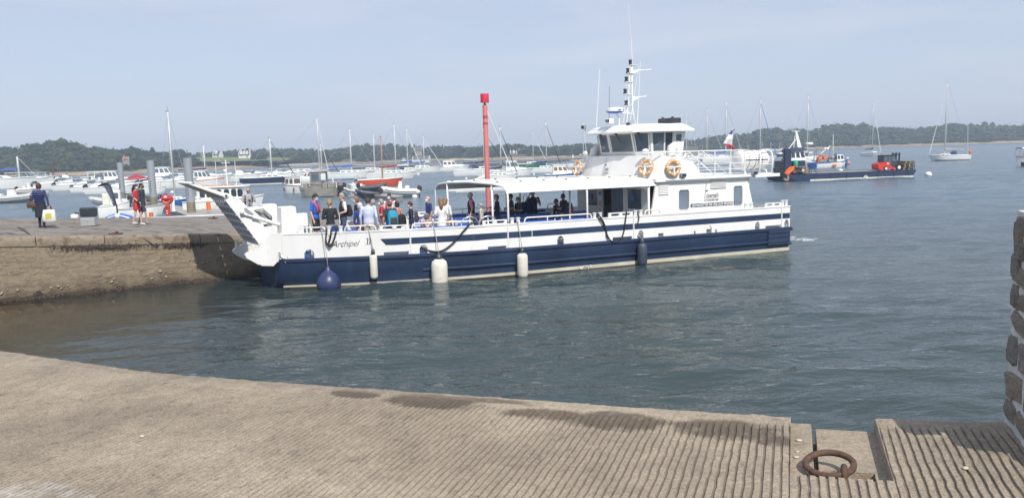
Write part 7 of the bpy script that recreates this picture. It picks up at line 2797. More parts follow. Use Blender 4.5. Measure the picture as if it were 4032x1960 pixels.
motorboat(780, 870, 716, 0.03, 'white sports boat behind the orange-striped pilothouse boat', 'cuddy')
motorboat(1050, 1180, 709, 0.02, 'low white motorboat between the navy sailboat and the grey-sailed one', 'cuddy')
# right-hand water
sailboat(3405, 3456, 615, -1.15, (3428, 402), 'white sailboat seen from astern above the forklift', jib='white', cover=M_CANVAS_N, mast_f=0.05, spread=1, B=2.6)
_r, _L, _sh, _P = sailboat(3672, 3800, 632, PI - 0.35, (3728, 328), 'large grey-white cruising sailboat on the right with a furled sail', cover=M_CANVAS_G, spray=M_CANVAS_N, jib='white', spread=3, mast_f=0.10, bottom=M_NAVY2)
b = MB(); b.ball((-_L * 0.47, 0.9, zs(_sh, -_L / 2) + 0.6), (0.25, 0.2, 0.4), 8, 6); b.build('horseshoe_buoy', M_ORANGE, _r)
b = MB(); b.tube([(-_L * 0.45, -0.4, 0.9), (-_L * 0.42, -0.4, at_y(3757, 485, _P.y).z)], 0.05, 5); b.build('aerial_pole', M_MAST, _r)
motorboat(3155, 3210, 641, PI + 0.5, 'white motor cruiser behind the barge wheelhouse', 'pilothouse', motors=0)
motorboat(3064, 3094, 617, PI, 'small navy and white boat left of the barge', 'cruiser', hull=M_NAVY2, motors=0)
def edge_boat():
 root, L, P = boat_root('launch', 3992, 4110, 654, PI, 'navy and white launch with a red rail and awning frame at the right edge', 'launch', None, 1.5)
 rings, sheer = put_hull(root, L, 2.4, 1.15, M_GEL, M_RED, M_RED, M_NAVY2, rise=0.2)
 for sg in (1, -1):
  b = MB()
  V = []
  for r in rings[:-1]:
   p, q = Vector(r[2] if sg > 0 else r[5]), Vector(r[1] if sg > 0 else r[6])
   d = Vector((0, sg * 0.02, 0))
   V += [p + d + Vector((0, 0, 0.05)), lerp(p, q, 1.0) + d]
  b.add(V, [(2 * i, 2 * i + 2, 2 * i + 3, 2 * i + 1) for i in range(len(V) // 2 - 1)])
  b.build('lower_band', M_NAVY, root)
 for k in range(5):
  x = lerp(L * 0.38, -L * 0.3, k / 4)
  for sg in (1, -1):
   b = MB()
   b.tube([(x, sg * 1.0, 1.2), (x - 0.05, sg * 1.0, 2.1), (x - 0.2, sg * 0.8, 2.5)], 0.03, 5)
   b.build('awning_post', M_STEEL, root)
 b = MB()
 for k in range(8):
  x0_, x1_ = lerp(L * 0.40, -L * 0.35, k / 8), lerp(L * 0.40, -L * 0.35, (k + 1) / 8)
  b.loft([[(x, -1.0, 2.45), (x, -0.5, 2.62), (x, 0.5, 2.62), (x, 1.0, 2.45)] for x in (x0_, (x0_ + x1_) / 2 , x1_)], close=False, cap=False, mi=k % 2)
 b.build('awning', [M_CANVAS_W, M_CANVAS_G], root)
edge_boat()
def fishing_boat():
 root, L, P = boat_root('fishing_boat', 3204, 3333, 661, 0.15, 'blue and white fishing boat with gear piled aft, behind the barge', 'fishing boat', None, 1.6)
 B = 2.9
 rings, sheer = put_hull(root, L, B, 0.85, M_GEL, M_GREY, M_BLUE2, None, rise=0.5, stern_w=0.95)
 for (a, c, m) in ((-0.5, -0.12, M_BLUE2), (0.18, 0.30, M_BLUE2), (0.36, 0.5, M_BLUE2)):
  for sg in (1, -1):
   b = MB()
   V = []
   for i in range(7):
    x = lerp(a, c, i / 6) * L
    y = hbs(sheer, x)
    z = zs(sheer, x)
    V += [(x, sg * (y * 0.80 + 0.02), 0.05), (x - 0.0, sg * (y + 0.02), z - 0.03)]
   b.add(V, [(2 * i, 2 * i + 2, 2 * i + 3, 2 * i + 1) for i in range(6)])
   b.build('painted_panel', m, root)
 b = MB(); b.box((-0.52 * L, 0, 0.55), (0.2, B * 0.9, 0.8), b=0.04); b.build('transom_flap', M_BLUE, root)
 cabin(root, 0.12 * L, 0.34 * L, 1.7, zs(sheer, 0.2 * L) - 0.1, 1.3, M_GEL, 0.3, 0.05, M_BLUE, 2, M_GLASS, 0.85)
 rg = random.Random(5)
 for k in range(10):
  b = MB()
  x = rg.uniform(-0.45, 0.1) * L
  b.box((x, rg.uniform(-1, 1), 1.05 + rg.uniform(0, 0.7)), (rg.uniform(0.3, 0.8), rg.uniform(0.3, 0.7), rg.uniform(0.2, 0.5)), rz=rg.uniform(0, 1.5), b=0.05)
  b.build('fish_crate', rg.choice((M_GREY, M_ALU, M_RIBD, M_ORANGE, M_CANVAS_G)), root)
 b = MB(); b.box((-0.28 * L, -0.2, 2.05), (0.9, 0.7, 0.28), b=0.1); b.build('life_raft', M_ORANGE, root)
 b = MB()
 for (p, q) in (((-0.42, 0.9, 0.8), (-0.36, 0.5, 3.2)), ((-0.42, -0.9, 0.8), (-0.36, -0.5, 3.2)), ((-0.30, 0.7, 0.8), (-0.36, 0.5, 3.2)), ((-0.30, -0.7, 0.8), (-0.36, -0.5, 3.2)), ((-0.36, -0.5, 3.2), (-0.36, 0.5, 3.2)), ((0.10, 0.0, 2.2), (0.0, 0, 3.6)), ((0.0, 0, 3.6), (-0.30, 0, 2.3)), ((0.02, 0.7, 1.0), (0.0, 0, 3.6)), ((0.02, -0.7, 1.0), (0.0, 0, 3.6))):
  b.tube([(p[0] * L, p[1], p[2]), (q[0] * L, q[1], q[2])], 0.05, 6)
 b.build('gantry', M_ALU, root)
 b = MB()
 ht = at_y(3276, 530, P.y).z
 b.tube([(0.08 * L, 0, 1.2), (0.07 * L, 0, ht)], 0.05, 6)
 b.tube([(0.06 * L, -0.5, ht * 0.78), (0.06 * L, 0.5, ht * 0.78)], 0.03, 5)
 b.build('mast', M_GEL, root)
 for sg in (1, -1):
  b = MB(); b.ball((-0.12 * L, 0.35 * sg, 3.1), 0.22, 8, 6); b.build('float', M_GEL, root, smooth='all')
 b = MB(); b.ball((0.44 * L, -0.9, 0.7), (0.28, 0.28, 0.34), 8, 6); b.build('fender', mat('pink_fender', (0.65, 0.22, 0.20), 0.5), root, smooth='all')
 b = MB(); b.ball((-0.02 * L, -B / 2 - 0.1, 0.45), (0.4, 0.1, 0.2), 8, 6); b.build('fender', M_ORANGE, root, smooth='all')
fishing_boat()
M_PALLET = mat('grey_pallet', (0.27, 0.21, 0.14), 0.9, var=0.25, vs=5)
def barge():
 P1, P2 = at_z(3176, 713, 0), at_z(3608, 696, 0)
 d = (P2 - P1); d.z = 0
 LB = d.length; d.normalize()
 nrm = Vector((-d.y, d.x, 0))
 root = empty('work_barge', P1, atan2(d.y, d.x))
 tag(root, 'navy flat-decked work barge with a wheelhouse at its left end', 'barge')
 def H(px, py, t):
  r = ray(px, py)
  k = (t - (Vector((0, 0, EYE)) - P1).dot(nrm)) / r.dot(nrm)
  p = Vector((0, 0, EYE)) + r * k - P1
  return p.dot(d), p.z
 z6 = lambda x, y: (3000 + x / 3.577, 550 + y / 3.577)
 W = 4.6
 zd = H(*z6(1400, 462), 0)[1]
 xl = H(*z6(310, 560), 0)[0]
 b = MB()
 b.loft([[(xl + 0.4, 0.5, 0.05), (xl + 0.4, W - 0.5, 0.05), (xl, W - 0.3, zd), (xl, 0.3, zd)], [(0, 0.0, -0.3), (0, W, -0.3), (-0.3, W, zd), (-0.3, 0, zd)], [(LB - 0.7, 0, -0.3), (LB - 0.7, W, -0.3), (LB, W, zd), (LB, 0, zd)]])
 b.build('hull', M_NAVY2, root)
 b = MB()
 b.box((LB / 2, -0.02, 0.07), (LB - 0.8, 0.03, 0.17))
 b.build('boot_stripe', M_CREAM, root)
 b = MB()
 b.box((LB / 2 + 0.2, W / 2, zd + 0.025), (LB - 0.7, W - 0.25, 0.05))
 b.build('deck', mat('worn_deck', (0.27, 0.25, 0.22), 0.9, var=0.2, vs=1), root)
 for y in (0.06, W - 0.06):
  b = MB()
  b.box((LB / 2 - 0.1, y, zd + 0.03), (LB + 0.1, 0.12, 0.13), b=0.02)
  b.build('kerb', M_NAVY2, root)
 for k in range(7):
  b = MB()
  b.box((LB * (k + 0.5) / 7, -0.03, zd * 0.55), (0.06, 0.06, zd * 0.8), b=0.01)
  b.build('side_rib', M_NAVY2, root)
 b = MB()
 c = H(*z6(1460, 525), 0)
 b.tube([(c[0] + 0.2 * cos(a), -0.05, c[1] + 0.14 * sin(a)) for a in [2 * pi * k / 14 for k in range(14)]], 0.035, 5, closed=True)
 b.box((c[0], -0.05, c[1]), (0.55, 0.03, 0.06))
 b.build('draught_mark', M_GEL, root)
 # push-tug block with the wheelhouse
 a0, z0 = H(*z6(335, 480), 1.2); a1, z1 = H(*z6(620, 292), 1.2)
 b = MB()
 b.loft([[(a0, 1.2, zd), (a1, 1.2, zd), (a1, 3.8, zd), (a0, 3.8, zd)], [(a0 + 0.05, 1.2, z1), (a1 - 0.1, 1.2, z1), (a1 - 0.1, 3.8, z1), (a0 + 0.05, 3.8, z1)]])
 b.build('engine_casing', M_NAVY2, root)
 w0, zt = H(*z6(415, 160), 1.35); w1, _ = H(*z6(640, 160), 1.35)
 cabin(root, w0, w1, 1.9, z1 + 0.0, zt - z1, M_GEL, 0.35, 0.05, None, 3, M_GLASS, 0.92, (0.30, 0.86), 'wheelhouse')
 for ch in root.children:
  if ch.name.startswith('wheelhouse'):
   ch.location = (0, 2.4, 0)
 b = MB()
 b.loft([[(w0 - 0.1, 1.3, zt), (w1 + 0.1, 1.3, zt), (w1 + 0.1, 3.6, zt), (w0 - 0.1, 3.6, zt)], [(w0 + 0.3, 1.6, zt + 0.35), (w1 - 0.3, 1.6, zt + 0.35), (w1 - 0.3, 3.3, zt + 0.35), (w0 + 0.3, 3.3, zt + 0.35)]])
 b.build('wheelhouse_roof', M_NAVY2, root)
 p0, pz = H(*z6(365, 130), 1.0)
 b = MB()
 b.box((p0 - 0.05, 1.0, (zd + pz) / 2), (0.75, 0.5, pz - zd), b=0.05)
 post = b.build('push_post', M_NAVY2, root)
 for k in range(6):
  b = MB()
  z = lerp(zd + 0.3, pz - 0.2, k / 5)
  b.tube([(p0 - 0.50 + 0.16 * cos(a), 1.0 + 0.0, z + 0.16 * sin(a)) for a in [2 * pi * q / 10 for q in range(10)]], 0.06, 6, closed=True)
  b.build('tyre_fender', M_BLACK, post)
 # white mast on the roof with radar
 m0 = H(*z6(515, 110), 2.2); mt = H(*z6(478, -115), 2.2)
 b = MB()
 b.loft([[(m0[0] - 0.15, 2.08, zt + 0.3), (m0[0] + 0.35, 2.08, zt + 0.3), (m0[0] + 0.35, 2.36, zt + 0.3), (m0[0] - 0.15, 2.36, zt + 0.3)], [(mt[0] - 0.08, 2.15, mt[1]), (mt[0] + 0.12, 2.15, mt[1]), (mt[0] + 0.12, 2.3, mt[1]), (mt[0] - 0.08, 2.3, mt[1])]])
 ms = b.build('mast', M_GEL, root)
 b = MB()
 b.tube([(m0[0] - 1.2, 2.2, zt + 0.2), (mt[0], 2.2, mt[1] - 0.9)], 0.06, 6)
 b.tube([(m0[0] - 0.6, 2.2, zt + 0.2), (mt[0] - 0.1, 2.2, mt[1] - 0.5)], 0.05, 6)
 b.tube([(mt[0], 2.2, mt[1]), (mt[0] - 0.05, 2.2, mt[1] + 1.9)], 0.02, 5)
 b.tube([(mt[0] - 0.5, 2.2, mt[1] + 0.05), (mt[0] + 0.5, 2.2, mt[1])], 0.04, 5)
 b.build('stay', M_GEL, ms)
 b = MB()
 b.lathe([(0.25, 0), (0.42, 0.03), (0.42, 0.22), (0.3, 0.27)], 14, (m0[0] + 1.3, 2.2, zt + 0.62))
 b.build('radar', M_GEL, ms)
 # orange knuckle crane folded at the end, with its grab
 pts = [H(*z6(*q), 0.4) for q in ((462, 368), (455, 410), (425, 445), (385, 470), (378, 495), (330, 490), (322, 470), (345, 430), (395, 385))]
 b = MB()
 b.prism(pts, 0.25, 0.55, 'y')
 cr = b.build('crane_arm', M_ORANGE, root)
 pts = [H(*z6(*q), 0.4) for q in ((345, 505), (368, 510), (372, 560), (350, 580), (310, 575), (300, 540), (320, 545), (345, 555))]
 b = MB()
 b.prism(pts, 0.2, 0.6, 'y')
 b.build('grab', mat('tan_steel', (0.34, 0.25, 0.14), 0.7, var=0.2), cr)
 c = H(*z6(475, 340), 0.9)
 b = MB()
 b.lathe([(0.22, -0.3), (0.26, 0.0), (0.22, 0.28), (0.1, 0.4)], 10, (c[0], 0.9, c[1]))
 b.build('green_drum', mat('green_drum', (0.03, 0.42, 0.22), 0.5), root)
 # gear on the foredeck
 rg = random.Random(9)
 for k in range(6):
  x = H(*z6(490 + 30 * k, 470), 0.8)[0]
  b = MB()
  b.box((x, 1.1 + rg.uniform(-0.2, 0.3), zd + 0.3 + rg.uniform(0, 0.25)), (0.55, 0.5, 0.55), rz=rg.uniform(-0.3, 0.3), b=0.04)
  b.build('deck_gear', rg.choice((M_TEAK, M_GREY, M_RUST, M_CREAM)), root)
 b = MB()
 c = H(*z6(525, 385), 1.0)
 b.box((c[0], 1.0, c[1]), (1.3, 0.8, 0.12), b=0.03)
 b.build('workbench', M_TEAK, root)
 # railings
 for (xa, xb, tt) in ((H(*z6(470, 400), 0.15)[0], H(*z6(610, 400), 0.15)[0], 0.15),):
  for z in (0.3, 0.62, 0.95):
   b = MB(); b.tube([(xa, tt, zd + z), (xb, tt, zd + z)], 0.03, 5); b.build('rail', M_NAVY2, root)
  for f in (0, 0.33, 0.66, 1):
   b = MB(); x = lerp(xa, xb, f); b.tube([(x, tt, zd), (x, tt, zd + 0.95)], 0.03, 5); b.build('stanchion', M_NAVY2, root)
 b = MB()
 q0, q1 = H(*z6(695, 412), 0.2), H(*z6(780, 490), 0.2)
 b.tube([(q0[0], 0.2, zd), (q0[0], 0.2, q0[1]), (q0[0] + 0.3, 0.2, q0[1]), (q1[0], 0.2, zd)], 0.035, 5)
 b.build('stair_rail', M_NAVY2, root)
 q0 = H(*z6(668, 345), 0.6)
 b = MB(); b.tube([(q0[0], 0.6, zd), (q0[0], 0.6, q0[1])], 0.045, 6); b.tube([(q0[0] - 0.25, 0.6, q0[1]), (q0[0] + 0.25, 0.6, q0[1])], 0.04, 5)
 b.build('winch_post', M_NAVY2, root)
 for tt in (0.2, W - 0.2):
  x0_ = H(*z6(2105, 345), 0.2)[0]
  for z in (0.45, 0.95):
   b = MB(); b.tube([(x0_ - (0.9 if tt > 1 else 0), tt, zd + z), (LB - 0.1, tt, zd + z)], 0.035, 5); b.build('rail', mat('green_rail', (0.03, 0.10, 0.12), 0.5), root)
  for f in (0, 0.5, 1):
   b = MB(); x = lerp(x0_, LB - 0.1, f); b.tube([(x, tt, zd), (x, tt, zd + 0.95)], 0.035, 5); b.build('stanchion', mat('green_rail'), root)
 # pallets beside the forklift
 for k in range(4):
  pr = empty('pallet'); c = H(*z6(2040, 420), 1.2)
  pr.location = root.matrix_basis @ Vector((0, 0, 0))
  M = Matrix.Translation(P1) @ Matrix.Rotation(atan2(d.y, d.x), 4, 'Z')
  pr.location = M @ Vector((c[0] + 0.05 * (k % 2), 1.4, zd + 0.055 + 0.26 * k))
  pr.rotation_euler = (0, 0, atan2(d.y, d.x) + 0.06 * k)
  for i in range(5):
   b = MB(); b.box((0, -0.5 + 0.25 * i, 0.215), (1.45, 0.18, 0.05)); b.build('top_board', M_PALLET, pr)
  for i in range(3):
   b = MB(); b.box((-0.62 + 0.62 * i, 0, 0.095), (0.18, 1.15, 0.17)); b.build('bearer', M_PALLET, pr)
  tag(pr, 'wooden pallet in the stack beside the forklift, %s from the deck' % ('lowest,second,third,topmost'.split(',')[k]), 'pallet', 'pallets stacked on the barge')
 return H, d, nrm, P1, zd, LB
_H, _d, _n, _P1, _zd, _LB = barge()
def forklift():
 z6 = lambda x, y: (3000 + x / 3.577, 550 + y / 3.577)
 T = 1.0
 def q(x, y, t=T):
  a, z = _H(*z6(x, y), t)
  return a - _x0, z - _zd - 0.05
 _x0 = _H(*z6(1640, 435), T)[0]
 root = empty('forklift', _P1 + _d * _x0 + _n * T + Vector((0, 0, _zd + 0.05)), atan2(_d.y, _d.x))
 tag(root, 'red rough-terrain forklift with a dark cab parked on the barge', 'forklift')
 Wd = 1.25
 body = [q(*p) for p in ((1642, 400), (1640, 350), (1660, 330), (1740, 312), (1780, 312), (1800, 330), (1830, 385), (1880, 390), (1885, 410), (1850, 418), (1780, 418), (1690, 430), (1655, 425))]
 b = MB(); b.prism(body, 0, Wd, 'y'); b.build('body', M_RED, root)
 cab = [q(*p) for p in ((1715, 310), (1722, 230), (1735, 222), (1885, 222), (1925, 330), (1900, 360), (1880, 388), (1832, 388), (1790, 315))]
 b = MB(); b.prism(cab, 0.12, Wd - 0.12, 'y'); cb = b.build('cab', M_LAMP, root)
 for poly in (((1732, 300), (1736, 236), (1778, 236), (1778, 305)), ((1790, 310), (1790, 236), (1822, 236), (1828, 330), (1815, 335)), ((1838, 300), (1834, 236), (1878, 236), (1905, 310))):
  b = MB(); b.prism([q(*p) for p in poly], 0.10, 0.125, 'y'); b.build('window', M_GLASS2, cb)
 b = MB(); c = q(1802, 219); b.box((c[0], Wd / 2, c[1]), (1.55, Wd - 0.1, 0.07), b=0.02); b.build('roof', M_LAMP, cb)
 for (x, y, r) in ((1742, 412, 32), (1925, 392, 42)):
  c = q(x, y)
  rr = (r / 3.577) * (_P1.y / FOCAL)
  for t in (0.12, Wd - 0.12):
   b = MB()
   b.lathe([(rr * 0.5, -0.16), (rr * 0.92, -0.15), (rr, -0.09), (rr, 0.09), (rr * 0.92, 0.15), (rr * 0.5, 0.16)], 18, M=Matrix.Translation((c[0], t - 0.05, rr)) @ Matrix.Rotation(pi / 2, 4, 'X'))
   w = b.build('wheel', M_BLACK, root, smooth=True)
   b = MB()
   b.lathe([(rr * 0.2, -0.03), (rr * 0.52, -0.02), (rr * 0.58, 0.03)], 16, M=Matrix.Translation((c[0], t - 0.05 - (0.165 if t < 1 else -0.165), rr)) @ Matrix.Rotation(pi / 2, 4, 'X'))
   b.build('rim', M_GEL, w, smooth=True)
 a, c = q(1905, 195), q(1970, 380)
 for t in (0.35, Wd - 0.35):
  for x in (a[0] + 0.12, c[0] - 0.10):
   b = MB(); b.box((x, t, (a[1] + c[1]) / 2), (0.16, 0.14, a[1] - c[1] + 0.2), b=0.02); b.build('mast_rail', M_LAMP, root)
 b = MB(); b.box(((a[0] + c[0]) / 2, Wd / 2, a[1] - 0.1), (0.5, 0.9, 0.14), b=0.02); b.box(((a[0] + c[0]) / 2, Wd / 2, a[1] * 0.55), (0.4, 0.9, 0.14), b=0.02); b.build('mast_crosshead', M_LAMP, root)
 for t in (0.4, Wd - 0.4):
  b = MB(); b.box((c[0] + 0.55, t, 0.12), (1.1, 0.12, 0.05), b=0.01); b.build('fork', M_LAMP, root)
 b = MB(); e = q(1732, 205); b.lathe([(0.05, 0), (0.05, 0.14), (0.02, 0.16)], 8, (e[0], 0.3, e[1] - 0.12)); b.build('beacon_lamp', M_ORANGE, root)
 b = MB(); e = q(1775, 338); b.ball((e[0], -0.01, e[1]), (0.15, 0.02, 0.08), 10, 6); b.build('badge', M_GEL, root)
forklift()
# buoys
def buoy(px, py, r, label, m=None):
 P = at_z(px, py, 0)
 rr = r * P.y / FOCAL
 b = MB()
 b.ball((0, 0, rr * 0.30), (rr, rr, rr * 0.82), 14, 10)
 root = empty('mooring_buoy', (P.x, P.y, 0))
 b.build('float', m or M_GEL, root, smooth='all')
 b = MB()
 b.tube([(0.12 * rr * cos(a), 0, rr * (1.10 + 0.12 * sin(a))) for a in [2 * pi * k / 10 for k in range(10)]], rr * 0.035, 5, closed=True)
 b.build('ring', M_RUST, root)
 tag(root, label, 'buoy', 'mooring buoys')
for a in ((3655, 691, 13, 'large white mooring buoy off the right end of the barge'), (3310, 675, 9, 'white mooring buoy showing over the barge deck'), (3337, 625, 5, 'small white buoy behind the fishing boat'), (232, 723, 6, 'white buoy left of the speedboat row'), (678, 760, 8, 'white buoy in front of the thin pile-side mast'), (1444, 701, 5, 'white buoy ahead of the blue-bottomed sailboat'), (1620, 702, 5, 'white buoy ahead of the red-covered sailboat'), (1647, 689, 5, 'white buoy behind the red-covered sailboat bow'), (1714, 677, 4, 'small white buoy ahead of the right blue-covered sailboat'), (1714, 677, 4, None), (1836, 705, 5, 'white buoy left of the beacon'), (2026, 706, 6, 'white buoy ahead of the dark-covered sailboat'), (2102, 689, 5, 'pinkish white buoy under the white sailboat left of the ferry'), (3654 - 20, 640, 2, None), (2210, 655, 4, 'tiny white buoy left of the ferry front'), (280, 706, 3, 'tiny pale buoy far off the wooded hill'), (3682, 632, 4, 'small white buoy at the bow of the cruising sailboat')):
 if a[3]: buoy(*a)
# trimaran behind the beacon
def trimaran():
 root, L, P = boat_root('trimaran', 1790, 2020, 752, 0.08, 'long low white trimaran seen under the canopy, behind the beacon', 'trimaran', None, 0)
 put_hull(root, L, 0.95, 0.75, M_GEL, rise=0.1, fine=0.45, stern_w=0.4, dr=0.1)
 for (y, f) in ((-2.2, 0.8),):
  pass
 r2 = empty('float_hull'); r2.parent = root
 for y in (2.6, -2.6):
  rings, sh = hull_rings(L * 0.8, 0.5, 0.5, rise=0.1, fine=0.45, stern_w=0.3)
  b = MB(); b.loft(rings, close=False, cap=False)
  b.v = [(p[0], p[1] + y, p[2] + 0.12) for p in b.v]
  b.build('outrigger', M_GEL, root, smooth=True)
 for f in (-0.18, 0.2):
  b = MB(); b.tube([(f * L, -2.6, 0.6), (f * L, 0, 0.95), (f * L, 2.6, 0.6)], 0.09, 8); b.build('cross_beam', M_GEL, root, smooth='all')
 b = MB(); ht = at_y(1915, 425, P.y).z
 b.tube([(0.08 * L, 0, 0.7), (0.08 * L, 0, ht)], 0.10, 8); b.build('mast', M_MAST, root, smooth='all')
 b = MB(); b.tube([(-0.3 * L, 0, 0.9), (0.05 * L, 0.0, 1.6)], 0.12, 6); b.build('boom', M_CANVAS_W, root)
 b = MB(); b.tube([(0.48 * L, 0, 0.8), (0.09 * L, 0, ht * 0.95)], 0.05, 5); b.build('furled_jib', M_CANVAS_W, root)
trimaran()
# red beacon
def beacon():
 Yb = 33.5
 base = at_y(1911, 735, Yb)
 P = at_y(1918, 870, Yb)
 root = empty('port_beacon', (at_y(1911, 735, Yb).x + 0.1, Yb, -1.0))
 tag(root, 'tall red channel beacon post with a can topmark behind the canopy', 'beacon')
 zt = at_y(1903, 415, Yb).z + 1.0
 zc0, zc1 = at_y(1903, 405, Yb).z + 1.0, at_y(1901, 370, Yb).z + 1.0
 r = 9.5 * Yb / FOCAL
 b = MB()
 b.tube([(0, 0, 0), (0, 0, zt)], r, 14)
 mp = mat('faded_red', (0.60, 0.18, 0.17), 0.6, var=0.16, vs=2, col2=(0.62, 0.34, 0.32), c2s=2.5, c2lo=0.55, c2hi=0.8, stretch=(3, 3, 0.4))
 b.build('post', mp, root, smooth=True)
 for (ya, yb) in ((456, 468), (482, 492)):
  za, zb_ = at_y(1905, ya, Yb).z + 1.0, at_y(1905, yb, Yb).z + 1.0
  b = MB(); b.tube([(0, 0, zb_), (0, 0, za)], r * 1.03, 14); b.build('reflector_band', mat('band_red', (0.48, 0.05, 0.06), 0.5), root, smooth=True)
 rt = 16.5 * Yb / FOCAL
 b = MB(); b.lathe([(rt * 0.98, zc0), (rt, zc0 + 0.02), (rt, zc1 - 0.02), (rt * 0.98, zc1)], 18); b.build('topmark', mat('beacon_red', (0.62, 0.035, 0.06), 0.5, var=0.1), root, smooth=True)
 b = MB(); b.tube([(0, 0, zt), (0, 0, zc0)], 0.035, 6); b.box((0.0, 0, zt + 0.03), (0.12, 0.12, 0.06), b=0.01); b.build('spigot', M_LAMP, root)
beacon()
# pontoon, piles, ring stand, pedestal
def pontoon():
 zt = 0.42
 def deck(name, pxs, label):
  P = [at_z(*q, zt) for q in pxs]
  c = sum(P, Vector()) / len(P)
  root = empty(name, (c.x, c.y, 0))
  n = len(P)
  b = MB()
  b.add([Vector((p.x - c.x, p.y - c.y, zt)) for p in P] + [Vector((p.x - c.x, p.y - c.y, -0.2)) for p in P], [tuple(range(n))] + [(k, k + n, (k + 1) % n + n, (k + 1) % n) for k in range(n)])
  b.build('deck', M_PONTOON, root)
  b = MB()
  b.tube([Vector((p.x - c.x, p.y - c.y, zt)) for p in P], 0.06, 6, closed=True)
  b.build('edge_rail', mat('pontoon_edge', (0.45, 0.44, 0.42), 0.6, var=0.1), root)
  tag(root, label, 'pontoon')
 deck('pontoon', [(498, 792), (607, 800), (742, 849), (905, 846), (905, 830), (775, 822), (690, 812), (560, 788)], 'grey pontoon walkway leading between the three steel piles')
 deck('pontoon', [(1318, 752), (1450, 766), (1560, 777), (1585, 772), (1470, 757), (1340, 744)], 'narrow grey pontoon crowded with dinghies behind the boarding passengers')
 deck('pontoon', [(52, 758), (190, 762), (190, 752), (60, 748)], 'short grey pontoon beyond the woman with bags')
 for (xb, yb, xt, yt, Y, lb) in ((485, 792, 474, 640, 83, 'thinnest and farthest of the three grey steel piles'), (607, 814, 580, 632, 67.7, 'grey steel pile behind the walking couple'), (755, 843, 737, 622, 57, 'largest grey steel pile behind the ramp tip')):
  B0, Tt = at_y(xb, yb, Y), at_y(xt, yt, Y)
  root = empty('mooring_pile', (B0.x, Y, -1.0))
  b = MB()
  b.tube([(0, 0, 0), (0, 0, 2.2)], 0.302, 20)
  b.build('wet_base', mat('pile_base', (0.24, 0.21, 0.15), 0.8, var=0.3, vs=1.5, col2=(0.12, 0.11, 0.08), c2s=1.5), root, smooth=True)
  b = MB()
  b.tube([(0, 0, 2.19), (0, 0, Tt.z + 1.0)], 0.30, 20)
  b.build('shaft', M_PILE, root, smooth=True)
  b = MB()
  b.tube([(0, -0.303, 2.6), (0, -0.303, 3.6)], 0.035, 5, sq=0.3)
  b.build('rust_streak', mat('dark_streak', (0.13, 0.13, 0.13), 0.7, var=0.2), root)
  tag(root, lb, 'pile', 'steel piles holding the pontoon')
 # lifebuoy stand
 Y = 50.0
 B0 = at_y(663, 850, Y)
 root = empty('lifebuoy_stand', (B0.x, Y, B0.z))
 k = Y / FOCAL
 b = MB()
 b.box((0, 0, 22 * k), (17 * k, 0.18, 44 * k), b=0.03)
 p = b.build('post', M_RED, root)
 for z in (31, 20, 11):
  b = MB(); b.box((-0.5 * k, -0.10, z * k), (5 * k, 0.02, 4 * k)); b.build('plate', M_LAMP if z == 31 else M_GEL, p)
 b = MB()
 c = 65 * k
 prof = []
 n = 20
 out = [(22 * k * cos(a), c + 19 * k * sin(a)) for a in [2 * pi * q / n for q in range(n)]]
 b.prism(out, -0.06, 0.16, 'y')
 b.build('case', mat('stand_red', (0.62, 0.05, 0.07), 0.45, var=0.1), root)
 b = MB()
 b.tube([(13 * k * cos(a), -0.10, c - 4 * k + 10 * k * sin(a)) for a in [pi + pi * q / 12 for q in range(13)]], 4.0 * k, 10)
 b.build('ring', M_ORANGE, root, smooth='all')
 b = MB()
 b.add([(20 * k * cos(a), -0.19, c + 2 * k + 17 * k * sin(a)) for a in [pi * q / 10 for q in range(11)]], [tuple(range(11))])
 b.add([(20 * k * cos(a), -0.06, c + 2 * k + 17 * k * sin(a)) for a in [pi * q / 10 for q in range(11)]] + [(20 * k * cos(a), -0.19, c + 2 * k + 17 * k * sin(a)) for a in [pi * q / 10 for q in range(11)]], [(q, q + 1, 11 + q + 1, 11 + q) for q in range(10)])
 b.build('hood', mat('stand_red'), root)
 b = MB(); b.box((0, -0.2, c + 11 * k), (11 * k, 0.02, 7 * k)); b.build('label_plate', M_GEL, root)
 tag(root, 'red lifebuoy stand with an orange ring on the pontoon', 'lifebuoy stand')
 Y = 54.0
 B0 = at_y(685, 832, Y)
 root = empty('service_pedestal', (B0.x, Y, B0.z))
 k = Y / FOCAL
 b = MB(); b.lathe([(8 * k, 0), (5.5 * k, 7 * k), (5 * k, 30 * k), (5.5 * k, 42 * k), (4 * k, 44 * k)], 12); b.build('column', M_GEL, root, smooth=True)
 b = MB(); b.tube([(-5 * k, -0.1, 30 * k), (-14 * k, -0.1, 22 * k), (-15 * k, -0.1, 5 * k), (-6 * k, -0.1, 1 * k)], 0.03, 6); b.build('hose', M_GEL, root)
 tag(root, 'white water and power pedestal beside the lifebuoy stand', 'pedestal')
 # gangway beam in front of the pontoon
 a, c = at_z(585, 858, 0.9), at_z(908, 846, 0.9)
 b = MB(); b.tube([Vector((0, 0, 0)), c - a], 0.06, 6); o = b.build('gangway_beam', M_MAST, smooth='all'); o.location = a
 tag(o, 'long white metal beam along the near edge of the pontoon', 'beam')
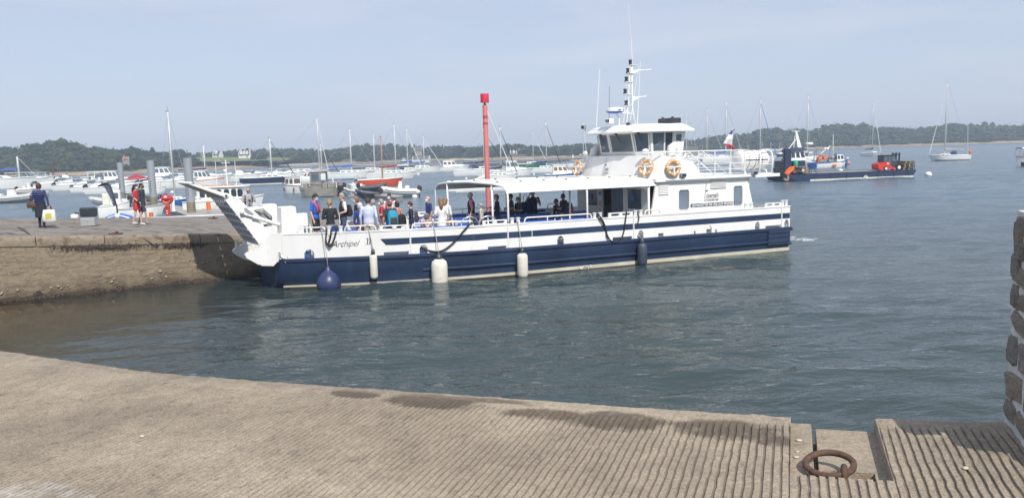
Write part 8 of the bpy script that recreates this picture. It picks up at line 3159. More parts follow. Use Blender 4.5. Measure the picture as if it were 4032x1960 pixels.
 # red-white stick, tide pole, orange sticks
 for (xa, ya, xb, yb, Y, m, lb) in ((206, 646, 213, 716, 190, M_RUST, 'thin rusty red pole standing in the water beyond the workboat'), (594, 836, 597, 858, 52, M_ORANGE, 'short orange stick at the pontoon near the couple'), (819, 795, 823, 827, 56, M_ORANGE, 'orange mooring stick beside the aluminium workboat'), (905, 775, 905, 778, 60, M_ORANGE, None)):
  if lb is None: continue
  A, B_ = at_y(xa, ya, Y), at_y(xb, yb, Y)
  b = MB(); b.tube([Vector((0, 0, min(0, -B_.z) if Y > 100 else 0)), A - B_], 0.0026 * Y * (0.5 if Y > 100 else 1), 6); o = b.build('marker_pole', m); o.location = B_
  tag(o, lb, 'pole')
pontoon()
def small_workboats():
 # grey aluminium workboat far left
 root, L, P = boat_root('workboat', 154, 205, 721, 0.1, 'grey aluminium workboat with a square wheelhouse far off at left', 'workboat', None, 1.2)
 rings, sheer = put_hull(root, L, 2.4, 1.0, M_ALU, M_ALU, rise=0.5)
 cabin(root, -0.42 * L, 0.08 * L, 1.8, 0.9, 1.9, M_ALU, -0.2, 0.05, M_ALU, 2, M_GLASS2, 0.95, (0.4, 0.85))
 b = MB(); b.tube([(0.0, 0, 2.6), (-0.35 * L, 0, at_y(163, 668, P.y).z)], 0.08, 6); b.build('derrick', mat('derrick_green', (0.25, 0.30, 0.22), 0.6), root)
 # pilot launch with arched windows behind the ramp
 Y = 62.0
 xa, xb = at_y(800, 760, Y).x, at_y(972, 760, Y).x
 zr = at_y(890, 737, Y).z
 root = empty('pilot_launch', ((xa + xb) / 2, Y, 0), 0.05)
 tag(root, 'white pilot launch with arched dark windows behind the raised ramp', 'launch')
 L = xb - xa + 2.6
 put_hull(root, L, 2.6, 1.0, M_GEL, M_GEL, None, None)
 W = xb - xa
 b = MB()
 b.box((0, 0, (zr + 0.9) / 2), (W * 0.94, 1.9, zr - 0.9), b=0.06)
 wh = b.build('wheelhouse', M_GEL, root)
 b = MB(); b.box((0, 0, zr + 0.05), (W, 2.2, 0.12), b=0.05); b.build('roof', M_GEL, root)
 for k, f in enumerate((-0.42, -0.27, -0.05, 0.12, 0.28, 0.42)):
  w = 0.115 * W
  z0, z1 = zr - 0.72, zr - 0.14
  pts = [(f * W - w / 2, z0 + 0.08), (f * W - w / 2 + 0.06, z0), (f * W + w / 2 - 0.06, z0), (f * W + w / 2, z0 + 0.08), (f * W + w / 2, z1 - 0.10), (f * W + w / 4, z1), (f * W - w / 4, z1), (f * W - w / 2, z1 - 0.10)]
  b = MB(); b.prism(pts, -0.975, -0.955, 'y'); b.build('window', M_GLASS, wh)
 b = MB()
 ht = at_y(890, 630, Y).z
 xm = at_y(893, 700, Y).x - (xa + xb) / 2
 b.tube([(xm, 0, zr), (xm, 0, ht)], 0.045, 6)
 for (z, w) in ((at_y(890, 641, Y).z, 0.33), (at_y(890, 685, Y).z, 0.42)):
  b.tube([(xm - w, 0, z), (xm + w, 0, z)], 0.025, 5)
 b.box((xm - 0.1, 0, at_y(890, 672, Y).z), (0.22, 0.2, 0.2), b=0.04)
 b.build('mast', M_GEL, root)
 for x in (at_y(848, 700, Y).x - (xa + xb) / 2, at_y(924, 700, Y).x - (xa + xb) / 2):
  b = MB(); b.tube([(x, 0.3, zr), (x, 0.3, at_y(848, 637, Y).z)], 0.02, 5); b.build('whip_aerial', M_GEL, root)
 for k in range(8):
  b = MB(); x = lerp(-W * 0.48, W * 0.48, k / 7); b.tube([(x, -1.0, zr + 0.1), (x, -1.0, zr + 0.28)], 0.018, 5); b.build('roof_stanchion', M_GEL, root)
 for z in (0.28,):
  b = MB(); b.tube([(-W * 0.48, -1.0, zr + z), (W * 0.48, -1.0, zr + z)], 0.02, 5); b.build('roof_rail', M_GEL, root)
 b = MB(); b.tube([(-W * 0.45, -1.0, zr + 0.17), (W * 0.3, -1.0, zr + 0.17)], 0.03, 5); b.build('boat_hook', M_ORANGE, root)
 # grey barge-like workboat moored under the ramp
 root, L, P = boat_root('workboat', 795, 930, 832, 0.15, 'grey aluminium landing workboat moored below the pilot launch', 'workboat', None, 1.5)
 put_hull(root, L, 2.3, 0.95, M_ALU, M_GREY, rise=0.25, stern_w=0.95)
 b = MB(); b.box((-0.2 * L, 0, 1.25), (0.5, 0.7, 0.8), b=0.05); b.build('console', M_GREY, root)
 # inflatable with a red tube end in front
 inflatable(772, 812, 826, 1.2, 'red-nosed inflatable rescue boat with a frame right of the largest pile', M_RED, True, True)
 # little white fishing cabin boat, seen stern quarter
 root, L, P = boat_root('fishing_boat', 1121, 1207, 762, PI - 0.5, 'small white fishing cabin boat left of the grey catamaran', 'fishing boat', None, 1.2)
 rings, sheer = put_hull(root, L, 2.0, 0.95, M_GEL, M_GEL, M_BLACK, None, rise=0.35, stern_w=0.9)
 cabin(root, -0.10 * L, 0.28 * L, 1.35, 0.85, 1.15, M_GEL, 0.15, 0.08, M_GEL, 2, mat('brown_glass', (0.12, 0.09, 0.07), 0.15), 0.9, (0.3, 0.8))
 for x in (-0.2, 0.2):
  b = MB(); b.ball((x * L, 1.08, 0.55), (0.08, 0.08, 0.26), 8, 6); b.build('fender', M_RUST, root, smooth='all')
 b = MB(); b.tube([(0.1 * L, 0, 2.0), (0.1 * L, 0, 3.0)], 0.03, 5); b.build('mast', M_LAMP, root)
 motorboat(1176, 1244, 724, PI, 'white cruiser behind the small fishing cabin boat', 'cruiser', motors=0)
 # grey aluminium catamaran workboat
 root, L, P = boat_root('workboat', 1200, 1330, 771, PI - 0.25, 'cluttered grey aluminium catamaran workboat at the end of the dinghy pontoon', 'workboat', None, 2.0)
 mg = mat('weathered_alloy', (0.33, 0.31, 0.27), 0.6, metal=0.2, var=0.25, vs=2)
 for sg in (1, -1):
  rings, sh = hull_rings(L, 1.0, 0.85, rise=0.25, stern_w=0.95)
  b = MB(); b.loft(rings, close=False, cap=False); b.add(rings[0], [tuple(range(8))])
  b.v = [(p[0], p[1] + sg * 0.85, p[2]) for p in b.v]
  b.build('hull', mg, root, smooth=True)
 b = MB(); b.box((-0.05 * L, 0, 0.8), (0.85 * L, 2.5, 0.12), b=0.03); b.build('deck', mg, root)
 c = cabin(root, -0.12 * L, 0.18 * L, 1.7, 0.85, 1.75, mg, -0.05, 0.05, mg, 1, M_GLASS2, 0.96, (0.45, 0.92))
 b = MB(); b.box((0.02 * L - 0.9, 0.85, 2.1), (0.55, 0.08, 0.75), b=0.02); b.build('white_board', M_GEL, root)
 for (x, y) in ((-0.42, 0.9), (-0.42, -0.9), (-0.25, 0.95), (0.3, 0.9), (-0.3, -0.4)):
  b = MB(); b.box((x * L, y, 1.15), (0.5, 0.5, 0.6), b=0.05); b.build('tank', mg, root)
 b = MB()
 b.tube([(-0.46 * L, -1.1, 0.85), (-0.46 * L, -1.1, 1.7), (-0.46 * L, 1.1, 1.7), (-0.46 * L, 1.1, 0.85)], 0.04, 6)
 b.tube([(-0.3 * L, 1.15, 0.85), (-0.3 * L, 1.15, 1.6), (0.4 * L, 1.1, 1.6), (0.42 * L, 1.0, 1.0)], 0.035, 6)
 b.build('railing', M_STEEL, root)
 outboard(root, -L / 2, 0.5, 1.0, None, 2)
 # craft around the dinghy pontoon
 inflatable(1280, 1345, 757, PI + 0.3, 'white inflatable with a tilted motor at the left end of the dinghy pontoon', M_CANVAS_W, True, True)
 motorboat(1376, 1430, 752, PI, 'white cuddy dinghy with a dark doorway on the far side of the pontoon', 'cuddy', motors=0)
 inflatable(1425, 1512, 757, 0.15, 'dark inflatable with outboards lying behind the pontoon', M_RIBD, False, True, m2=M_RIBD)
 inflatable(1515, 1642, 777, PI + 0.12, 'white inflatable with a black raised outboard at the end of the pontoon', M_CANVAS_W, True, True)
 inflatable(1410, 1488, 786, PI + 0.2, 'dark grey inflatable in front of the dinghy pontoon', M_RIBD, False, True, m2=M_RIBD)
 inflatable(1372, 1412, 776, PI, 'pale inflatable dinghy in front of the pontoon behind the tall man', M_RIB, False, False)
 buoy(1633, 778, 11, 'round white fender float at the tail of the white inflatable')
 # console boat under the feather flag, with a blue inflatable roll
 root, L, P = boat_root('motorboat', 412, 500, 858, 0.35, 'small white console boat carrying the feather flag', 'motorboat', 'motorboats moored in the harbour', 1.0)
 rings, sheer = put_hull(root, L, 1.7, 0.75, M_GEL)
 b = MB(); b.box((0.05 * L, 0, 1.2), (0.75, 0.8, 0.95), b=0.06); b.build('console', M_GEL, root)
 b = MB(); b.box((0.05 * L, -0.41, 1.35), (0.5, 0.03, 0.35), b=0.01); b.build('screen', M_GLASS2, root)
 b = MB(); b.box((-0.25 * L, 0, 1.15), (0.5, 0.6, 0.7), b=0.06); b.build('seat', M_CREAM, root)
 b = MB(); b.tube([(-0.02 * L, -0.45, 0.8), (-0.06 * L, -0.45, 1.95), (0.2 * L, -0.45, 1.9)], 0.03, 6); b.build('arch', M_STEEL, root)
 A = at_y(410, 862, 36); C_ = at_y(527, 858, 36)
 b = MB()
 pts = []
 for k in range(11):
  f = k / 10
  pts.append((lerp(0, C_.x - A.x, f), 0, 0.1 + 0.20 * sin(pi * f)))
 b.tube(pts, [0.06] + [0.16] * 9 + [0.06], 10)
 o = b.build('tube', M_BLUE, smooth='all')
 rt = empty('inflatable_roll', (A.x, 36, A.z - 0.22)); o.parent = rt
 b = MB(); b.tube([(p[0], -0.14, p[2] + 0.06) for p in pts[1:-1]], 0.035, 6); b.build('white_stripe', M_GEL, rt)
 b = MB(); b.tube([(pts[5][0] - 0.09, 0, pts[5][2]), (pts[5][0] + 0.09, 0, pts[5][2])], 0.165, 10); b.build('strap', M_CANVAS_W, rt)
 b = MB(); b.box(((C_.x - A.x) / 2, 0.1, -0.32), (1.0, 0.3, 0.75)); b.build('block', M_GREY, rt)
 tag(rt, 'bright blue inflated tube with white stripes behind the landing edge', 'inflatable')
 # feather flag
 Y = 39.0
 pole = [at_y(*q, Y) for q in ((464, 868), (460, 812), (449, 776), (440, 748), (434, 730), (425, 722), (411, 721), (398, 727), (386, 734))]
 base = pole[0]
 rt = empty('feather_flag', base)
 b = MB(); b.tube([p - base for p in pole], 0.035, 6); b.build('pole', M_LAMP, rt, smooth='all')
 left = [at_y(*q, Y) for q in ((447, 812), (444, 811), (434, 788), (422, 764), (413, 744), (407, 737), (401, 734), (394, 734), (387, 736))]
 b = MB()
 V = []
 for p, q in zip(pole, left):
  p, q = p - base, q - base
  if p is pole[0]: continue
  V += [p + Vector((0, 0.03 * sin(p.z * 5), 0)), q + Vector((0, 0.05, 0))]
 V = V[2:]
 b.add(V, [(2 * k, 2 * k + 2, 2 * k + 3, 2 * k + 1) for k in range(len(V) // 2 - 1)])
 b.build('cloth', mat('flag_slate', (0.10, 0.11, 0.16), 0.8, var=0.15), rt)
 me = text_mesh('LOUEZ-MOI !', 0.26, 0, 0.006, 0.002)
 me.materials.append(M_INKW)
 o = obj('lettering', me, rt)
 a = at_y(449, 797, Y) - base; c = at_y(411, 733, Y) - base
 ux = (c - a).normalized()
 wd = max(v.co.x for v in me.vertices)
 k = (c - a).length / wd
 uy = Vector((0, -1, 0)).cross(ux)
 mt = Matrix.Identity(4)
 # the cloth is seen from behind: its lettering reads mirrored
 mt.col[0][:3] = ux * k
 mt.col[1][:3] = -uy * k * 0.9
 mt.col[2][:3] = Vector((0, -1, 0))
 mt.col[3][:3] = a + Vector((0, -0.08, 0)) + uy * 0.09
 o.matrix_local = mt
 tag(rt, 'dark curved feather flag with mirrored white lettering', 'flag')
small_workboats()
# things on the landing slip
def slip_things():
 P = slip_hit(352, 890)
 k = P.y / FOCAL
 root = empty('cool_box', P, 0.02)
 b = MB(); b.box((0, 0, 16.5 * k), (55 * k, 30 * k, 33 * k), b=0.03); b.build('body', mat('box_grey', (0.36, 0.38, 0.39), 0.5, var=0.06), root)
 b = MB(); b.box((0, -15.6 * k, 23 * k), (11 * k, 0.02, 8 * k), b=0.008); b.build('latch', mat('box_grey'), root)
 b = MB(); b.box((0.3 * k, 2 * k, 55 * k), (64 * k, 20 * k, 37 * k), b=0.05); b.build('lid', mat('box_dark', (0.035, 0.04, 0.05), 0.35, var=0.1), root)
 b = MB(); b.box((0.3 * k, -8.4 * k, 65 * k), (14 * k, 0.02, 4 * k), b=0.005); b.build('badge', mat('box_badge', (0.08, 0.085, 0.09), 0.3), root)
 tag(root, 'grey storage box with a dark case standing on top, on the landing slip', 'box')
 P = slip_hit(295, 860.5)
 k = P.y / FOCAL
 b = MB(); b.box((0, 0, 8.5 * k), (27 * k, 14 * k, 17 * k), b=0.03)
 o = b.build('white_box', M_GEL); o.location = P
 tag(o, 'small white box at the far rim of the landing slip', 'box')
 root = empty('outboard_motor', P + Vector((-14 * k, 0.25, 0)))
 b = MB(); b.ball((0, 0, 9 * k), (11 * k, 9 * k, 10 * k), 12, 8); b.build('cowling', M_GREY, root, smooth='all')
 b = MB(); b.tube([(4 * k, 0, 18 * k), (12 * k, 0, 20 * k), (18 * k, 0, 18 * k)], 0.05, 6); b.build('handle', M_LAMP, root)
 tag(root, 'grey outboard motor lying beside the small white box', 'motor')
 for (x, y, lb) in ((455, 924, 'low rusty mooring cleat on the slip edge'), (838, 848, 'rusty cleat at the far rim near the ramp')):
  P = slip_hit(x, y) if y > 860 else slip_hit(x, 862)
  root = empty('cleat', P, 0.1)
  b = MB(); b.tube([(-0.22, 0, 0.03), (-0.08, 0, 0.05), (0.08, 0, 0.05), (0.24, 0, 0.03)], 0.028, 6); b.build('bar', M_RUST, root)
  b = MB(); b.box((0, 0, 0.02), (0.3, 0.12, 0.04), b=0.01); b.ball((0.05, 0, 0.08), 0.05, 8, 6); b.build('foot', M_RUST, root)
  tag(root, lb, 'cleat')
slip_things()
# people
def skin(k=0):
 return mat('skin_%d' % k, ((0.58, 0.36, 0.26), (0.48, 0.28, 0.19), (0.62, 0.40, 0.30))[k], 0.55, var=0.08, vs=12)
def cloth(name, c, var=0.14, bump=0.006):
 return mat('cloth_' + name, c, 0.85, var=var, vs=7, bump=bump, bs=14)
HAIR = {'brown': (0.06, 0.035, 0.022), 'dark': (0.015, 0.012, 0.012), 'grey': (0.30, 0.29, 0.28), 'white': (0.55, 0.54, 0.52), 'blonde': (0.34, 0.22, 0.10), 'light': (0.22, 0.13, 0.07), 'chestnut': (0.075, 0.028, 0.02)}
def hairm(k):
 return mat('hair_' + k, HAIR[k], 0.6, var=0.3, vs=25, bump=0.006, bs=50)
M_MASK = mat('mask_blue', (0.35, 0.58, 0.72), 0.8, var=0.06)
M_MASKW = mat('mask_white', (0.74, 0.75, 0.76), 0.8, var=0.05)
M_MASKD = mat('mask_dark', (0.02, 0.025, 0.045), 0.8, var=0.1)
def capsule(b, p, q, r0, r1, n=10):
 p, q = Vector(p), Vector(q)
 d = (q - p)
 l = d.length
 if l < 1e-6: d = Vector((0, 0, 1))
 d = d.normalized()
 pts, rs = [], []
 for a in (-80, -50, -20):
  pts.append(p + d * r0 * sin(radians(a))); rs.append(r0 * cos(radians(a)))
 for a in (20, 50, 80):
  pts.append(q + d * r1 * sin(radians(a))); rs.append(r1 * cos(radians(a)))
 b.tube(pts, rs, n)
def person(label, at, yaw, h=1.72, female=False, top='navy', top_c=(0.03, 0.04, 0.09), sleeve='short', bottom=None, legs='long', shoes=None, arms=None, stride=0.0, sit=False, build=1.0, hair='brown', hairstyle='short', mask=None, hat=None, glasses=False, head_yaw=0.0, head_tilt=0.0, lean=0.0, skirt=None, sk=0, vest=None, hair_len=0.0):
 s = h / 1.75
 root = empty('person', at, yaw)
 tag(root, label, 'person', None)
 prims = [] # (p, q, r0, r1, material index)
 SK, TP, BT, SH, SL = 0, 1, 2, 3, 4
 fb = build * (0.93 if female else 1.0)
 zh = 0.93 if not sit else 0.50
 up = lambda x, y, z: Vector((x, y + lean * max(0, z - zh), z))
 off = zh - 0.93
 sw = (0.165 if female else 0.19) * (0.6 + 0.4 * build)
 sho = [up(sgn * sw, 0.0, 1.42 + off) for sgn in (1, -1)]
 # torso rings
 tors = [(0.86, 0.165 if female else 0.155, 0.115), (0.97, 0.158, 0.112), (1.10, 0.128 if female else 0.145, 0.10), (1.26, 0.150 if female else 0.165, 0.115), (1.38, 0.165 if female else 0.185, 0.10), (1.45, 0.12, 0.075), (1.49, 0.062, 0.058)]
 b = MB()
 rings = []
 for (z, rx, ry) in tors:
  c = up(0, 0, z + off)
  k = fb if z < 1.40 else 1.0
  rings.append([(c.x + rx * k * cos(2 * pi * j / 16), c.y + ry * k * sin(2 * pi * j / 16), c.z) for j in range(16)])
 b.loft(rings)
 prims.append((up(0, 0, 0.98 + off), up(0, 0, 1.36 + off), 0.135 * fb, 0.135 * fb, TP))
 prims.append((up(0, 0, 0.84 + off), up(0, 0, 0.90 + off), 0.145 * fb, 0.145 * fb, BT))
 def limb(p, q, r0, r1, m):
  capsule(b, p, q, r0, r1)
  prims.append((Vector(p), Vector(q), r0, r1, m))
 # neck and head
 hc = up(0, -0.02 - 0.02 * head_tilt, 1.625 + off - 0.02 * abs(head_tilt))
 limb(up(0, 0.01, 1.44 + off), up(0, -0.005, 1.56 + off), 0.056, 0.052, SK)
 HM = Matrix.Translation(hc) @ Matrix.Rotation(head_yaw, 4, 'Z') @ Matrix.Rotation(head_tilt, 4, 'X')
 b.ball((0, 0, 0.01), (0.075, 0.095, 0.112), 14, 10, M=HM)
 b.ball((0, -0.025, -0.045), (0.058, 0.068, 0.068), 12, 8, M=HM)
 b.ball((0, -0.098, -0.012), (0.013, 0.022, 0.024), 8, 6, M=HM)
 for sg in (1, -1):
  b.ball((sg * 0.076, 0.012, -0.005), (0.012, 0.022, 0.032), 8, 6, M=HM)
 prims.append((HM @ Vector((0, 0, -0.05)), HM @ Vector((0, 0, 0.06)), 0.09, 0.09, SK))
 # legs
 for k, sgn in enumerate((1, -1)):
  hip = up(sgn * 0.085, 0, 0.88 + off)
  if sit:
   knee = Vector((sgn * 0.11, -0.40, 0.50)); ank = Vector((sgn * 0.11, -0.42, 0.09))
  else:
   st = stride * sgn
   knee = Vector((sgn * 0.095, -0.03 - st * 0.55, 0.50)); ank = Vector((sgn * 0.10, 0.03 - st, 0.085 + (0.05 if st < -0.1 else 0)))
  thr, cal = (0.085 * fb, 0.055), (0.055, 0.04)
  if legs == 'long':
   limb(hip, knee, 0.088 * fb, 0.066, BT); limb(knee, ank, 0.062, 0.052, BT)
  elif legs == 'short':
   mid = lerp(hip, knee, 0.75)
   limb(hip, mid, 0.095 * fb, 0.085, BT); limb(mid, knee, 0.058, 0.052, SK); limb(knee, ank, 0.052, 0.036, SK)
  else:
   limb(hip, knee, 0.082 * fb, 0.052, SK); limb(knee, ank, 0.052, 0.036, SK)
  limb(ank + Vector((0, 0.02, -0.035)), ank + Vector((0, -0.14, -0.045)), 0.042, 0.036, SH)
 if skirt:
  z1 = skirt
  n = 16
  r2 = []
  for (z, rx, ry) in ((1.02 + off, 0.15, 0.11), (0.85, 0.18, 0.14), (z1, 0.19, 0.16)):
   r2.append([(rx * fb * cos(2 * pi * j / n), ry * fb * sin(2 * pi * j / n), z) for j in range(n)])
  b.loft(r2)
  prims.append((Vector((0, 0, 0.95)), Vector((0, 0, z1 + 0.06)), 0.17, 0.19, BT))
 # arms and hands
 arms = arms or [((0.06, 0.02, -0.28), (0.07, -0.06, -0.52)), ((-0.06, 0.02, -0.28), (-0.07, -0.06, -0.52))]
 for k, sgn in enumerate((1, -1)):
  e, w = Vector(arms[k][0]), Vector(arms[k][1])
  S = sho[k]
  E, Wr = S + e, S + w
  if sleeve == 'long':
   limb(S, E, 0.060 * fb, 0.048, SL); limb(E, Wr, 0.047, 0.038, SL)
  elif sleeve == 'short':
   mid = lerp(S, E, 0.72)
   limb(S, mid, 0.062 * fb, 0.056, SL); limb(mid, E, 0.042, 0.038, SK); limb(E, Wr, 0.038, 0.027, SK)
  else:
   limb(S, E, 0.046, 0.038, SK); limb(E, Wr, 0.038, 0.027, SK)
  d = (Wr - E).normalized()
  pl = Wr + d * 0.07
  limb(Wr, pl, 0.028, 0.034, SK)
  side = d.cross(Vector((0, 1, 0.1)))
  side = side.normalized() if side.length > 1e-3 else Vector((1, 0, 0))
  nr = side.cross(d)
  for f in range(4):
   q0 = pl + side * (f - 1.5) * 0.017
   ln = (0.068, 0.078, 0.072, 0.056)[f]
   q1 = q0 + d * ln * 0.6 + nr * 0.004
   q2 = q1 + d * ln * 0.4 + nr * 0.018
   limb(q0, q1, 0.0105, 0.0095, SK); limb(q1, q2, 0.0095, 0.008, SK)
  t0 = Wr + d * 0.025 + side * 0.028
  limb(t0, t0 + d * 0.045 + side * 0.022 + nr * 0.012, 0.0125, 0.010, SK)
 me = b.mesh('body_cage', skin(sk), fix=False)
 for v in me.vertices: v.co *= s
 o = bpy.data.objects.new('body_cage', me)
 COL.objects.link(o)
 md = o.modifiers.new('r', 'REMESH'); md.mode = 'VOXEL'; md.voxel_size = 0.0155
 m2 = o.modifiers.new('s', 'SMOOTH'); m2.factor = 0.5; m2.iterations = 2
 dg = bpy.context.evaluated_depsgraph_get()
 bm = bpy.data.meshes.new_from_object(o.evaluated_get(dg))
 bpy.data.objects.remove(o); bpy.data.meshes.remove(me)
 bm.name = 'body'
 bm.materials.clear()
 tm = cloth(top, top_c)
 for m in (skin(sk), tm, bottom or cloth('denim', (0.05, 0.075, 0.15)), shoes or cloth('shoe_dark', (0.03, 0.03, 0.03)), vest or tm):
  bm.materials.append(m)
 n = len(bm.polygons)
 ce = np.zeros(n * 3, dtype=np.float32)
 bm.polygons.foreach_get('center', ce)
 ce = ce.reshape(-1, 3) / s
 best = np.full(n, 1e9)
 mi = np.zeros(n, dtype=np.int32)
 for (p, q, r0, r1, m) in prims:
  p, q = np.array(p), np.array(q)
  d = q - p
  t = np.clip(((ce - p) @ d) / max(1e-9, d @ d), 0, 1)
  dist = np.linalg.norm(ce - p - t[:, None] * d, axis=1) - (r0 + (r1 - r0) * t)
  w = dist < best
  best[w] = dist[w]; mi[w] = m
 bm.polygons.foreach_set('material_index', mi)
 bm.polygons.foreach_set('use_smooth', [True] * n)
 obj('body', bm, root)
 # hair, mask, hat, glasses
 HS = Matrix.Scale(s, 4) @ HM
 def shell(name, m, r, keep, c=(0, 0, 0.01), nu=22, nv=16, jig=0.0):
  B = MB()
  V, F = [], []
  for i in range(nv + 1):
   ph = pi * i / nv
   for j in range(nu):
    th = 2 * pi * j / nu
    x, y, z = r[0] * sin(ph) * cos(th), r[1] * sin(ph) * sin(th), r[2] * cos(ph)
    jj = 1 + jig * noise.noise(Vector((x * 60, y * 60, z * 30)))
    V.append((c[0] + x * jj, c[1] + y * jj, c[2] + z * jj))
  for i in range(nv):
   for j in range(nu):
    q = (i * nu + j, i * nu + (j + 1) % nu, (i + 1) * nu + (j + 1) % nu, (i + 1) * nu + j)
    cx = [sum(V[k][a] for k in q) / 4 for a in range(3)]
    if keep(*cx): F.append(q)
  B.add([HS @ Vector(v) for v in V], F)
  me = B.mesh(name, m, smooth='all')
  bmm = bmesh.new(); bmm.from_mesh(me)
  bmesh.ops.delete(bmm, geom=[v for v in bmm.verts if not v.link_faces], context='VERTS')
  bmesh.ops.solidify(bmm, geom=list(bmm.faces), thickness=0.006)
  bmm.to_mesh(me); bmm.free()
  me.polygons.foreach_set('use_smooth', [True] * len(me.polygons))
  return obj(name, me, root)
 if hairstyle in ('short', 'bob', 'long', 'pony', 'bun'):
  low = {'short': -0.03, 'bob': -0.09, 'long': -0.09, 'pony': -0.035, 'bun': -0.03}[hairstyle]
  big = {'short': 0.006, 'bob': 0.020, 'long': 0.014, 'pony': 0.008, 'bun': 0.008}[hairstyle]
  shell('hair', hairm(hair), (0.078 + big, 0.098 + big, 0.116 + big), lambda x, y, z: (z > 0.055) or (y > -0.012 and z > low) or (y > -0.045 and z > 0.015), jig=0.05)
 elif hairstyle == 'fringe':
  shell('hair', hairm(hair), (0.080, 0.100, 0.116), lambda x, y, z: y > 0.01 and -0.04 < z < 0.045, jig=0.05)
 B = MB()
 if hairstyle == 'long':
  B.tube([HS @ Vector(p) for p in ((0, 0.06, 0.02), (0, 0.10, -0.08), (0, 0.115, -0.19), (0, 0.105, -0.30 - hair_len))], [0.07 * s, 0.075 * s, 0.065 * s, 0.02 * s], 10)
  B.build('hair_length', hairm(hair), root, smooth='all')
 elif hairstyle == 'pony':
  B.tube([HS @ Vector(p) for p in ((0, 0.09, 0.07), (0, 0.13, 0.05), (0, 0.14, -0.03), (0, 0.125, -0.10))], [0.03 * s, 0.032 * s, 0.026 * s, 0.01 * s], 8)
  B.build('ponytail', hairm(hair), root, smooth='all')
 elif hairstyle == 'bun':
  B.ball((0, 0.115, 0.01), 0.042, 10, 8, M=HS)
  B.build('hair_bun', hairm(hair), root, smooth='all')
 if mask is not None:
  shell('face_mask', mask, (0.071, 0.110, 0.085), lambda x, y, z: y < -0.035 and -0.095 < z < 0.0, c=(0, -0.008, -0.035))
 if hat:
  kind, hm = hat
  shell('hat' if kind == 'bucket' else 'cap', hm, (0.088, 0.108, 0.118), lambda x, y, z: z > 0.045)
  B = MB()
  if kind == 'bucket':
   V, F = [], []
   for i, (rx, ry, z) in enumerate(((0.084, 0.104, 0.055), (0.12, 0.14, 0.03), (0.145, 0.165, 0.012))):
    for j in range(20):
     a = 2 * pi * j / 20
     V.append(HS @ Vector((rx * cos(a), ry * sin(a), z + 0.008 * sin(3 * a))))
   for i in range(2):
    for j in range(20):
     F.append((i * 20 + j, i * 20 + (j + 1) % 20, (i + 1) * 20 + (j + 1) % 20, (i + 1) * 20 + j))
   B.add(V, F)
  else:
   V = []
   for i in range(9):
    a = pi + pi * (i + 0.5) / 9.0
    V += [HS @ Vector((0.084 * cos(a), 0.104 * sin(a), 0.05)), HS @ Vector((0.070 * cos(a), 0.185 * sin(a), 0.035))]
   B.add(V, [(2 * k, 2 * k + 2, 2 * k + 3, 2 * k + 1) for k in range(8)])
  B.build('brim', hm, root)
 if glasses:
  B = MB()
  for sg in (1, -1):
   B.tube([HS @ Vector((sg * 0.034 + 0.022 * cos(a), -0.098, 0.022 + 0.017 * sin(a))) for a in [2 * pi * k / 10 for k in range(10)]], 0.004 * s, 5, closed=True)
   B.tube([HS @ Vector(p) for p in ((sg * 0.055, -0.095, 0.025), (sg * 0.08, 0.0, 0.025))], 0.0035 * s, 4)
  B.tube([HS @ Vector((-0.012, -0.1, 0.024)), HS @ Vector((0.012, -0.1, 0.024))], 0.0035 * s, 4)
  B.build('glasses', M_BLACK, root)
 for sg in (1, -1):
  B = MB()
  B.ball((sg * 0.032, -0.083, 0.022), (0.012, 0.009, 0.008), 8, 6, M=HS)
  B.build('eye', M_BLACK, root, smooth='all')
 root['_s'] = s
 return root, s
def attach_pt(root, s, p):
 return Matrix.Translation(root.location) @ Matrix.Rotation(root.rotation_euler.z, 4, 'Z') @ (Vector(p) * s)
def backpack(pr, label, m, m2=None, size=(0.30, 0.17, 0.45), z=1.16, front=False, straps=True):
 root_p, s = pr
 sgn = -1 if front else 1
 c = attach_pt(root_p, s, (0, sgn * (0.13 + size[1] / 2), z))
 root = empty('backpack', c, root_p.rotation_euler.z)
 w, d, h = size
 b = MB()
 def ring(z, k, dd): return [(x * w / 2 * k, y * d / 2 * dd, z) for x, y in ((-1, -0.6), (-0.8, -1), (0.8, -1), (1, -0.6), (1, 0.6), (0.75, 1), (-0.75, 1), (-1, 0.6))]
 b.loft([ring(-h / 2, 0.75, 0.7), ring(-h * 0.42, 1, 1), ring(h * 0.1, 1.0, 1.0), ring(h * 0.36, 0.85, 0.85), ring(h / 2, 0.5, 0.4)])
 b.build('sack', m, root, smooth=True)
 b = MB()
 yy = sgn * d / 2
 b.box((0, yy, -h * 0.18), (w * 0.72, 0.07, h * 0.42), b=0.025)
 b.build('pocket', m2 or m, root, smooth=True)
 if straps:
  for sg in (1, -1):
   b = MB()
   b.tube([(sg * 0.09, -sgn * d * 0.4, h * 0.36), (sg * 0.12, -sgn * (d / 2 + 0.10), h * 0.62), (sg * 0.13, -sgn * (d / 2 + 0.27), h * 0.30), (sg * 0.13, -sgn * (d / 2 + 0.24), -h * 0.15), (sg * 0.11, -sgn * d * 0.4, -h * 0.4)], 0.02, 6, sq=0.5)
   b.build('strap', m2 or m, root, smooth='all')
 tag(root, label, 'backpack')
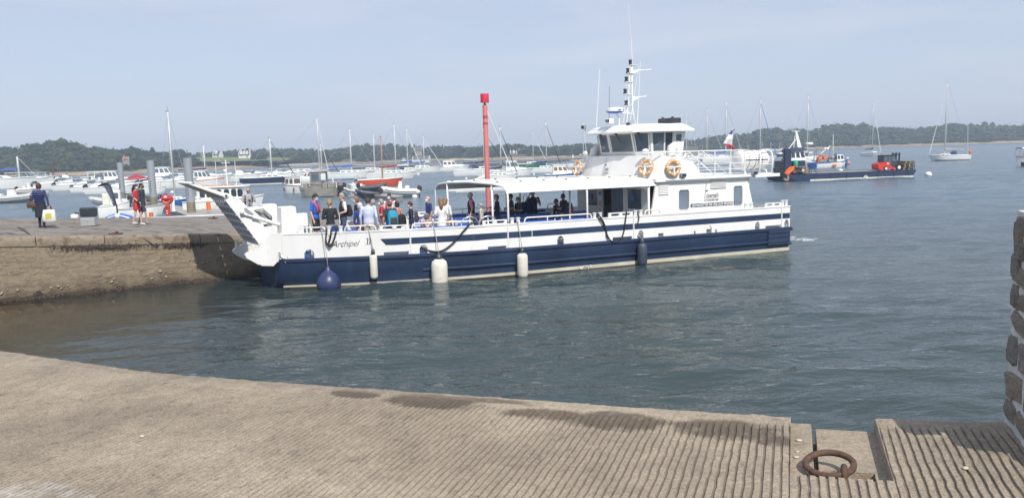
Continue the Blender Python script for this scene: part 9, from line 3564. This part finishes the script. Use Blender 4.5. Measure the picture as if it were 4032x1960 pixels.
def bag(c, yaw, label, m, size=(0.3, 0.14, 0.34), m2=None, handle=0.18, cat='bag'):
 root = empty('bag', c, yaw)
 w, d, h = size
 b = MB()
 b.loft([[(x * w / 2 * k, y * d / 2 * dd, z) for x, y in ((-1, -0.7), (-0.8, -1), (0.8, -1), (1, -0.7), (1, 0.7), (0.8, 1), (-0.8, 1), (-1, 0.7))] for (z, k, dd) in ((0, 0.85, 0.8), (0.03, 1, 1), (h * 0.5, 1.02, 1.1), (h * 0.9, 0.9, 0.6), (h, 0.85, 0.35))])
 b.build('sack', m, root, smooth=True)
 if m2 is not None:
  b = MB(); b.box((0, -d / 2 * 1.08, h * 0.5), (w * 0.5, 0.02, h * 0.45), b=0.008); b.build('print', m2, root)
 for sg in (1, -1):
  b = MB()
  b.tube([(-w * 0.25, sg * 0.02, h * 0.95), (-w * 0.15, sg * 0.015, h + handle * 0.8), (0, sg * 0.01, h + handle), (w * 0.15, sg * 0.015, h + handle * 0.8), (w * 0.25, sg * 0.02, h * 0.95)], 0.009, 5)
  b.build('handle', m if m2 is None else M_BLACK, root)
 tag(root, label, cat)
DECK = 0.935
def aboard(px, py, t):
 """deck position of someone whose head top shows at a pixel, and their height"""
 r = ray(px, py)
 k = (t - (Vector((0, 0, EYE)) - FO).dot(FN)) / r.dot(FN)
 p = Vector((0, 0, EYE)) + r * k
 return Vector((p.x, p.y, DECK)), max(1.45, min(1.92, p.z - DECK - 0.01))
LEFT, RIGHT, CAM, AWAY = -pi / 2, pi / 2, 0.0, pi
C_NAVY = (0.02, 0.028, 0.065)
DOWN = None
FOLD = [((0.07, 0.0, -0.27), (-0.06, -0.20, -0.26)), ((-0.07, 0.0, -0.27), (0.05, -0.21, -0.30))]
HOLD = [((0.07, -0.02, -0.27), (0.02, -0.25, -0.24)), ((-0.07, -0.02, -0.27), (-0.02, -0.25, -0.24))]
ONEUP = [((0.08, 0.0, -0.27), (0.05, -0.24, -0.22)), ((-0.06, 0.02, -0.28), (-0.07, -0.06, -0.52))]
FACE = [((0.10, -0.14, -0.18), (-0.10, -0.17, 0.10)), ((-0.10, -0.10, -0.22), (0.02, -0.20, 0.02))]
WHITE_C, BEIGE = (0.72, 0.71, 0.69), (0.42, 0.36, 0.28)
P_, h_ = aboard(1237, 759, 4.7)
pr = person('crew member in a blue polo and dark shorts by the boarding gap', P_, RIGHT - 0.25, h_, top='royal', top_c=(0.03, 0.12, 0.50), bottom=cloth('black', (0.02, 0.022, 0.03)), legs='short', hair='dark', mask=M_MASK, arms=ONEUP, head_tilt=0.25)
def lifejacket(pr, label, m):
 root_p, s = pr
 b = MB()
 for sg in (1, -1):
  b.tube([Vector((sg * 0.03, 0.10, 1.47)) * s, Vector((sg * 0.085, 0.05, 1.50)) * s, Vector((sg * 0.10, -0.06, 1.43)) * s, Vector((sg * 0.075, -0.13, 1.30)) * s, Vector((sg * 0.065, -0.135, 1.12)) * s], 0.042, 8, sq=0.6)
 root = empty('life_vest', root_p.location, root_p.rotation_euler.z)
 b.build('collar', m, root, smooth='all')
 b = MB()
 b.tube([Vector((0.155 * cos(a), 0.12 * sin(a), 1.12)) * s for a in [2 * pi * k / 14 for k in range(14)]], 0.014, 5, closed=True)
 b.build('belt', M_BLACK, root)
 tag(root, label, 'life vest')
lifejacket(pr, 'folded red life vest worn by the crew member in blue', mat('vest_red', (0.50, 0.08, 0.08), 0.7, var=0.1))
P_, h_ = aboard(1296, 783, 2.1)
person('woman in a black hooded top with a blond ponytail, seen from behind', P_, AWAY + 0.1, h_, True, 'black', (0.02, 0.022, 0.028), 'long', cloth('grey_trousers', (0.26, 0.27, 0.30)), hair='blonde', hairstyle='pony', arms=FOLD)
backpack((bpy.data.objects['person.001'], h_ / 1.75), 'navy rucksack held by the woman with the ponytail', cloth('rucksack_navy', (0.018, 0.035, 0.12)), None, (0.30, 0.18, 0.46), 0.98, front=True, straps=False)
o_ = [o for o in bpy.data.objects if o.name.startswith('backpack')][-1]
o_.location = P_ + Vector((0.22, -0.28, 0.75));
P_, h_ = aboard(1346, 749, 4.3)
pr = person('tall grey-haired man in a dark vest with a mask under his chin', P_, LEFT + 0.5, h_, top='gilet', top_c=(0.03, 0.032, 0.05), vest=cloth('white_sleeve', WHITE_C), hair='grey', mask=None, glasses=True, arms=[((0.07, 0.02, -0.27), (0.0, -0.23, -0.34)), ((-0.08, 0.04, -0.26), (0.06, -0.2, -0.36))])
backpack(pr, 'black backpack on the tall man in the vest', cloth('bag_black', (0.015, 0.015, 0.018)), None, (0.28, 0.15, 0.42))
P_, h_ = aboard(1402, 772, 4.3)
person('woman in a cream cap with a mask, in the queue', P_, LEFT + 0.3, h_, True, 'dark_top', (0.04, 0.035, 0.04), 'short', cloth('denim', (0.05, 0.075, 0.15)), hair='light', hairstyle='bob', mask=M_MASK, hat=('cap', cloth('cream', (0.66, 0.56, 0.48))))
P_, h_ = aboard(1416, 797, 2.7)
person('person in a blue jacket with a pale knitted hat, seen from behind', P_, AWAY - 0.2, h_, True, 'jacket_blue', (0.03, 0.06, 0.22), 'long', cloth('red_trousers', (0.36, 0.05, 0.06)), hair='white', hairstyle='bob', build=1.15)
P_, h_ = aboard(1447, 776, 1.85)
person('man in a pale blue shirt and light trousers, seen from behind', P_, AWAY - 0.1, h_, False, 'pale_shirt', (0.56, 0.60, 0.74), 'long', cloth('sand', (0.52, 0.48, 0.42)), hair='brown', build=1.12)
P_, h_ = aboard(1467, 783, 3.1)
pr = person('grey-haired passenger in a grey fleece carrying a turquoise bag', P_, AWAY - 0.5, h_, False, 'fleece', (0.22, 0.20, 0.19), 'long', cloth('grey_trousers', (0.26, 0.27, 0.30)), hair='grey')
backpack(pr, 'turquoise and grey day pack beside the pale shirt', cloth('turq', (0.10, 0.50, 0.46)), cloth('pack_grey', (0.33, 0.34, 0.37)), (0.34, 0.2, 0.44), 1.1)
P_, h_ = aboard(1501, 783, 4.0)
person('grey-haired woman in a red top with a white mask', P_, LEFT + 0.2, h_, True, 'red_top', (0.52, 0.03, 0.05), 'short', cloth('denim', (0.05, 0.075, 0.15)), hair='grey', hairstyle='bob', mask=M_MASKW, arms=HOLD)
P_, h_ = aboard(1532, 761, 5.0)
pr = person('crew member in a red life vest at the far side of the deck', P_, CAM - 0.2, h_, top='white_tee', top_c=WHITE_C, hair='dark', mask=M_MASK, bottom=cloth('black', (0.02, 0.022, 0.03)))
lifejacket(pr, 'bright red life vest on the crew member at the far side', mat('vest_red2', (0.62, 0.05, 0.10), 0.7, var=0.1))
P_, h_ = aboard(1533, 790, 2.3)
pr = person('man in a bucket hat and a charcoal tee shirt, backpack on', P_, AWAY + 0.55, h_, top='charcoal', top_c=(0.045, 0.05, 0.065), bottom=cloth('dark_shorts', (0.05, 0.05, 0.055)), legs='short', hair='brown', hat=('bucket', cloth('hat_grey', (0.10, 0.095, 0.085))), build=1.08)
backpack(pr, 'bright turquoise backpack on the man in the bucket hat', cloth('turq2', (0.02, 0.30, 0.46)), cloth('pack_brown', (0.06, 0.05, 0.045)), (0.34, 0.2, 0.50), 1.16)
P_, h_ = aboard(1563, 793, 3.3)
pr = person('dark-haired woman with a coral scarf reaching forward', P_, AWAY + 0.9, h_, True, 'coral', (0.55, 0.18, 0.14), 'none', cloth('dark_shorts', (0.05, 0.05, 0.055)), hair='dark', hairstyle='bob', arms=HOLD)
backpack(pr, 'black shoulder bag of the dark-haired woman', cloth('bag_black', (0.015, 0.015, 0.018)), None, (0.32, 0.2, 0.42), 1.02)
P_, h_ = aboard(1616, 792, 2.7)
pr = person('person in a navy top and a red-trimmed cap', P_, LEFT + 0.15, h_, True, 'navy', C_NAVY, 'long', cloth('black', (0.02, 0.022, 0.03)), hair='dark', mask=M_MASK, hat=('cap', cloth('cap_red', (0.30, 0.03, 0.03))))
backpack(pr, 'brown backpack on the person in the red-trimmed cap', cloth('pack_brown', (0.06, 0.05, 0.045)), None, (0.26, 0.14, 0.38))
P_, h_ = aboard(1681, 836, 1.45)
person('seated woman in a dark bucket hat resting her chin on her hand', Vector((P_.x, P_.y, DECK)), LEFT + 0.6, 1.62, True, 'patterned', (0.30, 0.30, 0.36), 'none', cloth('denim', (0.05, 0.075, 0.15)), hair='grey', hat=('bucket', cloth('hat_grey', (0.10, 0.095, 0.085))), sit=True, arms=FACE)
P_, h_ = aboard(1686, 771, 4.1)
person('balding man in a navy polo shirt left of the canopy', P_, LEFT + 0.45, h_, top='polo', top_c=(0.025, 0.05, 0.17), bottom=cloth('beige', BEIGE), hair='grey', hairstyle='fringe', mask=M_MASKW, build=1.12)
P_, h_ = aboard(1735, 779, 1.7)
person('woman in a loose white dress at the front of the canopy', P_, AWAY + 0.2, h_, True, 'white_dress', (0.76, 0.75, 0.74), 'short', cloth('white_dress2', (0.74, 0.73, 0.71)), legs='bare', skirt=0.62, hair='light', hairstyle='long', sk=1, shoes=cloth('sandal', (0.25, 0.16, 0.1)))
P_, h_ = aboard(1752, 777, 2.3)
pr = person('woman in a white jacket beside the one in the white dress', P_, AWAY - 0.4, h_, True, 'white_jacket', (0.74, 0.74, 0.76), 'long', cloth('pale_denim', (0.20, 0.28, 0.42)), legs='short', hair='light', hairstyle='long', sk=1)
bag(P_ + Vector((0.22, -0.15, 0.62)), 0.3, 'cream and brown handbag on the arm of the woman in white', cloth('bag_cream', (0.52, 0.42, 0.30)), (0.38, 0.16, 0.26), cloth('bag_pattern', (0.18, 0.11, 0.07)))
P_, h_ = aboard(1853, 754, 3.4)
person('bald man in a navy vest with striped pink sleeves', P_, LEFT + 0.1, h_, top='navy_gilet', top_c=C_NAVY, vest=cloth('pink_stripe', (0.60, 0.22, 0.30), 0.5), bottom=cloth('beige', BEIGE), hair='grey', hairstyle='fringe', mask=M_MASK, build=1.25)
P_, h_ = aboard(1893, 798, 1.9)
person('small old woman in a beige coat with her hair in a bun', P_, LEFT - 0.1, h_, True, 'beige_coat', (0.50, 0.43, 0.35), 'long', cloth('black', (0.02, 0.022, 0.03)), hair='grey', hairstyle='bun', mask=M_MASK, glasses=True, skirt=0.45)
P_, h_ = aboard(1956, 765, 3.7)
person('blond woman in a navy cardigan under the canopy', P_, LEFT + 0.3, h_, True, 'navy', C_NAVY, 'long', cloth('denim', (0.05, 0.075, 0.15)), hair='blonde', hairstyle='bob', mask=M_MASKW, arms=ONEUP)
bag(P_ + Vector((-0.22, -0.12, 0.70)), 0.2, 'dark red bag at the side of the blond woman', cloth('bag_red', (0.30, 0.03, 0.05)), (0.24, 0.10, 0.28))
P_, h_ = aboard(2012, 762, 3.7)
person('man in a dark cap and brown tee shirt behind the near canopy leg', P_, LEFT + 0.1, h_, top='brown_tee', top_c=(0.075, 0.06, 0.05), bottom=cloth('dark_shorts', (0.05, 0.05, 0.055)), hair='dark', mask=M_MASKD, hat=('cap', cloth('cap_dark', (0.02, 0.02, 0.03))), arms=FOLD, sk=1)
P_, h_ = aboard(2040, 774, 3.6)
person('woman with glasses and a white mask beside the man in the dark cap', P_, LEFT + 0.7, h_, True, 'slate_top', (0.07, 0.075, 0.11), 'short', cloth('denim', (0.05, 0.075, 0.15)), hair='blonde', hairstyle='pony', mask=M_MASKW, glasses=True, arms=FOLD)
P_, h_ = aboard(2098, 748, 3.9)
pr = person('man in navy raising his hand to his mask under the canopy', P_, CAM - 0.3, h_, top='navy', top_c=C_NAVY, bottom=cloth('black', (0.02, 0.022, 0.03)), hair='brown', mask=M_MASK, arms=[((0.10, -0.02, -0.27), (0.06, -0.20, -0.10)), ((-0.12, -0.12, -0.20), (0.10, -0.16, 0.14))], build=1.1)
bag(P_ + Vector((-0.30, -0.05, 0.75)), 0.2, 'large navy sports bag slung beside the man touching his mask', cloth('rucksack_navy', (0.018, 0.035, 0.12)), (0.40, 0.22, 0.50), None, 0.3)
P_, h_ = aboard(2218, 762, 2.5)
pr = person('man in a navy tee shirt with a red-bottomed backpack near the cabin', P_, LEFT - 0.55, h_, top='navy_tee', top_c=(0.03, 0.035, 0.08), bottom=cloth('grey_shorts', (0.30, 0.30, 0.31)), legs='short', hair='brown', build=1.15, arms=FOLD)
backpack(pr, 'grey backpack with a bright red base on the man near the cabin', cloth('pack_slate', (0.06, 0.065, 0.08)), cloth('pack_red', (0.52, 0.02, 0.05)), (0.34, 0.22, 0.52), 1.12)
P_, h_ = aboard(2191, 792, 4.4)
person('seated person in black half hidden behind the man with the red backpack', Vector((P_.x, P_.y, DECK)), LEFT + 0.4, 1.7, False, 'black', (0.02, 0.022, 0.028), 'long', cloth('black', (0.02, 0.022, 0.03)), hair='brown', sit=True)
# on the landing slip
def on_slip(px, py):
 return slip_hit(px, py)
P_ = on_slip(168, 897)
pr = person('woman in a quilted navy jacket and black skirt walking away with bags', P_, AWAY + 0.15, 1.62, True, 'quilted', (0.035, 0.045, 0.13), 'long', cloth('black', (0.02, 0.022, 0.03)), legs='long', skirt=0.42, hair='chestnut', hairstyle='bob', build=1.25, stride=0.06, arms=[((0.10, 0.03, -0.27), (0.12, 0.0, -0.54)), ((-0.10, 0.03, -0.27), (-0.12, 0.0, -0.54))])
_r, _s = pr
for k in range(6): # quilting ridges round the jacket
 b = MB()
 z = 0.99 + 0.075 * k
 rx, ry = (0.165 if k < 4 else 0.17) * 1.18, 0.128 * 1.18
 if k >= 5: rx, ry = 0.17, 0.12
 b.tube([(rx * cos(2 * pi * j / 18) * _s, ry * sin(2 * pi * j / 18) * _s, z * _s) for j in range(18)], 0.019, 6, closed=True)
 b.build('quilting', cloth('quilted', (0.035, 0.045, 0.13)), _r, smooth='all')
bag(attach_pt(_r, _s, (-0.36, 0.16, 0.24)), 0.2, 'white shopping bag with a yellow print in the hand of the walking woman', cloth('bag_white', (0.70, 0.70, 0.68)), (0.42, 0.2, 0.44), cloth('bag_yellow', (0.55, 0.50, 0.06)), 0.16)
bag(attach_pt(_r, _s, (-0.26, -0.05, 0.30)), 0.2, 'dark patterned bag held with the white shopping bag', cloth('bag_dark', (0.06, 0.045, 0.04)), (0.36, 0.14, 0.36), None, 0.16)
bag(attach_pt(_r, _s, (0.26, 0.02, 0.80)), 0.15, 'brown leather handbag at the hip of the woman in the quilted jacket', mat('brown_leather', (0.09, 0.045, 0.03), 0.5, var=0.2), (0.36, 0.16, 0.24), None, 0.30)
bag(attach_pt(_r, _s, (0.20, -0.10, 0.62)), 0.15, 'turquoise cloth bag half hidden behind the woman in the quilted jacket', cloth('turq', (0.10, 0.50, 0.46)), (0.26, 0.12, 0.30), None, 0.1)
P_ = on_slip(545, 886)
red = cloth('red_dress', (0.46, 0.035, 0.04), 0.35)
pr = person('woman in a short red patterned dress and a mask walking right', P_, RIGHT, 1.63, True, 'red_dress', (0.46, 0.035, 0.04), 'short', red, legs='bare', skirt=0.66, hair='dark', hairstyle='long', mask=M_MASK, stride=0.12, shoes=cloth('white_shoe', (0.68, 0.66, 0.62)), hair_len=0.06, arms=[((0.05, 0.02, -0.28), (0.05, -0.03, -0.53)), ((-0.05, -0.03, -0.27), (-0.04, -0.20, -0.42))])
bag(attach_pt(pr[0], pr[1], (-0.12, -0.20, 0.86)), 1.4, 'small black bag worn at the waist by the woman in red', mat('black_leather', (0.02, 0.02, 0.02), 0.4), (0.24, 0.10, 0.20), None, 0.05)
P_ = on_slip(565, 884) + Vector((-0.14, 0.35, 0))
person('man in a dark tee shirt and shorts walking beside the woman in red', P_, RIGHT, 1.66, False, 'teal_dark', (0.025, 0.05, 0.065), 'short', cloth('dark_denim', (0.035, 0.05, 0.09)), legs='short', hair='dark', mask=M_MASKD, stride=-0.22, shoes=cloth('grey_shoe', (0.26, 0.25, 0.24)), sk=1, glasses=True)
_q = ray(975, 739)
_Y = 30.2
_p = Vector((0, 0, EYE)) + _q * (_Y / _q.y)
_zs = slip_z(_p.x, _p.y)
pr = person('balding man in a grey tee shirt looking at his phone behind the ramp', Vector((_p.x, _p.y, _zs)), CAM + 0.45, max(1.55, min(1.8, _p.z - _zs)), False, 'grey_tee', (0.36, 0.37, 0.40), 'short', cloth('olive', (0.075, 0.075, 0.055)), hair='grey', hairstyle='fringe', arms=HOLD, head_tilt=0.35, glasses=True, sk=1)
b = MB(); b.box((0, 0, 0), (0.08, 0.012, 0.16), b=0.004)
o = b.build('phone', M_BLACK); o.location = attach_pt(pr[0], pr[1], (0.0, -0.32, 1.20)); o.rotation_euler = (-0.8, 0, pr[0].rotation_euler.z)
tag(o, 'black phone in the hands of the man in the grey tee shirt', 'phone')
backpack(pr, 'dark shoulder bag on the back of the man with the phone', cloth('pack_brown', (0.06, 0.05, 0.045)), None, (0.28, 0.14, 0.38), 1.2)
